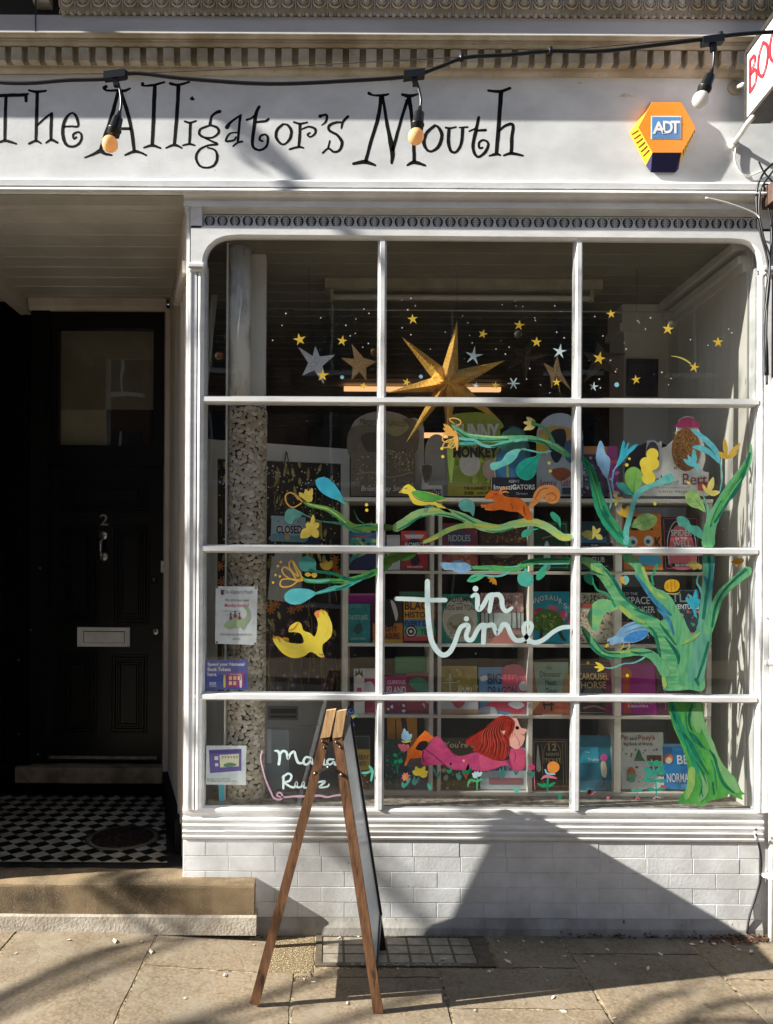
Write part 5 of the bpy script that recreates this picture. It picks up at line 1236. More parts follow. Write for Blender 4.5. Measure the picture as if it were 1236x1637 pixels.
book(704, 950, 768, 1028, '136a58', 'green bordered AUTUMN WITH FROG AND TOAD book with a cream oval', [('oval', .5, .52, .44, .46, 'aca48d'), ('oval', .5, .62, .34, .22, '86826a'), ('spots', 24, .25, .6, .75, .84, 3, ['5d5a40', '6d6a50', '7a6a48']), ('rect', .16, .84, .84, .86, '8d7a58')], [('AUTUMN', .22, .06, .78, .16, '2a251c'), ('with', .42, .17, .58, .21, '2a251c'), ('FROG and TOAD', .08, .22, .92, .33, '2a251c')], group=BK)
book(770, 948, 838, 1028, '7d5f5c', 'dusky pink THE GREEN GARDEN book with bare trees and a path', [('spots', 70, .02, .02, .98, .4, 3, ['a8827c', '8d6a68', 'b89a8c', '6d4a4a']), ('rect', 0, .40, 1, .7, '8d9a94'), ('line', [(.08, .38), (.09, .75)], 1.2, '2a2422'), ('line', [(.18, .36), (.17, .75)], 1.6, '2a2422'), ('line', [(.28, .4), (.29, .72)], 1, '2a2422'), ('line', [(.72, .4), (.71, .72)], 1, '2a2422'), ('line', [(.83, .36), (.84, .75)], 1.6, '2a2422'), ('line', [(.93, .38), (.92, .75)], 1.2, '2a2422'), ('spots', 50, .02, .66, .98, .98, 3, ['4a5236', '6d5a3c', '3c4430']), ('poly', [(.42, .7), (.58, .7), (.85, 1), (.2, 1)], '9c5a50')], [('THE', .42, .06, .58, .11, '3a2422'), ('GREEN', .26, .14, .74, .23, '3a2422'), ('GARDEN', .24, .26, .76, .35, '3a2422')], group=BK)
book(846, 946, 913, 1028, '0f7c98', 'blue DINOSAURS book with a bushy green dinosaur', [('spots', 16, .05, .28, .7, .5, 7, ['c22a3c', 'b02034', 'd8405a']), ('spots', 8, .75, .35, 1, .6, 6, ['d8405a', 'e8a0a0', '3fa0c4']), ('blob', [(.05, .62), (.2, .42), (.45, .34), (.7, .42), (.85, .6), (.8, .75), (.4, .8), (.15, .74)], '3a5a1c'), ('spots', 60, .15, .42, .8, .74, 2.4, ['5f7a22', '2c4716', '8a9a3a', '4a6a1e']), ('line', [(.3, .75), (.28, .9), (.24, .96)], 5, '14251a'), ('line', [(.7, .73), (.78, .88), (.84, .94)], 5, '14251a')], [('D', .02, .16, .10, .26, 'cfd8d4'), ('I', .11, .14, .14, .24, 'cfd8d4'), ('N', .16, .11, .26, .22, 'cfd8d4'), ('O', .28, .08, .38, .18, 'cfd8d4'), ('S', .40, .07, .48, .16, 'cfd8d4'), ('A', .50, .07, .60, .17, 'cfd8d4'), ('U', .62, .08, .71, .18, 'cfd8d4'), ('R', .73, .13, .82, .24, 'cfd8d4'), ('S', .84, .22, .93, .33, 'cfd8d4')], group=BK)
book(922, 948, 984, 1028, 'cdbf9e', 'cream book crowded with tiny drawn houses', [('spots', 60, .03, .03, .97, .2, 1.8, ['2a2622', '3f3a34']), ('rect', .06, .2, .94, .3, '8d3a34'), ('spots', 170, .03, .34, .97, .97, 1.7, ['9c3f34', '4a3a30', 'b5622c', 'e8dcc4', '6d2a28', 'd8c49c'])], group=BK)
book(992, 938, 1052, 1028, '1a1d28', 'dark starry SPACE RANGER book', [('spots', 26, .03, .4, .97, .6, 1.2, ['cfd3d8', '8a92a4']), ('spots', 30, .03, .8, .97, .98, 2.6, ['3f4452', '2a2e3a', 'cfd3d8']), ('rect', .04, .62, .5, .8, '7d5a4a')], [('TO THE', .12, .10, .5, .15, 'b8bcc4'), ('SPACE', .22, .18, .82, .31, 'd8dce0'), ('RANGER', .3, .35, .94, .47, 'd8dce0')], group=BK)
book(1060, 942, 1122, 1028, '20313c', 'slate blue ATLAS of ADVENTURES book with red flowers', [('spots', 40, .05, .38, .95, .78, 3.4, ['b8404a', '2c6a4c', 'd87a80', '3c7a5a', '1c2a30']), ('rect', .1, .80, .8, .86, 'c4404a'), ('frame', .03, 1, '6d8c98')], [('ATLAS', .05, .08, .95, .24, 'cfdadd'), ('of', .04, .28, .12, .34, 'cfdadd'), ('ADVENTURES', .14, .28, .96, .37, 'cfdadd')], group=BK)
# third row
book(577, 1070, 604, 1142, 'b8aea4', 'white and red book beside the small girl card', [('rect', 0, .22, 1, .96, 'b0243a'), ('blob', [(.1, .35), (.6, .28), (.9, .5), (.5, .6), (.15, .5)], 'd8cfc8'), ('disc', .4, .75, .3, '7d1c2c')], group=BK)
book(566, 1070, 583, 1142, 'c4c0b8', 'small cut-out card of a spiky haired girl in a red dress', [('disc', .5, .24, .34, 'd9b8a4'), ('poly', [(.1, .18), (.2, .0), (.35, .1), (.5, -.02), (.62, .1), (.8, .0), (.9, .2), (.5, .12)], '141212'), ('poly', [(.3, .42), (.7, .42), (.85, .72), (.15, .72)], 'a8242c')], Y=YS+.01, th=.003, name='cutout_card', cat='card')
book(632, 1050, 692, 1076, '1b7a4a', 'green book standing behind the magenta ISLAND book', [('rect', 0, .2, 1, .24, '3f9a6a')], Y=YS+.12, group=BK)
book(616, 1082, 652, 1142, '8d1f4a', 'magenta book titled THE CURIOUS ISLAND', [('rect', 0, .62, 1, 1, '5d1834'), ('spots', 12, .1, .6, .9, .95, 3, ['d8d0cc', '7d2a4a'])], [('CURIOUS', .1, .1, .9, .2, 'd8c4c8'), ('ISLAND', .08, .26, .92, .46, 'e0d8d4'), ('MYSTERY', .12, .5, .88, .62, 'e0d8d4')], group=BK)
book(650, 1077, 694, 1142, '5d1f24', 'dark red book with a green bird beside the ISLAND book', [('blob', [(.1, .2), (.5, .1), (.9, .3), (.8, .45), (.3, .4)], '2c6a4c'), ('rect', .0, .5, 1, .9, '7d2a30'), ('spots', 20, .05, .5, .95, .85, 2, ['b8a49c', '3a1418'])], group=BK)
book(704, 1066, 764, 1142, '7c6a2a', 'mossy yellow book with the handwritten word time', [('spots', 50, .02, .02, .98, .98, 5, ['8a7a34', '6a5a24', '9a8a44', '54602c']), ('line', [(.28, .16), (.27, .45), (.33, .66), (.46, .62), (.52, .42)], 1.3, 'cfc8a4'), ('line', [(.1, .34), (.45, .34)], 1.2, 'cfc8a4'), ('line', [(.52, .42), (.55, .56), (.62, .44), (.66, .58), (.72, .44), (.78, .58), (.84, .5), (.8, .44), (.76, .55), (.9, .6)], 1.3, 'cfc8a4')], group=BK)
book(767, 1068, 842, 1146, '3f6f9c', 'blue and red BIG RED DRAGON picture book', [('blob', [(.5, .02), (.98, .02), (.98, .9), (.7, .96), (.55, .6)], '9c3f50'), ('blob', [(.02, .2), (.16, .16), (.2, .24), (.05, .28)], 'b8c8d4'), ('disc', .95, .38, .10, 'c9ccd0'), ('blob', [(.1, .8), (.5, .6), (.9, .78), (.8, .9), (.4, .86)], 'b52f3c'), ('blob', [(.6, .74), (.8, .68), (.96, .76), (.8, .84)], 'd8dce0'), ('blob', [(.0, .82), (.3, .8), (.36, .98), (.0, .98)], '8d9498')], [('BIG', .18, .12, .48, .34, '1c1d3c'), ('RED', .52, .14, .82, .32, 'c8384a'), ('DRAGON', .18, .38, .80, .58, '1c1d3c')], group=BK)
book(704, 1118, 765, 1147, '9a9c98', 'pale grey and tan book below the time book', [('rect', 0, .55, 1, 1, '8d6f4c'), ('blob', [(.3, 0), (.65, 0), (.6, .35), (.45, .5), (.35, .3)], '8d2a34')], [('Thomas Barton', .3, .75, .8, .86, '7d4a30')], Y=YS+.012, group=BK)
book(848, 1060, 911, 1142, '6f9078', 'pale green DINOSAUR NEXT DOOR book between tree trunks', [('blob', [(0, 0), (.12, 0), (.16, .4), (.24, .8), (.2, 1), (0, 1)], '7a4f30'), ('blob', [(.88, .3), (1, .2), (1, 1), (.7, 1), (.8, .6)], '8a6a44'), ('spots', 14, .05, .6, .95, .98, 4, ['8d4a30', 'c47a5a', '4a5a3c'])], [('The', .42, .08, .56, .13, '2a3a34'), ('Dinosaur', .26, .17, .80, .28, '2a3a34'), ('Next', .4, .33, .68, .44, '2a3a34'), ('Door', .4, .49, .7, .60, '2a3a34')], group=BK)
book(848, 1120, 911, 1147, 'a0482c', 'rust coloured book with two dark chairs below the DINOSAUR book', [('poly', [(0, 0), (.3, 0), (.0, .8)], 'd8a050'), ('line', [(.35, .1), (.37, .5)], 2, '1c1410'), ('line', [(.55, .1), (.53, .6)], 2.4, '1c1410'), ('rect', .32, .2, .6, .3, '1c1410'), ('rect', .3, .8, .8, .88, 'c9b08c')], Y=YS+.012, group=BK)
book(922, 1060, 978, 1142, '131a28', 'navy CAROUSEL HORSE book with gold lettering', [('frame', .04, 1, '8a6f3c'), ('blob', [(.3, .5), (.6, .46), (.8, .6), (.7, .76), (.35, .78), (.2, .64)], '3c3f3a'), ('line', [(.2, .88), (.5, .84), (.8, .9)], 3, '8d4a34')], [('CAROUSEL', .06, .2, .94, .33, 'a8854a'), ('HORSE', .14, .37, .86, .5, 'a8854a')], group=BK)
book(968, 1062, 1050, 1142, '8d1470', 'magenta INFORMATION book with an orange disc', [('rect', .36, .18, .50, .98, 'b5302c'), ('disc', .43, .2, .12, 'c44a24'), ('rect', 0, 0, .2, 1, '5d1438')], [('INFORMATION', .42, .68, .98, .78, 'e4d4e0'), ('IS BEAUTIFUL', .44, .81, .84, .86, 'e4d4e0')], group=BK)
book(1052, 1064, 1092, 1142, '4a2038', 'dark plum book hidden behind the painted trunk', [('line', [(.3, .1), (.32, .9)], 1.2, 'a8506a')], group=BK)
# fourth row
book(562, 1200, 592, 1264, 'b8922a', 'yellow and brown HURRAY book behind the A-board', [('rect', 0, .5, 1, 1, '4a2f1c'), ('spots', 14, .1, .5, .9, .95, 3, ['c8a03c', '8a5a24', 'd9b070'])], [('HURRAY', .06, .12, .94, .24, '3c1f4a'), ('MINT!', .2, .28, .8, .40, '3c1f4a')], group=BK)
book(560, 1176, 592, 1200, '23302c', 'low dark wire book rack behind the yellow HURRAY book', [('frame', .03, 1, '4a6a60')], Y=YS+.1, name='book_rack', cat='rack')
book(620, 1150, 668, 1264, 'b8761c', 'tall amber boxed book with a beaded black stripe', [('poly', [(.45, 0), (.62, 0), (.95, .9), (.78, .9)], '140d08'), ('line', [(.28, .02), (.3, .5)], 1.6, '1a1410')], Y=YS+.08, group=BK)
book(616, 1185, 650, 1264, '16302c', 'dark green book behind the painted flowers at the lower left', [('spots', 40, .05, .05, .95, .95, 3, ['24524a', '0f201e', '3a6a58', '5a2a30'])], group=BK)
book(651, 1205, 692, 1264, '1c3a50', 'dark blue book behind the yellow painted flower', [('spots', 40, .05, .3, .95, .95, 3, ['2c5a78', '4a3a34', '12202c']), ('oval', .5, .2, .45, .2, '4a4038')], group=BK)
book(704, 1182, 766, 1262, '343218', 'olive green book titled YOU ARE A with pale letters', [('spots', 40, .02, .3, .98, .98, 4, ['4a4424', '2a2a14', '6a6444', 'a8a48c'])], [("You're a", .1, .06, .9, .18, 'b8a87c')], group=BK)
book(768, 1192, 845, 1262, '1c3a5c', 'wide navy flowered book with a pale blue base', [('rect', 0, .58, 1, 1, '8fa4ac'), ('spots', 70, .02, .08, .98, .58, 4, ['2c6a8c', '16304a', '3f8a94', '0f2438', '6d9aa8']), ('rect', .18, .74, .88, .88, '7c4a50')], group=BK)
book(850, 1182, 911, 1262, '15110f', 'black and gold book titled 12 with arched panels', [('frame', .03, 1, '7a3a24'), ('frame', .08, .8, '8a7040'), ('line', [(.3, .9), (.3, .1)], .8, '8a7040'), ('line', [(.84, .9), (.84, .1)], .8, '8a7040'), ('blob', [(.14, .62), (.16, .3), (.19, .12), (.22, .3), (.26, .62)], 'a8aca8'), ('line', [(.34, .5), (.36, .18), (.56, .07), (.76, .18), (.78, .5)], .9, '8a7040')], [('12', .46, .10, .68, .24, 'a08a5c'), ('NIGHTS', .4, .28, .74, .34, 'a08a5c'), ('TICKET', .36, .39, .78, .47, 'a08a5c')], group=BK)
book(926, 1178, 979, 1264, '12586c', 'deep teal notebook with a small figure and magenta hat', [('rect', .04, .2, .62, .5, '1d7f9c'), ('blob', [(.68, .5), (.8, .46), (.86, .6), (.82, .76), (.7, .72)], 'c9b890'), ('disc', .78, .40, .11, 'b83a7c'), ('line', [(.74, .76), (.75, .88)], 1.4, '1a1a30'), ('rect', .2, .95, .8, .99, '1d7f9c')], [('Tiny', .2, .28, .36, .32, '9cc4cc'), ('Truths', .28, .40, .62, .46, '9cc4cc')], group=BK)
b = MB()
for i in range(22): b.tube([P(983.5, 1178+i*3.9, YS+.018), P(980, 1179+i*3.9, YS+.01), P(983.5, 1180+i*3.9, YS+.018)], .0011, 5, STEEL)
tag(b.build('spiral_binding', STEEL), 'wire spiral binding standing between the teal notebook and the white upright', 'binding')
book(994, 1173, 1064, 1262, 'd6d2ca', "white PIP AND POSY'S BIG BOOK OF WORDS with little pictures", [('spots', 12, .04, .3, .95, .42, 2, ['3a7a4a', '8d3a34', '2a2a2a', '4a4a80']), ('poly', [(.3, .5), (.42, .28), (.46, .34), (.5, .44), (.56, .5)], '2f5a3a'), ('rect', .6, .40, .93, .50, '5a2a24'), ('spots', 16, .58, .55, .95, .78, 3, ['8d2a30', '3a7a4a', 'c9a03c', '3a3a6a']), ('blob', [(.14, .66), (.24, .6), (.32, .7), (.28, .84), (.14, .84)], 'b8562c'), ('blob', [(.16, .74), (.28, .72), (.3, .86), (.16, .86)], '4a9a70'), ('spots', 10, .03, .55, .5, .9, 2, ['8d2a30', '2a4a80', 'c47a5a']), ('rect', .88, .92, .99, .99, 'c8283c')], [('Pip', .02, .04, .18, .14, '8a1c24'), ('and', .22, .07, .38, .13, '2a2a2a'), ("Posy's", .42, .04, .80, .15, '8a1c24'), ('Big Book of Words', .08, .17, .74, .24, '2a2a2a')], group=BK)
book(1062, 1191, 1106, 1262, '1560ac', 'bright blue BE NORMAL book with a red haired cartoon head', [('rect', .0, .0, 1, .06, '5a9ad0'), ('disc', .20, .32, .17, 'c4592c'), ('disc', .20, .36, .12, 'e0b090'), ('rect', .6, .88, 1, 1, '3a8ad0')], [('BE', .50, .24, .92, .44, 'd8dde2'), ('NORMAL', .1, .64, 1.0, .84, 'd8dde2')], group=BK)

# display boards on top of the unit
def board(pts, Y, cover, label, deco, texts, name='display_board', cat='display board', th=.006, edge='b8b4ac', group=None):
    xs_ = [p[0] for p in pts]; ys_ = [p[1] for p in pts]; x0, x1, y0, y1 = min(xs_), max(xs_), min(ys_), max(ys_)
    t = thing(name, label, cat, P((x0+x1)/2, y1, Y), group)
    b = MB(); b.slab(pts, at(Y), (0, th, 0), ink(cover), ink(edge)); b.build('board', None, t)
    W_, H_ = x1-x0, y1-y0; cc = lambda u, v: (x0+u*W_, y0+v*H_)
    rnd = random.Random(len(label)); b = MB(); o = .0006
    for d in deco:
        o += .0004; F = at(Y-o)
        if d[0] == 'blob': blob(b, [cc(*p) for p in d[1]], F, ink(d[2]), 5)
        elif d[0] == 'poly': b.flat([cc(*p) for p in d[1]], F, ink(d[2]))
        elif d[0] == 'rect': b.flat([cc(d[1], d[2]), cc(d[3], d[2]), cc(d[3], d[4]), cc(d[1], d[4])], F, ink(d[5]))
        elif d[0] == 'oval': disc(b, *cc(d[1], d[2]), d[3]*W_, F, ink(d[5]), 24, d[4]*H_)
        elif d[0] == 'line': ribbon(b, [cc(*p)+(d[2],) for p in d[1]], F, ink(d[3]), 4)
        elif d[0] == 'spots':
            _, n_, u0, v0, u1, v1, sz, cols = d
            for i in range(n_):
                x, y = cc(rnd.uniform(u0, u1), rnd.uniform(v0, v1)); r_ = sz*rnd.uniform(.4, 1.2)
                b.flat([(x+r_*rnd.uniform(.5, 1.2)*math.cos(6.28*q/6), y+r_*rnd.uniform(.5, 1.2)*math.sin(6.28*q/6)) for q in range(6)], at(Y-o-.0001*(i % 9)), ink(rnd.choice(cols)))
            o += .001
    if deco: b.build('board_picture', None, t)
    if texts:
        b = MB()
        for q in texts:
            s_, u0, v0, u1, v1, c_ = q[:6]; (xa, ya), (xb, yb2) = cc(u0, v0), cc(u1, v1); text(b, s_, xa, ya, xb, yb2, at(Y-o-.0012), ink(c_), q[6] if len(q) > 6 else .0, q[7] if len(q) > 7 else 0)
        b.build('board_lettering', None, t)
    return t
def archpts(x0, y0, x1, y1, r):
    pts = [(x0, y1), (x0, y0+r)]
    n = 12
    for i in range(1, n): a = math.pi - math.pi*i/n; pts.append(((x0+x1)/2+(x1-x0)/2*math.cos(a), y0+r-r*math.sin(a)))
    return pts + [(x1, y0+r), (x1, y1)]
YT = YS+.07
board(archpts(561, 657, 664, 793, 30), YT-.03, '6a6457', "grey arched display board for the picture book Margaret's Unicorn", [('blob', [(0, .2), (.5, .16), (1, .1), (1, .5), (.5, .45), (0, .55)], '4a4438'), ('blob', [(.15, .3), (.4, .25), (.55, .33), (.5, .5), (.3, .52)], '2e2a20'), ('blob', [(.55, .08), (.8, .1), (.9, .2), (.7, .3), (.5, .2)], '6e6a48'), ('rect', 0, .48, 1, 1, '4d463a'), ('spots', 160, .02, .5, .98, .9, 1.8, ['6e654e', '3a342a', '8d8358', '5a5244']), ('spots', 60, .55, .45, .98, .7, 1.4, ['a8985a', 'c4b878', '6a6040']), ('line', [(.1, .74), (.35, .72), (.6, .78), (.95, .72)], 2, '7a6d5c')], [("Margaret's", .14, .08, .50, .18, '201c18', 0, .1), ('Unicorn', .58, .09, .93, .18, '5a3a30', 0, .1), ('Briony May Smith', .16, .88, .88, .96, 'd8d4cc', 0, .2)])
board(archpts(645, 668, 678, 793, 20), YT+.02, 'a19d97', "plain grey arched board half hidden behind the Margaret's Unicorn board", [], [])
board(archpts(679, 694, 717, 793, 30), YT+.02, '8c8881', 'plain grey round topped board left of the green BUNNY board', [], [])
board([(660, 798), (660, 793), (673, 793), (676, 760), (672, 748), (676, 742), (690, 742), (688, 755), (684, 776), (707, 776), (708, 792), (706, 798)], YT-.04, 'aaa69f', 'small cut-out stand with the word PRESENTS beneath a plain dark shape', [('blob', [(.30, .05), (.62, .05), (.6, .35), (.45, .55), (.35, .4)], '3a352e')], [('PRESENTS', .28, .72, .94, .92, '1c1a18', .03)], name='cutout_stand', cat='cut-out')
board([(716, 793), (716, 690), (722, 674), (738, 664), (760, 660), (782, 664), (795, 674), (800, 690), (800, 793)], YT-.015, '75872a', 'lime green display board reading BUNNY above MONKEY', [('blob', [(.02, .05), (.3, -.0), (.7, .0), (.98, .08), (.98, .2), (.02, .2)], '6f7c24'), ('spots', 40, .02, .45, .98, .84, 6, ['6a8022', '86963a', '5a6f1c', '97a83a']), ('oval', .42, .62, .2, .14, 'b8b6a4'), ('oval', .80, .68, .14, .12, 'a58478'), ('blob', [(.0, .35), (.14, .38), (.12, .6), (.06, .85), (.0, .6)], 'b8f04a'), ('rect', 0, .86, 1, 1, '8f8628')], [('BUNNY', .12, .13, .98, .34, 'b9b7ad', .05), ('vs', .42, .37, .55, .42, 'b9b7ad'), ('MONKEY', .10, .40, .95, .54, '221a18', .05), ('THE FUNNIEST FIGHT', .3, .885, .95, .925, '2a2610', .02), ('EVER', .32, .945, .5, .985, '2a2610', .03), ('HAS BEGUN', .56, .945, .95, .98, '2a2610', .01)])
board([(786, 793), (786, 764), (792, 764), (790, 740), (800, 712), (806, 690), (820, 680), (838, 688), (846, 712), (850, 740), (850, 764), (858, 764), (858, 793)], YT-.035, '1f3f55', 'navy cut-out board titled InvestiGATORS', [('blob', [(.25, .1), (.6, .05), (.75, .25), (.7, .5), (.3, .5), (.2, .3)], '2c5c48'), ('blob', [(.15, .4), (.5, .36), (.85, .5), (.8, .72), (.2, .72)], '23507c'), ('rect', 0, .735, 1, 1, '0e1320'), ('line', [(.35, .55), (.36, .72)], 4, '6a7a30'), ('line', [(.65, .55), (.66, .72)], 4, '6a7a30')], [("AGENTS'", .38, .77, .62, .81, 'c9ccd0'), ('Investi', .05, .84, .45, .91, 'e0e2e4', .01), ('GATORS', .46, .835, .96, .91, 'e0e2e4', .04), ('Green', .55, .945, .8, .98, 'c9ccd0')])
board(archpts(858, 660, 932, 793, 38), YT-.01, '8b97a0', 'grey arched display board lettered Jonty Gentoo with a red signature', [('blob', [(.05, .25), (.3, .16), (.7, .18), (.9, .3), (.5, .4)], 'a5763c'), ('blob', [(.0, .38), (.12, .26), (.25, .32), (.2, .5), (.02, .5)], 'b08c24'), ('blob', [(.3, .24), (.6, .2), (.62, .4), (.45, .6), (.3, .5)], '16181c'), ('blob', [(.62, .36), (.98, .32), (.98, .6), (.66, .58)], '2c4a68'), ('blob', [(.3, .7), (.6, .66), (.75, .74), (.5, .82)], '7d3c24'), ('rect', .55, .90, 1, .98, '1f2f3c')], [('Jonty', .06, .80, .44, .91, '7a1c2c', .01), ('Gentoo', .52, .78, .98, .88, '7a1c2c', .01)])
book(930, 712, 990, 794, '2e2436', 'purple and orange comic book at the left of the right hand pane', [('rect', .0, .0, .75, .16, 'a5673c'), ('rect', .72, .0, 1, 1, '8a3470'), ('rect', .72, .28, 1, .34, 'd8485a'), ('spots', 50, .05, .22, .7, .95, 4, ['4a3a5c', '1c1620', '6a5a7c', '8d8a94']), ('spots', 20, .72, .45, 1, .95, 3, ['b878c4', '5a2a70', 'c9a0d0'])], Y=YT, th=.01)
board([(1012, 793), (1012, 768), (1032, 755), (1033, 722), (1035, 704), (1045, 703), (1052, 708), (1058, 704), (1058, 716), (1065, 714), (1074, 706), (1080, 700), (1083, 680), (1086, 670), (1096, 665), (1108, 667), (1115, 678), (1126, 712), (1128, 735), (1123, 752), (1132, 756), (1133, 793)], YT-.03, 'c9c7c0', 'white cut-out display board for Frank and Bert with a plain brown furry oval', [('rect', .0, .70, 1, 1, 'c9c7c0'), ('oval', .70, .42, .19, .27, '6d4520'), ('spots', 260, .54, .2, .86, .66, 1.5, ['8a5c2c', '54341a', '9c6c34', '3f2612']), ('blob', [(.58, .10), (.64, .03), (.78, .02), (.86, .09), (.88, .14), (.56, .14)], '7d2040'), ('oval', .26, .5, .09, .18, '33394a'), ('rect', .86, .82, .99, .93, 'b8343c')], [('Frank', .08, .74, .44, .86, '3a2422'), ('and', .46, .79, .60, .86, '5a7a7c'), ('Bert', .66, .72, .98, .86, '6a2a2a'), ('THE ONE WITH THE MISSING BISCUITS', .3, .885, .75, .905, '4a4a48'), ('Chris Naylor', .34, .93, .8, .965, '2a2a28')])
b = MB(); disc(b, 1045, 752, 46, at(YT+.03), ink('23212c'), 30)
b2 = MB(); pts = [(1045+46*math.cos(6.28*k/30), 752+46*math.sin(6.28*k/30)) for k in range(30)]; pts = [(x, min(y, 793)) for x, y in pts]; b2.slab(pts, at(YT+.03), (0, .006, 0), ink('23212c'))
tag(b2.build('round_board', None), 'dark round board standing behind the Frank and Bert cut-out', 'display board')
# ------------------------------------------------------------------ hanging things in the upper panes
YH = .14
b = MB(); b.tube([P(468, 495, .42), P(1076, 499, .42)], .0035, 6, M('steel_rail', 'b8b4a8', .35, metal=.6)); 
for xx in (494, 1018): b.tube([P(xx, 497, .42), Vector((P(xx, 497, .42).x, .42, zi))], .0012, 4, BLKC)
tag(b.build('hanging_rail', None), 'thin metal rail hung on wires across the upper panes', 'rail')
lt = thing('ceiling_light', 'unlit fluorescent tube light fixed to the shop ceiling', 'light', P(740, 410, .62))
b = MB(); q0, q1 = P(520, 398, .62), P(958, 404, .62); b.box(q0.x, q1.x, .56, .68, zi-.055, zi-.001, M('cream_light_housing', 'b0a994', .5, '948d78', 8)); b.build('housing', None, lt)
b = MB(); zz = zi-.095; b.tube([(q0.x+.05, .60, zz), (q1.x-.05, .60, zz)], .016, 12, M('unlit_tube', 'd3d0c4', .3)); b.build('tube', None, lt)
for xq in (q0.x+.04, q1.x-.05):
    b = MB(); b.box(xq-.01, xq+.01, .585, .615, zz-.02, zi-.055, MATS['cream_light_housing']); b.build('tube_holder', None, lt)
warm = bpy.data.materials.new('warm_lit_strip'); warm.use_nodes = True
bb = warm.node_tree.nodes['Principled BSDF']; bb.inputs['Emission Color'].default_value = (1, .55, .25, 1); bb.inputs['Emission Strength'].default_value = .35; bb.inputs['Base Color'].default_value = (.8, .5, .3, 1)
for (x0, x1, y, Y, lb) in ((550, 801, 621, 3.0, 'warm lit strip lamp glowing deep in the shop behind the gold star'), (676, 735, 695, 3.4, 'small warm lit strip lamp deep in the shop below the gold star')):
    b = MB(); p, q = P(x0, y-3.5, Y), P(x1, y+4, Y); b.box(p.x, q.x, Y, Y+.05, q.z, p.z, warm); tag(b.build('strip_lamp', warm), lb, 'lamp')
GOLD = M('gold_foil', 'f0c468', .3, 'dba648', 8, metal=.4, bump=.2, bscale=9)
SILG = M('silver_glitter', 'd4d6d8', .5, 'a4a7ab', 160, metal=.1, bump=.9, bscale=300, spots='e8eaee', sscale=200, sthr=.62)
GOLG = M('gold_glitter', 'd0a468', .5, 'a07c48', 160, metal=.1, bump=.9, bscale=300, spots='e4c894', sscale=200, sthr=.62)
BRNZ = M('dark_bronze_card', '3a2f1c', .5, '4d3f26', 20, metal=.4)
def hstar(c, tips, ri, Y, mat, label, dep=.03, wire=None, ribs=0, iang=None):
    t = thing('hanging_star', label, 'star', P(c[0], max(p[1] for p in tips), Y), 'stars hanging in the window')
    C0 = P(c[0], c[1], Y-dep); tips = sorted(tips, key=lambda p: math.atan2(p[1]-c[1], p[0]-c[0])); n_ = len(tips); b = MB()
    for i in range(n_):
        a0 = math.atan2(tips[i][1]-c[1], tips[i][0]-c[0]); a1 = math.atan2(tips[(i+1) % n_][1]-c[1], tips[(i+1) % n_][0]-c[0])
        if a1 < a0: a1 += 2*math.pi
        am = (a0+a1)/2; v = P(c[0]+ri*math.cos(am), c[1]+ri*math.sin(am), Y+dep*.2)
        ta, tb = P(*tips[i], Y), P(*tips[(i+1) % n_], Y)
        b.add([C0, ta, v], [(0, 1, 2)], mat); b.add([C0, v, tb], [(0, 1, 2)], mat)
        CB = P(c[0], c[1], Y+dep); b.add([CB, v, ta], [(0, 1, 2)], mat); b.add([CB, tb, v], [(0, 1, 2)], mat)
        if ribs:
            for (tt) in (ta, tb):
                for k in range(1, ribs):
                    f_ = k/ribs; r0 = C0.lerp(tt, f_*.92); r1 = (v.lerp(tt, max(0, f_-.18)*.9)); b.tube([r0+Vector((0, -.001, 0)), r0.lerp(r1, .85)+Vector((0, -.001, 0))], .0017, 4, mat)
    b.build('star_body', mat, t)
    if wire: g = MB(); g.tube([P(*wire[0], Y), P(*wire[1], Y)], .0007, 4, BLKC); g.build('thread', BLKC, t)
hstar((716, 612), [(731, 512), (641, 537), (808, 576), (618, 628), (649, 708), (800, 672), (716, 700)], 27, YH-.02, GOLD, 'large folded gold foil star, the biggest star in the window', .06, ((731, 512), (731, 420)), ribs=12)
hstar((505, 580), [(504, 553), (476, 554), (536, 567), (483, 601), (518, 615)], 12, YH, SILG, 'silver glitter star in the upper left pane', .003, ((504, 553), (495, 498)))
hstar((575, 582), [(562, 549), (545, 572), (602, 578), (562, 608), (586, 609)], 12, YH, GOLG, 'gold glitter star right beside the silver one', .003, ((562, 549), (566, 498)))
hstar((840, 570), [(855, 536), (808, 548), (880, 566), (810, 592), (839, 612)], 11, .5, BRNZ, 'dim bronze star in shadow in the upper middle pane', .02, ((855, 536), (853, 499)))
hstar((888, 597), [(891, 565), (868, 579), (914, 625), (882, 621), (897, 634)], 9, YH+.05, GOLG, 'narrow pale gold star leaning against the right bar of the middle pane', .01, ((891, 565), (891, 498)))
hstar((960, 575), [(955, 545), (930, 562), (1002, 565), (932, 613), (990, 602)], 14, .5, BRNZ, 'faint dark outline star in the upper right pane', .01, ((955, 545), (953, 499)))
b = MB(); q = [(1003, 573), (1053, 574), (1052, 634), (1002, 633)]; b.slab(q, at(.93), (0, .01, 0), ink('10131f'))
for i in range(12): ribbon(b, [(1008+i*3.6, 582, 1.2), (1007+i*3.6, 612, 1.0)], at(.928), ink('2c3148'), 2, sm=False)
tag(b.build('dark_print', None), 'dark navy print leaning high up on the pillar at the right', 'picture')
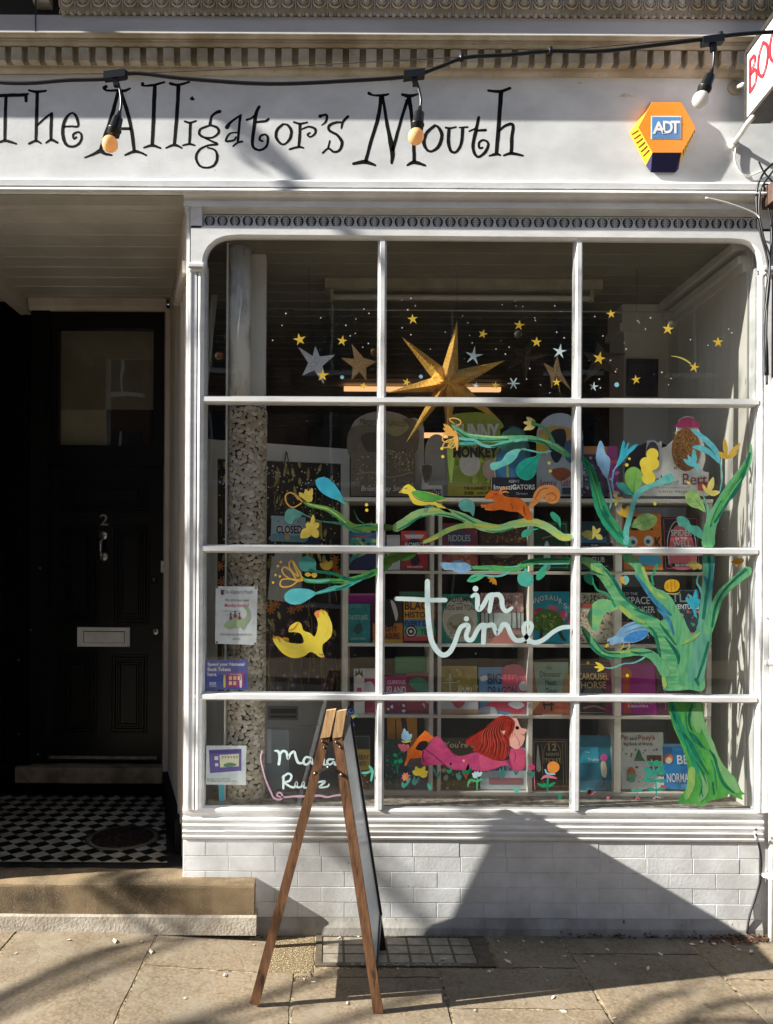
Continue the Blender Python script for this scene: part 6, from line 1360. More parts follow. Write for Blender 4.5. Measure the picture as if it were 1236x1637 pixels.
# hanging banner on the right wall
bn = thing('hanging_banner', 'dark purple printed banner hanging beside the boarded wall at the right', 'banner', P(1150, 850, .42))
fbn = lambda x, y: P(x, y, .62-(x-1128)/42*.22)
b = MB(); b.slab([(1130, 690), (1168, 664), (1168, 852), (1140, 846)], fbn, (0, .003, 0), ink('3a2836', c2='2c1e2a')); b.build('banner_cloth', None, bn)
b = MB(); fb2 = lambda x, y: fbn(x, y)+Vector((-.002, -.003, 0))
for i, y in enumerate((700, 712, 724)): ribbon(b, [(1138, y+3, 2), (1160, y-10, 2)], fb2, ink('8a7480'), 2, sm=False)
blob(b, [(1150, 680), (1166, 668), (1166, 740), (1158, 760), (1150, 730)], fb2, ink('a8a4b4')); blob(b, [(1150, 770), (1164, 760), (1166, 840), (1152, 830)], fb2, ink('b8b4c4')); b.build('banner_print', None, bn)
b = MB(); b.slab([(1168, 736), (1173, 734), (1174, 764), (1169, 768)], at(.3), (0, .003, 0), ink('d8762a')); tag(b.build('orange_tag', None), 'small orange tag beside the dark banner', 'tag')

# ------------------------------------------------------------------ notices taped inside the glass
YP = .004
def paper(q, c, name, label, cat='poster', Y=YP):
    xs_ = [p[0] for p in q]; ys_ = [p[1] for p in q]; t = thing(name, label, cat, P(sum(xs_)/4, max(ys_), Y)); b = MB(); b.slab(q, at(Y), (0, .0008, 0), ink(c)); b.build('sheet', None, t); return t
t = paper([(345, 937), (412, 938), (410, 1031), (344, 1029)], 'd3dcdc', 'opening_hours_poster', 'white poster announcing Monday to Sunday opening above a green crocodile drawing')
b = MB(); F = at(YP-.001); text(b, "The Alligator's Mouth", 358, 943, 404, 951, F, ink('5a5a58'), 0, .1); text(b, 'We are now open', 360, 957, 398, 963, F, ink('4a3a3a'), 0, .1); text(b, 'Monday-Sunday!', 359, 965, 398, 972, F, ink('b02a4a'), .01, .1); text(b, 'for stories and songs', 360, 976, 386, 979, F, ink('6a6a68')); text(b, 'and books', 362, 981, 380, 984, F, ink('6a6a68')); text(b, 'WWW.THEALLIGATORSMOUTH.CO.UK', 352, 1013, 403, 1016, F, ink('3a3a3a')); text(b, 'call in!', 372, 1019, 384, 1023, F, ink('3a3a3a'), 0, .1); b.flat([(353, 943), (358, 943), (358, 951), (353, 951)], F, ink('5a2a2c'))
b.build('poster_lettering', None, t)
b = MB(); F1 = at(YP-.0014); blob(b, [(358, 1000), (366, 990), (378, 987), (388, 992), (394, 988), (397, 978), (391, 973), (388, 977), (393, 980), (391, 984), (398, 985), (400, 975), (393, 968), (398, 972), (401, 982), (398, 994), (390, 1002), (386, 1008), (382, 1003), (372, 1005), (366, 1008), (362, 1004), (355, 1006)][0:1]+[(366, 991), (378, 987), (388, 990), (394, 985), (394, 977), (389, 971), (394, 970), (399, 977), (399, 988), (393, 998), (388, 1007), (384, 1002), (373, 1005), (366, 1006), (360, 1003)], F1, ink('8aa878'), 4)
for (x, y) in ((369, 984), (376, 981), (383, 984)): blob(b, [(x-2.5, y+6), (x, y-2), (x+2.5, y+6)], at(YP-.0018), ink('7a3038'), 2); disc(b, x, y-3, 1.6, at(YP-.0018), ink('3a2420'), 8)
b.build('crocodile_drawing', None, t)
b = MB()
for (x, y) in ((347, 939), (409, 940), (347, 1027), (408, 1029)): b.flat([(x-1.5, y-1.5), (x+1.5, y-1.5), (x+1.5, y+1.5), (x-1.5, y+1.5)], at(YP-.002), ink('4a4a48'))
b.build('poster_corner', None, t)
t = paper([(328, 1055), (396, 1054), (396, 1102), (328, 1103)], '2f3a7c', 'book_token_notice', 'blue notice reading Spend your National Book Tokens here')
b = MB(); F = at(YP-.001)
for s_, x0, y0, x1, y1 in (('Spend your National', 332, 1059, 391, 1066), ('Book Tokens', 332, 1067, 369, 1073), ('here.', 332, 1075, 347, 1081), ('BOOK', 335, 1090, 346, 1095), ('TOKENS', 335, 1096, 346, 1098)): text(b, s_, x0, y0, x1, y1, F, ink('c4c8dc'), .03)
b.build('notice_lettering', None, t)
b = MB(); b.flat([(362, 1076), (391, 1075), (390, 1098), (363, 1098)], F, ink('7d1c5c')); F2 = at(YP-.0014)
for (x, y) in ((366, 1081), (373, 1081), (380, 1081), (366, 1089), (373, 1089)): b.flat([(x, y), (x+5, y), (x+5, y+6), (x, y+6)], F2, ink('e4b86c'))
for (x, c_) in ((359, 'c9b44a'), (385, 'd8d0d8')): ribbon(b, [(x, 1082, 3), (x, 1090, 4), (x, 1098, 3)], F2, ink(c_), 2); disc(b, x, 1080, 1.8, F2, ink('b98a70'), 8)
text(b, 'BOOKSHOP', 368, 1077, 386, 1079.5, F2, ink('d8a0c4'))
b.build('notice_picture', None, t)
t = paper([(330, 1192), (394, 1192), (393, 1255), (329, 1254)], 'b9c7c9', 'shopfront_postcard', 'pale notice with a drawing of a purple shopfront at the foot of the column')
b = MB(); q = [(334, 1199), (386, 1197), (386, 1232), (336, 1236)]; b.flat(q, F, ink('4a3f7c')); b.flat([(335, 1200), (385, 1198), (385, 1203), (335, 1205)], F2, ink('332a63')); b.flat([(351, 1207), (382, 1205), (382, 1225), (352, 1227)], F2, ink('d8d09c')); b.flat([(343, 1209), (349, 1209), (349, 1215), (343, 1215)], F2, ink('c9ccd0')); b.flat([(344, 1220), (349, 1220), (349, 1225), (344, 1225)], F2, ink('c9ccd0'))
for i in range(6): b.flat([(354+i*4.6, 1209), (358+i*4.6, 1209), (356+i*4.6, 1213)], at(YP-.0018), ink(('6a5a9c', '4a8a6c')[i % 2]))
blob(b, [(358, 1222), (368, 1219), (378, 1222), (374, 1225), (360, 1226)], at(YP-.0018), ink('4a6a5c')); b.build('shopfront_drawing', None, t)
b = MB(); text(b, 'Buy your books online from', 331, 1244, 368, 1246.5, F, ink('2a3030'), .02); text(b, 'The Alligators Mouth bookshop online', 331, 1247.5, 378, 1250, F, ink('2a3030'), .01); b.build('notice_lettering', None, t)

INKGAIN[0] = 1.0
# ------------------------------------------------------------------ paintings on the inside of the glass (all are parts of the window)
def paint(name, c, c2, c3=None, stretch=(1, 1, 1), scale=22, tr=.25):
    if name in MATS: return MATS[name]
    m = M(name, c, .6, c2, scale*1.6, stretch, lo=.38, hi=.62, detail=9, trans=tr, spec=.25, bump=.35, bscale=60, bdist=.001)
    if c3:
        n, l = m.node_tree.nodes, m.node_tree.links
        for nd in n:
            if nd.type == 'VALTORGB': e = nd.color_ramp.elements.new(.52); e.color = (*lin(c3), 1); break
    return m
GV = paint('brushed_green_upright', '74b27c', '4a9a6c', '5fa878', (3, 3, .5), 14)
GH = paint('brushed_green_across', '7cb87e', '3f9068', '5ba673', (.5, 3, 3), 14)
GY = paint('brushed_yellow_green', 'a9bd62', '6fae66', None, (2, 2, .8), 12)
GD = paint('dark_green_paint', '1f7a5a', '0f5c48', None, (1, 1, .6), 20)
GE = paint('emerald_paint', '2f9a70', '1f8460', None, (1, 1, .6), 20)
GK = paint('leaf_green_paint', '5fae4e', '3f8f44', None, (1, 1, .5), 16)
BLT = paint('blue_teal_streak', '3f8fae', '2a6f8c', None, (1, 1, .5), 20)
TEAL = paint('teal_leaf_paint', '4fae9c', '3a9488', None, (1, 1, 1), 30)
AQ = paint('aqua_leaf_paint', '74c2b8', '5aaea8', None, (1, 1, 1), 30)
CYA = paint('cyan_leaf_paint', '3fb0c4', '2c98b4', None, (1, 1, 1), 16)
LBL = paint('pale_blue_paint', '8fb8d4', '6f9cc4', None, (1, 1, 1), 18)
YLW = paint('lemon_paint', 'e8d452', 'e0c83c', None, (1, 1, 1), 12)
YL2 = paint('mustard_paint', 'd8b040', 'c89a30', None, (1, 1, 1), 14)
PYL = paint('pale_yellow_paint', 'd8cf78', 'c8bc60', None, (1, 1, 1), 18)
ORA = paint('orange_paint', 'e0762c', 'd05f1e', None, (1, 1, 1), 14)
ORP = paint('pale_orange_paint', 'e8a05a', 'dd8a48', None, (1, 1, 1), 14)
RST = paint('rust_line_paint', 'a84a18', '983c12')
WBL = paint('icy_white_paint', 'cfe2e2', 'c4dada', None, (1, 1, 1), 8, .15)
WHP = paint('white_dot_paint', 'eceae2', 'e0ded4')
MAG = paint('raspberry_dress_paint', 'c04a74', 'a83a66', 'b04070', (1, 1, 2), 14)
MAL = paint('light_raspberry_paint', 'cc5a7c', 'c04a70', None, (1, 1, 1), 12)
HAR = paint('auburn_hair_paint', 'a83428', '84241c', '962c22', (1.5, 1, 1), 20)
HRD = paint('dark_hair_line_paint', '5c1814', '4a120f')
HRL = paint('light_hair_line_paint', 'c4584a', 'b04838')
SKN = paint('pink_skin_paint', 'e8b4a4', 'e0a696', None, (1, 1, 1), 10)
SKD = paint('skin_line_paint', 'c4705f', 'b86454')
BKP = paint('black_line_paint', '141212', '0f0e0e')
PNK = paint('pink_petal_paint', 'e08090', 'd06a80')
LPK = paint('pale_pink_line_paint', 'dcb8cc', 'd0a8c0')
DTL = paint('dusk_teal_paint', '4a7f78', '3a6c68')
OLV = paint('dark_olive_green', '5f8038', '4a6c2c', None, (.6, 1, 2), 18)  # dark olive for the left branches
YI = -.0205
cnt = [0]
class Art:
    def __init__(s, name, label, base=0): s.mb = MB(); s.o = base; s.name = name; s.label = label
    def f(s): s.o += 1; oo = YI+.0104-.00012*s.o; return lambda x, y: P(x, y, oo)
    def blob(s, pts, m, n=5): blob(s.mb, pts, s.f(), m, n)
    def poly(s, pts, m): s.mb.flat(pts, s.f(), m)
    def rib(s, pts, m, w=None, wob=.06, n=6): ribbon(s.mb, pts, s.f(), m, n, w=w, wob=wob)
    def ribs(s, L, m, w=None, wob=.08):
        f = s.f()
        for i, pts in enumerate(L): ribbon(s.mb, pts, (lambda k: (lambda x, y: f(x, y)+Vector((0, -.000012*k, 0))))(i % 7), m, 5, w=w, wob=wob)
    def disc(s, x, y, r, m, ry=None, rot=0): disc(s.mb, x, y, r, s.f(), m, 20, ry, rot)
    def done(s):
        o = s.mb.build(s.name, None, win)
        if s.label: o['label'] = s.label
        return o
def leaf(a, x0, y0, x1, y1, w, m, vein=None):
    """pointed leaf from stem x0,y0 to tip x1,y1"""
    dx, dy = x1-x0, y1-y0; d = math.hypot(dx, dy); nx, ny = -dy/d, dx/d
    q = lambda t, s_: (x0+dx*t+nx*w*s_, y0+dy*t+ny*w*s_)
    a.blob([q(0, 0), q(.2, .32), q(.5, .5), q(.8, .34), q(1, 0), q(.8, -.34), q(.5, -.5), q(.2, -.32)], m, 4)
    if vein: a.rib([q(.05, 0)+(1.0,), q(.5, .04)+(1.0,), q(.92, 0)+(.4,)], vein)

# ---- big tree: canopy in row 2, boughs in row 3, trunk in row 4
T2, T3, T4 = crop(920, 640, .2346), crop(920, 880, .2346), crop(1040, 1110, .13754)
a = Art('painted_tree', 'great green painted tree with spreading boughs in the right hand panes')
# row 4 trunk
a.blob(T4([(205, 95), (400, 88), (590, 95), (612, 200), (645, 350), (690, 500), (760, 640), (815, 760), (880, 870), (960, 940), (1010, 1010), (1055, 1120), (1105, 1160), (1060, 1172), (1070, 1225), (1000, 1200), (930, 1160), (880, 1180), (830, 1205), (760, 1222), (690, 1240), (640, 1270), (580, 1300), (520, 1272), (470, 1285), (420, 1262), (360, 1275), (325, 1240), (345, 1190), (395, 1130), (425, 1050), (432, 940), (425, 800), (385, 660), (330, 520), (275, 400), (235, 270)]), GK, 4)
a.rib(T4([(250, 110, 60), (300, 280, 90), (380, 480, 90), (480, 680, 80), (540, 900, 60)]), GE, n=5)
a.rib(T4([(560, 120, 60), (590, 300, 70), (700, 560, 60), (800, 800, 60), (930, 1000, 110), (1010, 1120, 60)]), paint('pale_moss_paint', '84b87c', '74aa70', None, (1, 1, .5), 14))
a.rib(T4([(480, 880, 80), (470, 1050, 90), (420, 1200, 50)]), GY); a.rib(T4([(520, 200, 90), (540, 330, 100), (560, 420, 60)]), paint('pale_moss_paint', '84b87c', '74aa70')); a.rib(T4([(620, 960, 60), (640, 1120, 70), (570, 1240, 40)]), paint('pale_moss_paint', '84b87c', '74aa70'))
a.ribs([T4(q) for q in ([(262, 130, 26), (265, 220, 34), (300, 330, 14)], [(485, 125, 30), (450, 230, 26), (448, 340, 24), (480, 420, 8)], [(330, 420, 16), (430, 520, 34), (520, 680, 44), (600, 820, 30), (672, 930, 8)], [(455, 440, 18), (510, 510, 60), (600, 620, 12)], [(690, 650, 16), (745, 740, 30), (785, 900, 24), (850, 1040, 36), (960, 1140, 22)], [(530, 780, 12), (600, 900, 26), (650, 1040, 6)], [(718, 1020, 16), (735, 1160, 12)], [(550, 520, 8), (600, 600, 18), (640, 640, 6)], [(580, 1080, 8), (610, 1190, 10)])], GD)
a.ribs([T4(q) for q in ([(400, 200, 14), (420, 400, 18), (520, 600, 12), (640, 800, 8)], [(300, 300, 10), (400, 560, 16), (440, 700, 8)], [(700, 760, 10), (740, 900, 16), (760, 1100, 8)], [(560, 940, 8), (590, 1060, 14), (560, 1180, 6)])], GE)
# rows 3
a.blob(T3([(545, 560), (575, 700), (598, 830), (610, 900), (602, 950), (700, 955), (780, 948), (850, 960), (882, 930), (880, 850), (885, 740), (920, 640), (925, 540), (850, 520), (790, 580), (740, 570), (690, 500), (600, 470)]), GV, 5)
a.rib(T3([(42, 62, 40), (110, 90, 72), (190, 160, 80), (260, 260, 84), (330, 370, 86), (420, 440, 92), (520, 500, 100), (600, 580, 130), (650, 720, 150), (700, 880, 150)]), GH)
a.rib(T3([(355, 45, 70), (420, 100, 60), (460, 190, 58), (520, 280, 70), (600, 330, 90), (660, 430, 100), (710, 540, 120), (750, 680, 140), (760, 860, 150)]), GV)
a.rib(T3([(908, 40, 84), (905, 160, 74), (895, 300, 74), (885, 420, 80), (875, 540, 96), (850, 680, 110), (820, 860, 110)]), paint('grey_green_bough', '6aa890', '4f947c', '5c9e86', (3, 3, .5), 14))
a.rib(T3([(1172, 140, 66), (1110, 190, 62), (1040, 250, 60), (980, 320, 62), (945, 420, 66), (905, 540, 70)]), GV)
a.rib(T3([(44, 520, 14), (85, 580, 44), (140, 660, 56), (220, 712, 52), (320, 705, 50), (420, 690, 52), (500, 705, 58), (560, 750, 66), (610, 830, 70)]), GV)
a.ribs([T3(q) for q in ([(60, 80, 20), (160, 140, 30), (230, 230, 16)], [(300, 380, 26), (380, 450, 34), (470, 490, 16)], [(600, 860, 26), (610, 920, 34)], [(500, 240, 20), (560, 300, 30), (620, 330, 12)], [(460, 120, 20), (500, 230, 22)], [(720, 640, 10), (800, 600, 24), (850, 560, 10)], [(180, 700, 12), (300, 695, 14), (440, 680, 10)])], GY)
a.ribs([T3(q) for q in ([(400, 160, 8), (450, 220, 20), (520, 320, 28), (600, 400, 36), (650, 440, 12)], [(560, 400, 12), (630, 470, 26), (668, 570, 10)], [(880, 180, 14), (900, 250, 26), (880, 400, 14)], [(935, 80, 8), (925, 200, 16), (935, 280, 8)])], BLT)
a.ribs([T3(q) for q in ([(190, 120, 6), (260, 200, 22), (320, 300, 22), (380, 360, 14), (430, 400, 18)], [(400, 400, 8), (480, 430, 14), (545, 458, 6)], [(575, 500, 6), (620, 560, 20), (680, 640, 8)], [(610, 590, 8), (690, 700, 26), (700, 770, 6)], [(910, 50, 26), (915, 150, 18), (890, 300, 16), (870, 460, 18)], [(1160, 130, 20), (1090, 190, 16), (1000, 290, 12), (950, 400, 18), (930, 520, 10)], [(905, 620, 8), (880, 720, 16), (830, 870, 8)], [(820, 880, 26), (835, 915, 10)], [(500, 520, 8), (540, 570, 20), (575, 720, 12)],
    [(45, 540, 10), (110, 650, 16), (190, 720, 18), (300, 735, 10)], [(60, 110, 10), (110, 140, 16), (190, 170, 6)], [(120, 600, 6), (200, 690, 14), (300, 700, 8)], [(380, 690, 6), (440, 700, 14), (520, 690, 6)])], GD)
# row 2 boughs
a.rib(T2([(50, 395, 26), (100, 470, 52), (135, 580, 64), (165, 700, 80), (215, 810, 84), (280, 900, 80), (350, 970, 60)]), GE)
a.rib(T2([(345, 965, 40), (348, 880, 38), (370, 800, 36), (395, 700, 36), (430, 630, 42), (490, 590, 34), (560, 565, 36), (640, 530, 70)]), AQ)
a.rib(T2([(1195, 300, 12), (1190, 380, 34), (1150, 470, 62), (1080, 570, 74), (1010, 680, 80), (950, 780, 76), (915, 880, 84), (905, 975, 90)]), GV)
a.ribs([T2(q) for q in ([(60, 400, 10), (120, 520, 24), (150, 650, 18), (200, 790, 26), (300, 930, 10)], [(190, 720, 10), (240, 830, 22), (330, 940, 8)], [(1190, 360, 14), (1150, 470, 30), (1060, 600, 18), (970, 740, 22), (920, 860, 12)], [(1120, 560, 8), (1040, 690, 18), (950, 830, 14)], [(1180, 420, 10), (1100, 620, 14), (1030, 700, 6)])], GD)
a.ribs([T2(q) for q in ([(90, 450, 8), (140, 600, 14), (180, 740, 10)], [(1160, 430, 8), (1100, 540, 16), (1000, 680, 10)], [(230, 800, 8), (290, 890, 12)], [(1050, 620, 6), (980, 730, 14), (930, 840, 8)])], GK)
a.done()
# ---- leaves and buds of the tree
a = Art('painted_leaf', 'tall pale blue painted leaf left of the right hand pane'); a.blob(T2([(168, 276), (148, 330), (140, 400), (165, 460), (212, 530), (232, 470), (236, 400), (205, 360), (190, 300)]), LBL); a.rib(T2([(215, 520, 8), (235, 600, 10), (245, 680, 12), (230, 750, 8)]), AQ); a.done()
a = Art('painted_leaf', 'bright cyan painted sprig shaped like a hand')
a.blob(T2([(278, 440), (300, 380), (312, 320), (325, 275), (338, 290), (335, 330), (352, 295), (366, 290), (358, 335), (395, 305), (425, 300), (400, 335), (360, 370), (325, 415), (290, 450)]), CYA, 3); a.rib(T2([(285, 445, 10), (262, 480, 10), (250, 560, 12), (262, 640, 6)]), LBL); a.done()
a = Art('painted_blossom', 'stack of lemon yellow painted blobs')
for q, r_ in (((525, 368), 42), ((482, 430), 44), ((525, 430), 46), ((488, 470), 42), ((500, 530), 46)): a.disc(*T2([q])[0], r_*.2346, YLW)
a.done()
a = Art('painted_leaf', 'round green painted leaf with a vein')
a.blob(T2([(398, 645), (350, 580), (336, 520), (352, 475), (395, 453), (440, 475), (458, 530), (440, 590), (405, 640)]), paint('fresh_leaf_paint', '84b858', '70a84c')); a.rib(T2([(395, 640, 5), (402, 560, 5), (418, 480, 3)]), GE)
a.blob(T2([(395, 645), (350, 640), (300, 605), (282, 568), (320, 560), (360, 590), (390, 625)]), TEAL); a.rib(T2([(395, 640, 5), (350, 600, 3)]), GD); a.done()
a = Art('painted_flower', 'small pale yellow painted flower at the left bough'); 
for (x, y) in ((258, 640), (280, 690), (310, 680), (330, 670), (272, 720), (262, 612)): leaf(a, *T2([(285, 665)])[0], *T2([(x, y)])[0], 5, PYL)
a.done()
a = Art('painted_flower', 'golden painted tulip on a thin stem'); a.blob(T2([(335, 795), (300, 780), (286, 758), (310, 756), (304, 725), (335, 745), (358, 714), (372, 750), (372, 790), (350, 802)]), YL2, 3); a.rib(T2([(345, 800, 5), (355, 830, 5)]), GE); a.done()
a = Art('painted_leaf', 'broad mottled green painted leaf over the orange book'); a.blob(T2([(372, 862), (400, 820), (440, 782), (500, 772), (556, 800), (540, 850), (500, 880), (450, 886), (410, 868)]), paint('mottled_leaf_paint', '9cbc70', '6f9c58', None, (1, 1, 1), 26)); a.rib(T2([(380, 862, 4), (460, 830, 4), (540, 805, 3)]), GE); a.done()
a = Art('painted_leaf', 'long teal painted leaf over the coral book'); a.blob(T2([(690, 800), (730, 790), (770, 815), (790, 850), (840, 860), (870, 905), (868, 945), (820, 925), (770, 890), (730, 860), (705, 855)]), paint('teal_wash_paint', '5cac98', '429080', None, (1, 1, 1), 26)); a.done()
a = Art('painted_leaf', 'olive green painted leaf with curling veins at the right'); a.blob(T2([(885, 762), (840, 740), (790, 725), (756, 690), (750, 640), (790, 612), (830, 622), (850, 660), (875, 710)]), paint('mottled_leaf_paint', '9cbc70', '6f9c58')); a.ribs([T2(q) for q in ([(880, 755, 4), (840, 700, 4), (800, 650, 3)], [(850, 715, 3), (810, 720, 3)], [(830, 690, 3), (790, 690, 3)])], GE); a.rib(T2([(872, 650, 10), (890, 700, 14), (905, 760, 22), (905, 860, 26)]), paint('grey_green_bough', '6aa890', '4f947c')); a.done()
a = Art('painted_flower', 'pale yellow looped petals on the slim right stem')
for p, q, w_ in (((905, 640), (940, 522), 10), ((905, 640), (985, 625), 9), ((900, 635), (865, 570), 5), ((905, 640), (920, 580), 9)): leaf(a, *T2([p])[0], *T2([q])[0], w_, PYL)
a.done()
a = Art('painted_fern', 'turquoise painted fronds sweeping down from the brown oval')
for pts in ([(790, 200, 8), (830, 225, 30), (900, 280, 36), (960, 350, 34), (985, 430, 10)], [(800, 318, 10), (850, 325, 38), (920, 360, 34), (975, 420, 16)], [(865, 250, 8), (900, 290, 26), (940, 330, 10)]): a.rib(T2(pts), paint('turquoise_frond_paint', '6cc0c8', '54aab8'))
a.rib(T2([(985, 410, 10), (1000, 520, 10), (985, 620, 8)]), AQ); a.done()
a = Art('painted_fern', 'small turquoise painted sprig with three points')
for p, w_ in (((736, 400), 7), ((765, 372), 7), ((806, 330), 8), ((845, 440), 8)): leaf(a, *T2([(815, 455)])[0], *T2([p])[0], w_, paint('turquoise_frond_paint', '6cc0c8', '54aab8'))
a.rib(T2([(815, 440, 18), (850, 510, 6)]), paint('turquoise_frond_paint', '6cc0c8', '54aab8')); a.done()
a = Art('painted_flower', 'mustard painted crown shaped flower by the right wall')
for p, w_ in (((1015, 255), 8), ((1125, 290), 8), ((975, 350), 8), ((1110, 350), 6)): leaf(a, *T2([(1030, 400)])[0], *T2([p])[0], w_, paint('crown_yellow_paint', 'cfae4c', 'bf9c3c'))
a.done()
a = Art('painted_flower', 'pale yellow painted flower over the blue book at the left edge'); T2b = T2
for p, w_ in (((40, 910), 13), ((120, 855), 7), ((185, 945), 9), ((90, 950), 6), ((170, 870), 6)): leaf(a, *T2([(135, 915)])[0], *T2([p])[0], w_, paint('straw_paint', 'b8b060', 'a8a050'))
a.done()
a = Art('painted_dots', 'scattered yellow painted dots by the blossoms')
for (x, y, r_) in ((368, 398, 9), (350, 440, 12), (542, 705, 11), (282, 650, 6), (285, 820, 5), (268, 630, 5), (770, 560, 10), (680, 555, 0.1)): a.disc(*T2([(x, y)])[0], r_*.2346, YLW)
for (x, y) in ((706.5, 717), (708, 730), (586, 807), (586.5, 815.5), (878, 740), (880, 753), (1110-170, 1072-12), (1003, 1080)): a.disc(x, y, 2.6, YLW)
a.done()
a = Art('painted_leaf', 'dark teal painted leaf on a stem at the left edge of the third row'); a.blob(T3([(60, 165), (105, 160), (125, 200), (120, 235), (85, 225), (60, 200)]), GE); a.rib(T3([(120, 215, 8), (150, 270, 14), (220, 300, 14), (270, 380, 18)]), GE); a.done()
a = Art('painted_leaf', 'large translucent pale green painted leaf over the cream houses book'); a.blob(T3([(100, 400), (80, 460), (130, 555), (170, 500), (200, 430), (290, 400), (270, 350), (180, 330), (120, 360)]), paint('washed_leaf_paint', '8fc070', '5fae84', None, (1, 1, 1), 14)); a.done()
a = Art('painted_leaf', 'small two coloured painted leaf beside the left bough'); a.blob(T3([(310, 195), (345, 170), (368, 200), (345, 235), (320, 220)]), AQ, 3); a.blob(T3([(305, 195), (325, 175), (335, 205), (340, 230), (318, 222)]), YL2, 3); a.done()
a = Art('painted_fruit', 'round golden painted fruit between the boughs'); a.blob(T3([(605, 240), (620, 208), (660, 196), (700, 210), (710, 245), (690, 275), (650, 284), (615, 270)]), paint('golden_fruit_paint', 'cfa428', 'bf901e')); a.ribs([T3(q) for q in ([(625, 215, 3), (630, 265, 3)], [(650, 200, 3), (655, 280, 3)], [(675, 205, 3), (680, 270, 3)])], RST); a.rib(T3([(620, 290, 5), (660, 296, 6), (700, 290, 4), (712, 280, 3)]), YL2); a.rib(T3([(520, 180, 12), (545, 130, 16), (560, 90, 14)]), GE); a.rib(T3([(520, 180, 14), (530, 230, 16)]), GE); a.done()
a = Art('painted_fern', 'cyan painted sprig over the ATLAS book')
for p, w_ in (((750, 320), 6), ((782, 300), 7), ((822, 262), 8), ((850, 330), 7)): leaf(a, *T3([(810, 400)])[0], *T3([p])[0], w_, CYA)
a.rib(T3([(805, 380, 24), (815, 430, 18), (828, 460, 4)]), CYA); a.rib(T3([(845, 150, 8), (828, 215, 12), (850, 260, 14), (858, 300, 6)]), AQ); a.done()
a = Art('painted_flower', 'pale yellow painted petals high beside the right bough')
for p, w_ in (((760, 95), 10), ((800, 130), 8), ((855, 130), 8)): leaf(a, *T3([(840, 90)])[0], *T3([p])[0], w_, PYL)
a.done()
a = Art('painted_flower', 'little yellow painted flower on a pale thin stem low at the left'); 
for p in ((135, 762), (128, 795), (150, 825), (175, 815)): leaf(a, *T3([(195, 795)])[0], *T3([p])[0], 4.5, YLW)
a.rib(T3([(195, 797, 6), (250, 800, 10), (330, 772, 8), (400, 765, 10), (470, 730, 12)]), AQ); a.done()
# birds
a = Art('painted_bird', 'blue painted bird perched on the low left bough of the tree')
a.blob(T3([(220, 625), (222, 600), (265, 585), (300, 540), (350, 500), (420, 482), (500, 478), (560, 500), (510, 540), (480, 590), (420, 622), (350, 632), (290, 630), (250, 645)]), LBL); a.blob(T3([(330, 600), (370, 565), (440, 545), (495, 548), (485, 580), (430, 615), (370, 625), (335, 618)]), paint('cobalt_wing_paint', '4a90cc', '3478b8', None, (1, 1, 1), 40)); a.ribs([T3(q) for q in ([(330, 525, 4), (420, 495, 6), (500, 490, 3)], [(340, 560, 4), (420, 530, 5), (490, 520, 3)])], BLT)
a.ribs([T3(q) for q in ([(330, 630, 8), (320, 665, 7), (300, 675, 5)], [(365, 630, 8), (368, 662, 7), (350, 672, 5)])], YL2); a.poly(T3([(225, 628), (200, 648), (208, 665), (228, 650)]), YL2); a.disc(*T3([(226, 625)])[0], 1.2, BKP); a.done()
a = Art('painted_bird', 'tiny ochre painted bird at the far right of the third row'); a.blob(T3([(1060, 80), (1085, 60), (1120, 52), (1148, 62), (1140, 85), (1110, 92), (1100, 115), (1085, 90)]), paint('ochre_bird_paint', 'b8862c', 'a87624'), 3); a.done()
L1 = crop(420, 740, .16181); L5 = crop(310, 860, .25081); L7 = crop(640, 650, .22654); L8 = crop(640, 880, .22654)
a = Art('painted_bird', 'large yellow painted bird swooping down over the dark flowered door')
a.blob(L5([(832, 757), (800, 758), (768, 735), (740, 728), (700, 755), (640, 766), (580, 745), (535, 700), (505, 645), (540, 628), (590, 660), (640, 672), (690, 672), (700, 650), (680, 610), (640, 600), (605, 598), (615, 560), (660, 535), (685, 550), (700, 590), (740, 605), (768, 628), (785, 590), (790, 540), (775, 480), (800, 462), (840, 468), (865, 510), (882, 560), (878, 620), (850, 655), (822, 680), (820, 720)]), YLW, 5)
a.blob(L5([(768, 480), (790, 462), (800, 490), (795, 510), (780, 505)]), ORP, 3); a.ribs([L5(q) for q in ([(505, 640, 8), (535, 632, 14), (550, 665, 6)], [(570, 640, 12), (600, 645, 14), (590, 662, 6)], [(610, 590, 8), (640, 575, 12), (665, 540, 8)], [(795, 470, 6), (815, 462, 12), (830, 490, 4)])], paint('amber_feather_paint', 'd8982c', 'cc8a22')); a.ribs([L5(q) for q in ([(560, 690, 3), (640, 720, 4), (720, 700, 3)], [(850, 520, 3), (850, 590, 4), (810, 650, 3)], [(600, 680, 3), (680, 700, 3)])], paint('butter_paint', 'ecdf84', 'e4d474')); a.ribs([L5([(800, 738, 3), (812, 746, 3), (820, 736, 3)])], BKP); a.poly(L5([(812, 752), (826, 740), (834, 762)]), PNK); a.done()
a = Art('painted_bird', 'green winged yellow painted songbird perched on the upper middle branch')
a.blob(L7([(0, 605), (12, 585), (30, 560), (60, 548), (90, 568), (120, 592), (180, 600), (240, 615), (300, 640), (325, 648), (290, 668), (250, 670), (300, 700), (350, 735), (360, 750), (320, 742), (270, 715), (230, 692), (160, 698), (100, 688), (70, 650), (55, 620), (20, 612)]), YLW, 4)
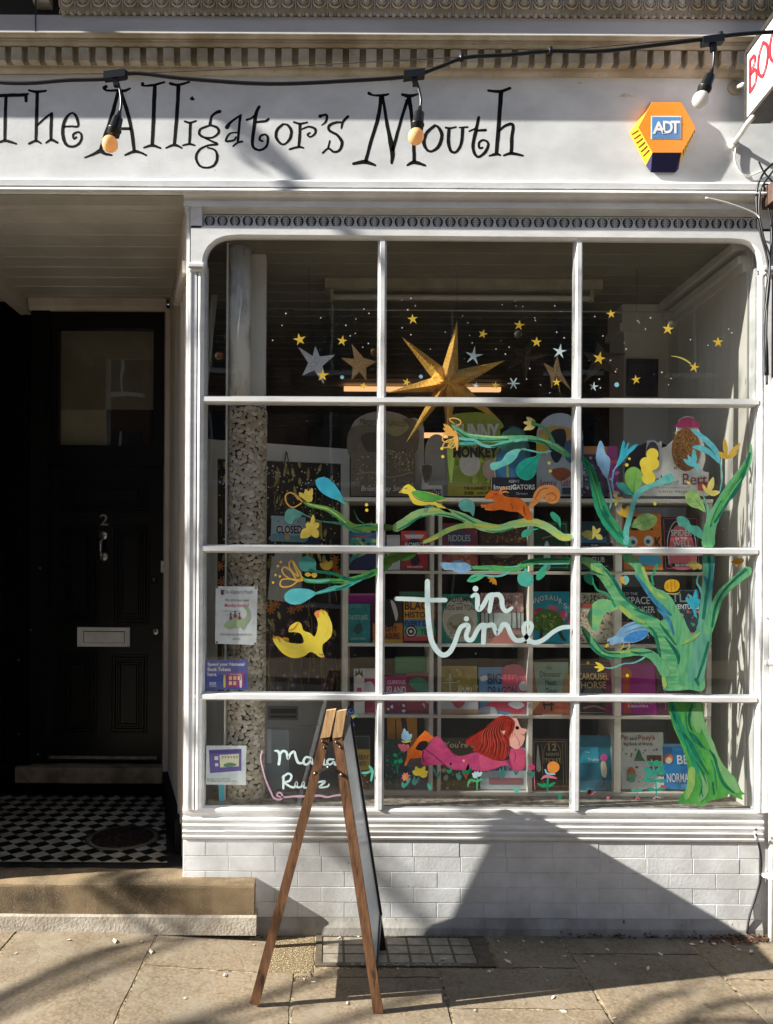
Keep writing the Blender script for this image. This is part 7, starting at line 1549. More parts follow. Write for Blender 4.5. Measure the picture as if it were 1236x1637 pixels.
a.blob(L7([(85, 600), (120, 592), (180, 602), (250, 622), (322, 645), (280, 662), (200, 666), (140, 655), (105, 630)]), GK, 4); a.ribs([L7(q) for q in ([(82, 605, 4), (110, 645, 5), (170, 668, 5), (250, 668, 4)],)], GD); a.ribs([L7(q) for q in ([(175, 695, 6), (178, 720, 5), (165, 745, 4)], [(198, 690, 6), (196, 718, 5), (180, 745, 4)])], BLT); a.ribs([L7([(30, 575, 3), (40, 580, 3), (48, 572, 3)])], BKP); a.poly(L7([(0, 592), (-14, 610), (10, 606)]), YL2); a.done()
# squirrel
a = Art('painted_squirrel', 'orange painted squirrel leaping with a curled bushy tail')
a.blob(L7([(902, 712), (930, 670), (945, 610), (985, 565), (1040, 552), (1100, 568), (1130, 620), (1110, 672), (1070, 684), (1030, 670), (1020, 640), (990, 660), (960, 690), (925, 715), (905, 735)]), ORP, 5)
a.ribs([L7(q) for q in ([(1030, 625, 4), (1070, 610, 6), (1100, 640, 5), (1075, 665, 4), (1045, 650, 3)], [(950, 650, 4), (990, 590, 6), (1040, 575, 4)])], RST)
a.blob(L7([(602, 628), (625, 605), (650, 592), (700, 598), (735, 630), (780, 640), (840, 645), (880, 680), (905, 715), (925, 760), (930, 800), (895, 802), (862, 770), (830, 745), (770, 740), (720, 728), (700, 728), (640, 735), (600, 720), (580, 700), (620, 685), (665, 680), (650, 655), (612, 655), (600, 645)]), ORA, 4)
a.ribs([L7(q) for q in ([(700, 600, 14), (730, 575, 16), (760, 580, 8)], [(705, 612, 12), (740, 600, 12), (765, 608, 6)])], ORP)
a.ribs([L7(q) for q in ([(660, 618, 3), (675, 622, 3), (682, 614, 3)],)], BKP); a.ribs([L7(q) for q in ([(780, 685, 5), (792, 705, 5), (788, 728, 4)], [(872, 700, 7), (872, 730, 8), (885, 765, 6)], [(640, 640, 4), (660, 642, 4)])], RST); a.ribs([L7(q) for q in ([(600, 700, 12), (570, 695, 8), (580, 712, 6)], [(640, 728, 10), (600, 725, 8)])], ORP); a.done()
# branches, upper middle
a = Art('painted_branch', 'turquoise green painted branch under the gold star')
a.rib(L7([(365, 130, 10), (400, 160, 30), (470, 205, 40), (560, 225, 42), (680, 230, 44), (800, 225, 44), (920, 225, 40), (1010, 245, 42), (1080, 275, 48), (1130, 305, 46), (1190, 345, 30)]), GV)
a.ribs([L7(q) for q in ([(400, 170, 8), (480, 220, 16), (600, 240, 12), (760, 232, 10)], [(900, 235, 8), (1000, 250, 16), (1060, 290, 12)])], GD); a.ribs([L7(q) for q in ([(480, 195, 6), (620, 212, 12), (760, 215, 8)], [(980, 228, 8), (1080, 262, 14), (1150, 310, 8)])], paint('mint_paint', 'a8d8a4', '94ca98'))
a.rib(L7([(400, 222, 14), (460, 230, 20), (520, 235, 18), (580, 270, 22), (640, 282, 20), (720, 262, 24), (820, 240, 20), (900, 228, 10)]), AQ); a.rib(L7([(415, 262, 16), (470, 260, 24), (540, 258, 12)]), TEAL); a.rib(L7([(640, 285, 8), (720, 270, 14), (800, 250, 10)]), GD)
a.rib(L7([(950, 122, 16), (1010, 145, 20), (1050, 190, 20), (1080, 250, 24)]), GV); a.rib(L7([(870, 300, 10), (930, 312, 12), (990, 325, 10), (1060, 315, 14)]), AQ); a.done()
a = Art('painted_leaf', 'wavy aqua painted leaf below the upper branch'); a.blob(L7([(855, 302), (810, 300), (750, 330), (715, 380), (680, 390), (640, 400), (635, 430), (655, 450), (690, 440), (720, 425), (780, 400), (820, 360), (840, 320)]), AQ, 5); a.rib(L7([(850, 302, 6), (880, 298, 8), (930, 320, 4)]), AQ); a.done()
a = Art('painted_leaf', 'round deep teal painted leaf with a pointed stem end'); a.blob(L7([(1000, 328), (950, 350), (880, 370), (830, 410), (815, 460), (845, 505), (900, 520), (945, 490), (965, 440), (975, 380)]), paint('deep_teal_paint', '26a08c', '1c8c7c', None, (1, 1, 1), 26), 5); a.rib(L7([(995, 330, 3), (900, 420, 3), (860, 470, 2)]), GD); a.done()
a = Art('painted_leaf', 'grey aqua painted leaf standing on the middle branch'); a.blob(L7([(515, 775), (490, 745), (440, 735), (412, 700), (425, 662), (470, 650), (515, 672), (526, 715)]), paint('grey_aqua_paint', '6cb0a8', '5aa098', None, (1, 1, 1), 26), 5); a.done()
a = Art('painted_leaf', 'pointed green painted leaf at the right end of the middle branch'); a.blob(L7([(1128, 875), (1120, 830), (1080, 800), (1058, 760), (1075, 742), (1110, 765), (1132, 800)]), paint('jade_paint', '3fae88', '2f9a78'), 4); a.blob(L7([(980, 862), (930, 880), (900, 915), (860, 922), (858, 890), (885, 868), (930, 862)]), paint('jade_paint', '3fae88', '2f9a78'), 4); a.rib(L7([(1128, 860, 5), (1100, 790, 3)]), GD); a.done()
a = Art('painted_flower', 'apricot painted lily with striped and looped petals')
AP = paint('apricot_petal_paint', 'eebb62', 'e4a850')
for p, w_ in (((305, 122), 7), ((302, 152), 7), ((303, 185), 7), ((330, 130), 6)): leaf(a, *L7([(385, 200)])[0], *L7([p])[0], w_, AP)
for pts in ([(385, 210), (340, 185), (305, 205), (300, 240), (340, 250), (385, 215)], [(390, 225), (330, 240), (300, 275), (320, 290), (365, 270), (392, 232)], [(380, 120), (355, 100), (350, 85), (385, 82), (420, 95), (425, 120), (395, 135)], [(385, 235), (350, 262), (340, 285), (375, 290), (395, 250)]): a.rib([q+(1.7,) for q in L7(pts)], AP)
a.rib(L7([(385, 180, 22), (395, 230, 30), (400, 290, 14), (400, 310, 4)]), AP); a.done()
a = Art('painted_flower', 'cream painted tulip on the arching twig at the upper right')
for p, w_ in (((890, 75), 8), ((868, 112), 7), ((872, 165), 8), ((910, 85), 7), ((905, 165), 8)): leaf(a, *L7([(955, 120)])[0], *L7([p])[0], w_, paint('cream_petal_paint', 'ead88c', 'e0cc78'))
a.rib(L7([(935, 100, 12), (940, 120, 34), (950, 135, 16)]), GK); a.done()
a = Art('painted_branch', 'long yellow green painted branch crossing the middle pane under the squirrel')
a.rib(L7([(-30, 855, 60), (40, 815, 66), (100, 770, 60), (170, 745, 56), (250, 740, 56), (340, 752, 58), (430, 775, 56), (510, 815, 60), (600, 850, 64), (700, 860, 56), (790, 835, 56), (880, 818, 58), (960, 820, 54), (1040, 850, 56), (1110, 900, 56), (1150, 922, 52), (1192, 922, 50)]), paint('spring_branch_paint', 'a8cc84', '84b880', '98c480', (.6, 3, 3), 12))
a.rib(L7([(170, 955, 24), (240, 925, 34), (320, 880, 36), (400, 850, 34), (480, 838, 38), (560, 845, 30)]), GY)
a.ribs([L7(q) for q in ([(-20, 870, 8), (60, 830, 16), (130, 785, 12), (220, 765, 6)], [(240, 760, 6), (330, 765, 12), (460, 810, 8)], [(380, 745, 6), (470, 790, 16), (540, 830, 8)], [(600, 875, 6), (700, 882, 14), (800, 856, 8)], [(20, 850, 6), (100, 800, 14), (150, 770, 6)])], GE)
a.ribs([L7(q) for q in ([(520, 830, 10), (620, 850, 22), (700, 845, 10)], [(820, 820, 8), (920, 810, 20), (1000, 830, 10)], [(1080, 890, 10), (1140, 925, 26), (1190, 930, 24)], [(180, 950, 10), (260, 925, 20)], [(200, 740, 6), (280, 735, 12)])], paint('lemon_streak_paint', 'd0cc5c', 'c4c050'))
a.done()
# left group, second row
a = Art('painted_branch', 'dark olive painted branch curving in from the left over the closed sign')
a.rib(L1([(300, 300, 14), (360, 340, 22), (420, 390, 34), (480, 420, 40), (560, 435, 44), (650, 460, 50), (740, 510, 56), (800, 570, 70), (870, 630, 80), (960, 650, 84), (1060, 635, 78), (1140, 635, 70), (1260, 640, 60)]), OLV)
a.rib(L1([(440, 400, 10), (540, 430, 16), (640, 455, 14), (740, 520, 12), (820, 590, 12)]), GY); a.ribs([L1(q) for q in ([(760, 560, 8), (850, 640, 24), (980, 680, 16)], [(900, 640, 8), (1020, 620, 20), (1130, 640, 12)], [(640, 480, 6), (740, 545, 14)])], GD); a.rib(L1([(380, 500, 8), (480, 545, 8), (600, 580, 12), (700, 590, 22), (790, 605, 26)]), paint('deep_stem_paint', '2a6450', '215444')); a.rib(L1([(900, 460, 3), (920, 510, 4), (945, 560, 8), (1000, 600, 10)]), GD)
for pts in ([(380, 400), (300, 440), (240, 400), (225, 330), (260, 295), (310, 310), (350, 360)],): a.rib([q+(2.4,) for q in L1(pts)], paint('dull_gold_paint', 'a8803c', '98722f'))
a.rib(L1([(330, 320, 14), (390, 380, 20)]), paint('dull_gold_paint', 'a8803c', '98722f')); a.done()
a = Art('painted_leaf', 'bright turquoise painted bud above the left branch'); a.blob(L1([(795, 385), (740, 370), (660, 340), (580, 290), (530, 220), (530, 165), (580, 142), (640, 150), (700, 200), (755, 270), (790, 340)]), paint('bright_turquoise_paint', '3ca8c0', '2c94b0', None, (1, 1, 1), 10), 5); a.rib(L1([(700, 290, 6), (770, 370, 30), (830, 410, 10)]), TEAL); a.done()
a = Art('painted_leaf', 'dull teal painted leaf above the CLOSED sign'); a.blob(L1([(400, 500), (360, 540), (310, 560), (290, 600), (240, 590), (215, 530), (240, 465), (300, 450), (350, 470)]), DTL, 5); a.rib(L1([(390, 500, 10), (480, 540, 4)]), DTL); a.done()
a = Art('painted_flower', 'pale gold painted lotus over the dark door'); 
for p, w_ in (((360, 292), 9), ((430, 260), 10), ((490, 250), 9), ((490, 330), 9)): leaf(a, *L1([(440, 385)])[0], *L1([p])[0], w_, paint('dusty_yellow_paint', 'b8a448', 'a8943c'))
a.done()
a = Art('painted_flower', 'broad yellow painted petals below the left branch'); 
for p, w_ in (((425, 600), 10), ((375, 740), 16), ((540, 740), 13), ((560, 600), 10), ((500, 510), 7)): leaf(a, *L1([(490, 640)])[0], *L1([p])[0], w_, paint('dusty_yellow_paint', 'b8a448', 'a8943c'))
a.done()
# left group third row
a = Art('painted_branch', 'forked painted branch reaching left across the upper part of the third row')
a.rib(L1([(1250, 1000, 60), (1180, 1050, 60), (1080, 1090, 64), (980, 1130, 60), (880, 1150, 50), (760, 1165, 46), (640, 1165, 46), (520, 1170, 44), (430, 1160, 40), (390, 1130, 20)]), GK)
a.rib(L1([(980, 1140, 40), (880, 1190, 44), (790, 1230, 44), (700, 1240, 50), (600, 1270, 36), (520, 1290, 24)]), TEAL); a.rib(L1([(900, 1160, 30), (800, 1135, 34), (720, 1100, 28), (630, 1085, 30), (540, 1075, 26), (500, 1085, 10)]), GD)
a.rib([(618, 893, 9), (634, 888, 13), (652, 890, 11), (668, 880, 6)], GK); a.rib([(618, 898, 13), (640, 889, 12), (668, 880, 5)], OLV)
a.ribs([L1(q) for q in ([(1100, 1080, 14), (1000, 1130, 30), (900, 1150, 14)], [(860, 1200, 10), (780, 1235, 20), (720, 1250, 8)], [(600, 1180, 6), (700, 1175, 12), (800, 1170, 6)])], GD); a.ribs([L1(q) for q in ([(420, 1155, 14), (540, 1170, 24), (660, 1160, 14)], [(540, 1285, 8), (640, 1262, 18), (720, 1240, 8)])], AQ); a.done()
a = Art('painted_leaf', 'teal painted bud with a dark pointed tip above the forked branch'); a.blob(L1([(540, 1085), (470, 1070), (400, 1070), (355, 1010), (370, 950), (430, 920), (500, 940), (530, 990), (525, 1040)]), paint('grey_teal_paint', '54a094', '449084'), 5); a.rib(L1([(470, 1060, 30), (520, 1075, 24), (580, 1090, 8)]), GD); a.done()
a = Art('painted_leaf', 'long aqua painted bud at the end of the lower fork'); a.blob(L1([(530, 1285), (460, 1250), (370, 1240), (280, 1250), (220, 1300), (225, 1360), (290, 1398), (380, 1390), (460, 1345), (520, 1305)]), paint('bright_aqua_paint', '5cbcc0', '4cacb4', None, (1, 1, 1), 14), 5); a.rib(L1([(400, 1290, 6), (460, 1285, 8), (520, 1288, 5)]), AQ); a.done()
a = Art('painted_flower', 'yellow outlined painted petals like loops with dots')
for pts in ([(395, 1160), (330, 1165), (230, 1120), (190, 1060), (220, 1030), (280, 1070), (330, 1150)], [(395, 1160), (300, 1150), (200, 1150), (172, 1195), (200, 1225), (280, 1215), (350, 1165)], [(395, 1150), (320, 1100), (270, 1040), (262, 985), (290, 970), (330, 1060), (370, 1140)], [(395, 1145), (370, 1090), (330, 1020), (300, 965)]): a.rib([q+(2.2,) for q in L1(pts)], paint('honey_line_paint', 'd8ac4c', 'cc9e40'))
for (x, y) in ((180, 978), (128, 1108), (102, 1182), (170, 1122), (150, 1020)): a.disc(*L1([(x, y)])[0], 2, paint('honey_line_paint', 'd8ac4c', 'cc9e40'))
a.done()
a = Art('painted_flower', 'mustard painted petals beside the forked branch over the dark door'); 
for p, w_ in (((415, 1100), 7), ((540, 1110), 9)): leaf(a, *L1([(480, 1105)])[0], *L1([p])[0], w_, YL2)
for p, w_ in (((565, 990), 8), ((620, 950), 8), ((685, 960), 9)): leaf(a, *L1([(640, 1060)])[0], *L1([p])[0], w_, paint('dark_gold_paint', '9c8430', '8c7626'))
a.done()
# middle third row
a = Art('painted_branch', 'slim green painted branch above the lettering in time')
a.rib(L8([(500, 118, 16), (560, 125, 34), (640, 125, 40), (740, 130, 40), (820, 130, 44), (890, 90, 46), (980, 75, 40), (1080, 75, 46), (1190, 75, 48)]), paint('green_branch_paint', '4ea468', '3a9060', '5cae5c', (.6, 3, 3), 14)); a.rib(L8([(590, 175, 10), (660, 182, 14), (720, 175, 16), (770, 150, 16)]), AQ)
a.ribs([L8(q) for q in ([(860, 90, 10), (980, 65, 16), (1190, 62, 14)], [(520, 135, 6), (620, 140, 12)])], GD); a.ribs([L8(q) for q in ([(980, 95, 8), (1100, 92, 14), (1190, 90, 10)], [(740, 120, 6), (840, 110, 10)])], AQ); a.done()
a = Art('painted_leaf', 'pale cloudy blue painted leaf at the start of the slim branch'); a.blob(L8([(510, 125), (470, 90), (430, 70), (380, 72), (350, 85), (300, 80), (282, 95), (310, 135), (370, 140), (430, 165), (480, 145)]), LBL, 4); a.done()
a = Art('painted_leaf', 'mint painted leaf with an eye like spot below the slim branch'); a.blob(L8([(600, 175), (560, 165), (510, 172), (480, 200), (472, 218), (510, 225), (555, 210)]), paint('mint_leaf_paint', '54bc8c', '44ac80'), 4); a.rib(L8([(500, 200, 5), (540, 185, 6)]), GD); a.done()
a = Art('painted_leaf', 'round aqua painted fruit like leaf hanging above the e'); a.blob(L8([(885, 120), (900, 150), (935, 185), (938, 225), (900, 255), (850, 245), (828, 210), (832, 170), (865, 150)]), paint('aqua_fruit_paint', '58b8a4', '48a898'), 5); a.done()
a = Art('painted_leaf', 'pointed jade painted leaf at the right below the slim branch'); a.blob(L8([(1055, 95), (1010, 110), (965, 160), (960, 205), (990, 205), (1025, 170), (1030, 130)]), paint('jade_paint', '3fae88', '2f9a78'), 4); a.rib(L8([(1055, 95, 3), (1010, 150, 3)]), GD); a.done()
a = Art('painted_flower', 'small ochre painted petals under the slim branch'); 
for p, w_ in (((615, 195), 4), ((630, 225), 4), ((678, 245), 5), ((655, 240), 4)): leaf(a, *L8([(655, 188)])[0], *L8([p])[0], w_, paint('ochre_bird_paint', 'c8a03c', 'b89030'))
a.done()
# in time lettering
a = Art('painted_lettering', 'icy white brush lettering reading in time')
a.rib(L8([(192, 218, 36), (192, 300, 38), (194, 420, 38), (204, 540, 38), (222, 640, 38), (262, 710, 38), (305, 738, 36), (350, 715, 36), (385, 650, 34), (405, 590, 32), (430, 540, 32), (470, 525, 32), (482, 545, 32), (465, 600, 32), (478, 630, 34), (510, 625, 32), (545, 560, 32), (575, 528, 34), (605, 530, 34)]), WBL, wob=.02)
a.rib(L8([(592, 532, 36), (586, 650, 34)]), WBL, wob=.02); a.rib(L8([(600, 535, 32), (650, 525, 34), (668, 555, 32), (680, 585, 32), (705, 560, 32), (725, 525, 34), (755, 530, 34), (780, 590, 34), (815, 632, 34), (865, 630, 34), (905, 590, 32), (928, 540, 30), (915, 510, 28), (880, 520, 30), (872, 570, 32), (905, 630, 34), (950, 650, 34), (1010, 630, 32), (1080, 575, 30), (1140, 545, 30), (1192, 540, 30)]), WBL, wob=.02)
a.rib(L8([(-30, 340, 30), (100, 344, 32), (200, 350, 32), (318, 350, 32)]), WBL, wob=.02)
a.rib(L8([(505, 325, 22), (530, 312, 30), (545, 330, 34), (545, 400, 34), (560, 415, 34), (590, 380, 32), (620, 325, 32), (650, 312, 34)]), WBL, wob=.02); a.rib(L8([(648, 315, 34), (630, 430, 30)]), WBL, wob=.02); a.rib(L8([(640, 318, 30), (690, 312, 34), (715, 340, 36), (722, 400, 34), (750, 428, 30), (788, 405, 22)]), WBL, wob=.02)
a.disc(*L8([(531, 270)])[0], 4.6, WBL); a.disc(*L8([(467, 482)])[0], 4.2, WBL); a.done()
K = crop(310, 1100, .25081)
a = Art('painted_lettering', 'white brush lettering of the name Maria Ruiz behind the A-board')
for pts in ([(515, 400, 8), (535, 402, 16), (548, 430, 18), (542, 485, 18)], [(545, 430, 14), (565, 402, 16), (590, 410, 16), (600, 450, 16), (615, 420, 16), (640, 405, 14), (650, 440, 16), (665, 475, 16), (690, 478, 14)], [(745, 445, 12), (715, 440, 14), (698, 470, 16), (715, 488, 14), (740, 470, 12), (752, 450, 12), (755, 480, 14), (775, 485, 12)], [(790, 450, 14), (790, 485, 14)], [(792, 460, 10), (815, 445, 12)], [(830, 455, 14), (828, 485, 14), (845, 488, 10)], [(890, 455, 12), (860, 455, 14), (850, 475, 14), (868, 488, 12), (892, 470, 12), (900, 488, 14), (920, 484, 8)],
            [(572, 560, 14), (570, 640, 14)], [(565, 570, 12), (600, 545, 14), (622, 560, 14), (610, 590, 14), (580, 602, 12), (610, 625, 14), (640, 632, 14), (655, 600, 14), (658, 630, 14), (685, 628, 12), (698, 600, 14), (702, 632, 14), (720, 634, 10)], [(740, 600, 12), (742, 632, 12)], [(790, 600, 12), (835, 596, 14), (800, 632, 12), (850, 628, 12), (862, 612, 8)]): a.rib(K(pts), WBL, wob=.03)
a.disc(*K([(831, 425)])[0], 2, WBL); a.disc(*K([(742, 575)])[0], 2, WBL); a.done()
a = Art('painted_ribbon', 'thin pale pink painted line looping under the name'); a.rib(K([(435, 400, 8), (425, 450, 9), (440, 520, 9), (460, 590, 10), (490, 660, 12), (510, 700, 12), (550, 710, 13), (565, 685, 13), (545, 665, 12), (530, 685, 12), (570, 695, 11), (640, 690, 12), (680, 690, 14), (720, 690, 12), (800, 685, 14), (850, 695, 12), (900, 685, 12), (960, 680, 10)]), LPK, wob=.03); a.done()
a = Art('painted_leaf', 'turquoise painted arrow shaped sprig right of the A-board'); a.rib(K([(1075, 540, 14), (1100, 540, 16), (1125, 530, 12)]), paint('mint_stroke_paint', '68c8b4', '58bca8')); a.rib(K([(1120, 500, 14), (1138, 530, 18), (1130, 590, 12)]), paint('mint_stroke_paint', '68c8b4', '58bca8')); a.done()
a = Art('painted_butterfly', 'navy and green painted butterfly half hidden by the top of the A-board'); 
for (x, y, r_) in ((1000, 145, 24), (1005, 235, 24)): a.disc(*K([(x, y)])[0], r_*.25, paint('navy_wing_paint', '23306c', '1a2458')); a.disc(*K([(x, y)])[0], r_*.17, paint('slate_wing_paint', '6c8cb0', '5c7ca0')); a.disc(*K([(x+2, y)])[0], r_*.1, paint('navy_wing_paint', '23306c', '1a2458'))
a.rib(K([(985, 200, 10), (1015, 185, 16), (1035, 170, 8)]), PYL); a.ribs([K(q) for q in ([(1020, 160, 5), (1040, 150, 7), (1052, 170, 5)], [(1025, 175, 5), (1045, 180, 5)])], AQ); a.done()
# ---- reading girl
G = crop(610, 1120, .20227)
a = Art('painted_girl', 'painted girl in a raspberry dress lying on her front, auburn hair, chin on hand')
a.poly(G([(345, 235), (415, 290), (350, 345), (330, 320), (300, 330), (265, 380), (320, 400), (318, 450), (225, 460), (195, 518), (180, 510), (205, 430), (200, 400), (250, 350), (290, 290)]), ORA)
a.blob(G([(300, 330), (345, 318), (368, 335), (345, 380), (300, 392), (272, 380)]), paint('dark_gap_paint', '1c1614', '181210', tr=.02), 3)
a.blob(G([(425, 285), (460, 290), (500, 340), (550, 400), (600, 435), (660, 432), (740, 410), (830, 405), (900, 430), (980, 470), (1010, 470), (1010, 390), (1060, 372), (1120, 375), (1138, 450), (1130, 530), (1095, 555), (1030, 545), (980, 500), (900, 540), (810, 555), (700, 550), (560, 545), (480, 505), (330, 512), (318, 440), (325, 395), (350, 380), (400, 310)]), MAG, 5)
a.blob(G([(780, 430), (860, 450), (980, 480), (1015, 500), (1000, 510), (940, 520), (870, 540), (805, 555), (775, 500)]), MAL, 4)
a.blob(G([(1020, 395), (1060, 375), (1120, 380), (1136, 450), (1125, 530), (1080, 550), (1040, 520), (1010, 460)]), MAL, 4)
a.ribs([G(q) for q in ([(345, 385, 6), (420, 440, 8), (490, 500, 8), (530, 535, 4)], [(505, 345, 4), (545, 395, 6), (585, 440, 4)], [(985, 480, 5), (1010, 500, 5), (1030, 540, 3)], [(1050, 400, 3), (1060, 440, 4), (1050, 480, 3)], [(330, 400, 5), (322, 440, 6), (335, 480, 4)])], paint('plum_line_paint', '7a2448', '6c1c3c'))
a.blob(G([(1025, 140), (1070, 145), (1090, 190), (1105, 215), (1145, 225), (1148, 240), (1130, 265), (1132, 300), (1110, 355), (1070, 375), (1030, 370), (1000, 320), (1000, 200)]), SKN, 4)
a.blob(G([(1012, 255), (1030, 248), (1048, 255), (1060, 290), (1080, 330), (1092, 375), (1050, 380), (1020, 330), (1008, 290)]), paint('hand_skin_paint', 'eab8a8', 'e4ae9e'), 4)
a.ribs([G(q) for q in ([(1022, 250, 3), (1020, 280, 4), (1028, 300, 3)], [(1035, 248, 3), (1036, 275, 4), (1040, 290, 3)], [(1048, 252, 3), (1052, 280, 3)], [(1060, 278, 3), (1088, 325, 4), (1086, 355, 3)])], SKD)
a.disc(*G([(1072, 215)])[0], 2.9, BKP); a.ribs([G([(1102, 262, 3), (1118, 272, 4), (1132, 268, 3)])], BKP)
a.blob(G([(1040, 150), (1052, 180), (1042, 230), (1010, 290), (1010, 360), (1000, 430), (960, 470), (880, 465), (820, 440), (760, 410), (720, 395), (740, 360), (700, 360), (665, 330), (690, 290), (760, 250), (830, 210), (880, 160), (930, 125), (985, 118)]), HAR, 5)
random.seed(31)
SL_ = []
for i in range(16):
    t = i/15; SL_.append(G([(980-130*t, 140+40*t, 2), (950-150*t, 230+30*t, 6), (1000-200*t-20*random.random(), 330+30*random.random(), 6), (985-230*t, 455-60*t*t, 2)]))
a.ribs(SL_[::2], HRD); a.ribs(SL_[1::2], HRL)
a.ribs([G(q) for q in ([(860, 170, 2), (790, 225, 4), (740, 250, 2)], [(830, 210, 2), (720, 275, 5), (660, 320, 2)], [(1020, 150, 2), (1000, 115, 4), (950, 108, 2)], [(1030, 140, 2), (1060, 125, 5), (1080, 130, 2)], [(1000, 440, 3), (1005, 480, 6), (1015, 495, 2)], [(1030, 150, 3), (1025, 210, 5), (1000, 270, 3)])], HRD)
a.poly(G([(945, 240), (982, 238), (968, 272)]), SKN); a.done()
# ---- meadow under the girl
def stem(a, pts, m, w=1.6): a.rib([q+(w,) for q in G(pts)], m)
def flower(label, make): a = Art('painted_flower', label); make(a); a.done()
def petals(a, c, tips, w, m):
    for p in tips: leaf(a, *G([c])[0], *G([p])[0], w, m)
flower('pale blue painted bell above the pink flower at the far left', lambda a: (petals(a, (190, 320), ((180, 220), (205, 240), (240, 265), (165, 260)), 8, paint('sky_petal_paint', 'a0cce0', '8cbcd4')), a.rib(G([(160, 322, 8), (195, 328, 14), (232, 318, 8)]), YLW)))
flower('coral pink painted flower at the far left', lambda a: (petals(a, (195, 395), ((130, 345), (165, 340), (210, 345), (150, 385)), 8, PNK), stem(a, [(170, 400), (130, 430), (118, 500), (128, 570)], GD, 2), petals(a, (125, 480), ((70, 490), (172, 475)), 8, GE), petals(a, (125, 440), ((85, 420),), 6, GE)))
flower('yellow painted flower with five long petals', lambda a: petals(a, (300, 590), ((245, 555), (270, 520), (305, 535), (345, 520), (370, 560), (362, 592)), 8, YLW))
flower('pink painted daisy with a golden centre', lambda a: (petals(a, (192, 605), ((160, 590), (175, 570), (205, 568), (228, 590), (225, 622), (205, 640), (172, 635), (158, 615)), 4, PNK), a.disc(*G([(192, 605)])[0], 4, YL2), petals(a, (180, 690), ((165, 640), (198, 650), (230, 610)), 4, TEAL)))
flower('pale blue painted star flower with two arching leaves', lambda a: (petals(a, (758, 602), ((715, 575), (735, 560), (762, 558), (795, 565), (720, 598)), 6, paint('pale_sky_paint', 'c0dce4', 'b0d0dc')), a.rib(G([(758, 602, 10), (756, 660, 14), (754, 708, 8)]), paint('spring_green_stem', '54b878', '44a86c')), a.rib(G([(680, 680, 8), (700, 630, 22), (755, 640, 12)]), paint('spring_green_stem', '54b878', '44a86c')), a.rib(G([(810, 635, 6), (785, 622, 16), (758, 645, 12)]), paint('spring_green_stem', '54b878', '44a86c'))))
flower('two little golden painted discs on the dress', lambda a: (a.disc(*G([(547, 500)])[0], 4.2, YL2), a.disc(*G([(650, 475)])[0], 4.2, YL2), a.disc(*G([(547, 500)])[0], 1.8, YLW), a.disc(*G([(650, 475)])[0], 1.8, YLW), stem(a, [(547, 515), (545, 570)], GE)))
flower('tuft of dark green painted leaves under the golden discs', lambda a: (petals(a, (665, 600), ((635, 510), (660, 490), (690, 500), (715, 525), (640, 550)), 5, GD), petals(a, (540, 575), ((515, 545), (550, 540)), 5, GE), a.rib(G([(665, 590, 30), (670, 620, 10)]), paint('rust_clump_paint', '8c4a34', '7c3e2a'))))
for c, tips in (((445, 615), ((400, 515), (420, 560), (460, 560))), ((610, 630), ((590, 570), (615, 560), (632, 590))), ((950, 625), ((935, 530), (965, 510), (985, 545))), ((885, 545), ((850, 510), (880, 495))), ((1060, 590), ((1050, 530), (1085, 545))), ((260, 670), ((230, 610), (260, 590), (300, 600)))):
    a = Art('painted_grass', None); petals(a, c, tips, 4, DTL); a.done()
for c, tips in (((380, 705), ((365, 645), (395, 640), (402, 680))), ((175, 690), ((162, 650), (190, 655))), ((1070, 730), ((1040, 690), (1068, 695), (1095, 690)))):
    a = Art('painted_grass', None); petals(a, c, tips, 3.4, paint('mint_stroke_paint', '68c8b4', '58bca8')); a.done()
H = crop(700, 1120, .178)
def hp(a, c, tips, w, m):
    for p in tips: leaf(a, *H([c])[0], *H([p])[0], w, m)
flower('big orange painted poppy with pink leaves right of the girl', lambda a: (a.blob(H([(990, 630), (985, 580), (1010, 552), (1050, 548), (1088, 575), (1088, 620), (1050, 650), (1010, 648)]), paint('poppy_paint', 'e89848', 'dc8838')), a.rib(H([(930, 705, 8), (970, 680, 26), (1040, 690, 20), (1070, 700, 6)]), PNK), a.rib(H([(965, 620, 12), (985, 655, 18), (1050, 660, 14)]), paint('sky_petal_paint', 'a0cce0', '8cbcd4')), a.rib(H([(988, 700, 20), (986, 770, 18), (982, 835, 8)]), GE), hp(a, (980, 780), ((890, 745), (950, 740), (1055, 735)), 5, GE)))
def stem2(a): a.rib(H([(865, 640, 6), (868, 720, 6), (872, 800, 5)]), PNK); hp(a, (855, 690), ((800, 640), (840, 630), (862, 640)), 5, DTL)
flower('magenta painted flower beside the upright right of the girl', lambda a: (hp(a, (845, 600), ((815, 590), (825, 565), (850, 562), (875, 590), (870, 618), (825, 622)), 4, paint('magenta_petal_paint', 'c04878', 'b03c6c')), stem2(a)))
flower('small green painted sprout right of the poppy', lambda a: hp(a, (1098, 885), ((1068, 825), (1115, 825), (1080, 850)), 4, GE))
B3 = crop(900, 1100, .27184)
def bp_(a, c, tips, w, m):
    for p in tips: leaf(a, *B3([c])[0], *B3([p])[0], w, m)
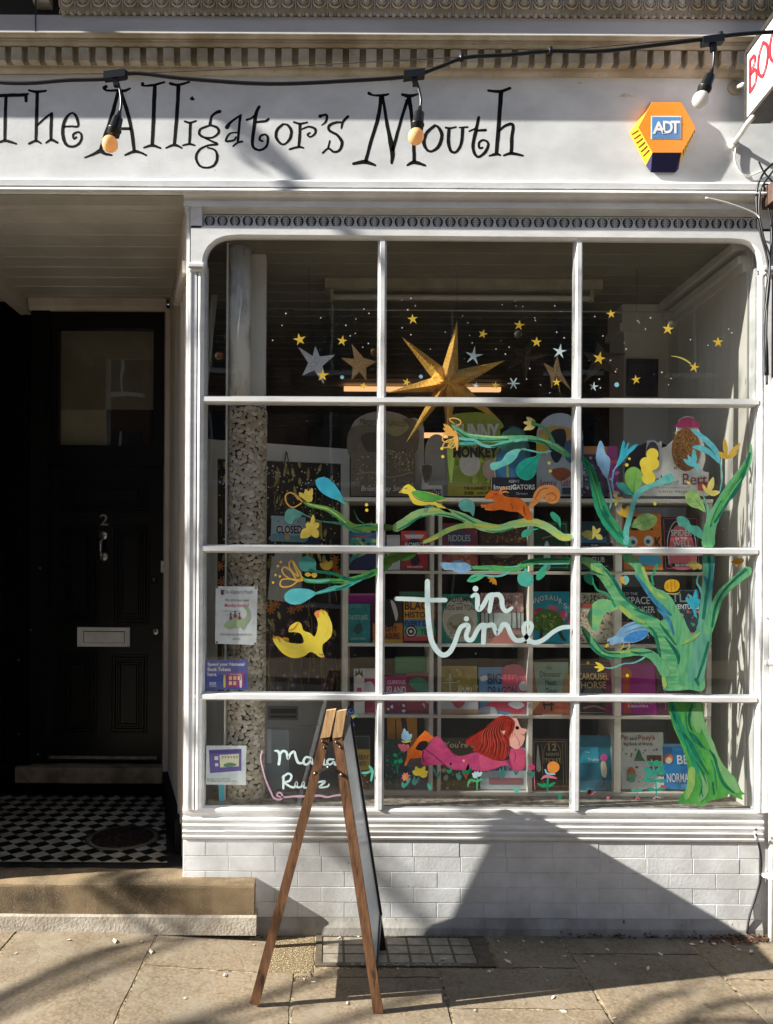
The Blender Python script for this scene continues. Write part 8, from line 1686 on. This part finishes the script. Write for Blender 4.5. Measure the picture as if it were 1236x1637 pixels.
flower('leafy teal painted plant with pink roots over the white book', lambda a: (a.rib(B3([(520, 420, 6), (540, 500, 12), (548, 580, 12), (550, 635, 5)]), TEAL), bp_(a, (540, 500), ((470, 470), (480, 520), (600, 450), (612, 490)), 8, paint('plant_teal_paint', '3a9c88', '2c8c78')), bp_(a, (545, 545), ((465, 540), (610, 545)), 7, paint('plant_teal_paint', '3a9c88', '2c8c78')), bp_(a, (550, 600), ((490, 590), (598, 590)), 6, paint('plant_teal_paint', '3a9c88', '2c8c78')), bp_(a, (525, 450), ((495, 430), (560, 425), (585, 440)), 6, GE), a.ribs([B3(q) for q in ([(545, 640, 5), (532, 650, 6)], [(550, 640, 5), (572, 645, 6)])], LPK)))
flower('little painted seedling with pink roots below the teal book', lambda a: (a.rib(B3([(438, 600, 6), (438, 640, 6)]), TEAL), bp_(a, (438, 605), ((402, 600), (470, 595)), 6, TEAL), a.ribs([B3(q) for q in ([(436, 640, 5), (428, 655, 6)], [(438, 640, 5), (452, 652, 6)])], PNK)))
a = Art('painted_snail', 'tiny pink and brown painted snail at the bottom left of the last pane'); a.disc(*B3([(158, 612)])[0], 4, paint('snail_shell_paint', '7c3a30', '6c3028')); a.rib(B3([(145, 625, 5), (175, 622, 6), (188, 605, 4)]), PNK); a.disc(*B3([(265, 645)])[0], 2.6, PNK); a.done()
# ---- painted night sky in the top row
YST = paint('star_yellow_paint', 'ecc84c', 'e0ba3c')
def pstar(x, y, r, m, label, k=5, rot=0, inner=.36):
    a = Art('painted_star', label); star(a.mb, x, y, r, a.f(), m, k, inner, rot, .08); return a.done()
for i, (x, y, r_, lb) in enumerate(((479, 543, 11, 'small yellow painted star above the silver star, leftmost of the yellow ones'), (547, 545, 9, 'small yellow painted star above the gold glitter star'), (516, 600, 10, 'small yellow painted star over the lower right point of the silver star'), (660, 510, 9, 'small yellow painted star highest in the middle pane'), (772, 534, 8, 'small yellow painted star right of the top of the big gold star'),
                        (830, 520, 9, 'small yellow painted star near the top right of the middle pane'), (858, 547, 9, 'small yellow painted star beside the bronze star'), (690, 588, 7, 'small yellow painted star on the body of the big gold star'), (650, 611, 7, 'small yellow painted star by the left point of the big gold star'), (792, 616, 7, 'small yellow painted star over the warm strip lamp'), (890, 611, 7, 'small yellow painted star on the narrow pale gold star'),
                        (977, 502, 8, 'small yellow painted star under the left end of the rail in the right pane'), (958, 573, 11, 'yellow painted star in the middle of the faint dark star'), (1068, 526, 10, 'small yellow painted star on the pillar'), (1148, 547, 9, 'rightmost small yellow painted star'), (1017, 607, 8, 'small yellow painted star over the dark navy print'), (581, 617, 6, 'small yellow painted star over the left end of the warm strip lamp'))):
    pstar(x, y, r_, YST, lb, 5, (i*.37) % .5-.2)
a = Art('painted_star', 'yellow painted shooting star with a curved tail'); star(a.mb, 1110, 587, 9, a.f(), YST, 5, .36, .2); a.rib([(1104, 581, 2.4), (1095, 575, 2.6), (1085, 571, 2), (1073, 569, .6)], PYL); a.done()
for x, y, r_, k, lb in ((757, 569, 15, 5, 'icy white painted star right of the big gold star'), (895, 562, 12, 5, 'icy white painted star at the right of the middle pane'), (949, 618, 8, 5, 'icy white painted star low in the right pane'), (761, 617, 6, 5, 'small pale blue painted star over the strip lamp')):
    pstar(x, y, r_, WBL, lb, k, .15, .30)
a = Art('painted_star', 'icy white painted snowflake like star of crossed strokes')
for an in (0, 1.05, 2.1): a.rib([(821-9*math.cos(an), 613-9*math.sin(an), 2), (821, 613, 2.4), (821+9*math.cos(an), 613+9*math.sin(an), 1.4)], WBL)
a.done()
a = Art('painted_dots', 'three pale blue painted dots among the stars')
for (x, y, r_) in ((547, 603, 3), (673, 602, 3.2), (986, 615, 3.8)): a.disc(x, y, r_, paint('sky_dot_paint', '8cc8dc', '7cbcd4'))
a.done()
a = Art('painted_dots', 'sprinkling of tiny white painted dots like distant stars')
random.seed(77)
for x, y in ((457, 501), (513, 508), (451, 520), (436, 544), (569, 510), (582, 494), (590, 501), (553, 520), (568, 533), (560, 537), (580, 555), (589, 549), (643, 480), (657, 477), (664, 489), (652, 495), (643, 524), (657, 535), (740, 505), (748, 516), (751, 536), (755, 548), (793, 558), (803, 487), (823, 481), (825, 489), (836, 490), (856, 512), (855, 508), (887, 489), (897, 498), (890, 531), (902, 540), (814, 555), (808, 566), (847, 589), (864, 615), (842, 606), (879, 628), (951, 506), (1020, 513), (1022, 516), (1032, 526), (1040, 508), (964, 537), (998, 548), (1001, 558), (986, 590), (984, 594), (958, 606), (960, 620), (1058, 595), (1073, 605), (1069, 615), (1165, 526), (1170, 532), (1104, 543), (1132, 552), (976, 576), (942, 576), (712, 531), (722, 536), (688, 558)):
    disc(a.mb, x, y, random.uniform(.7, 1.3), (lambda q: (lambda u, v: P(u, v, q)))(YI+.009), WHP, 7)
a.done()
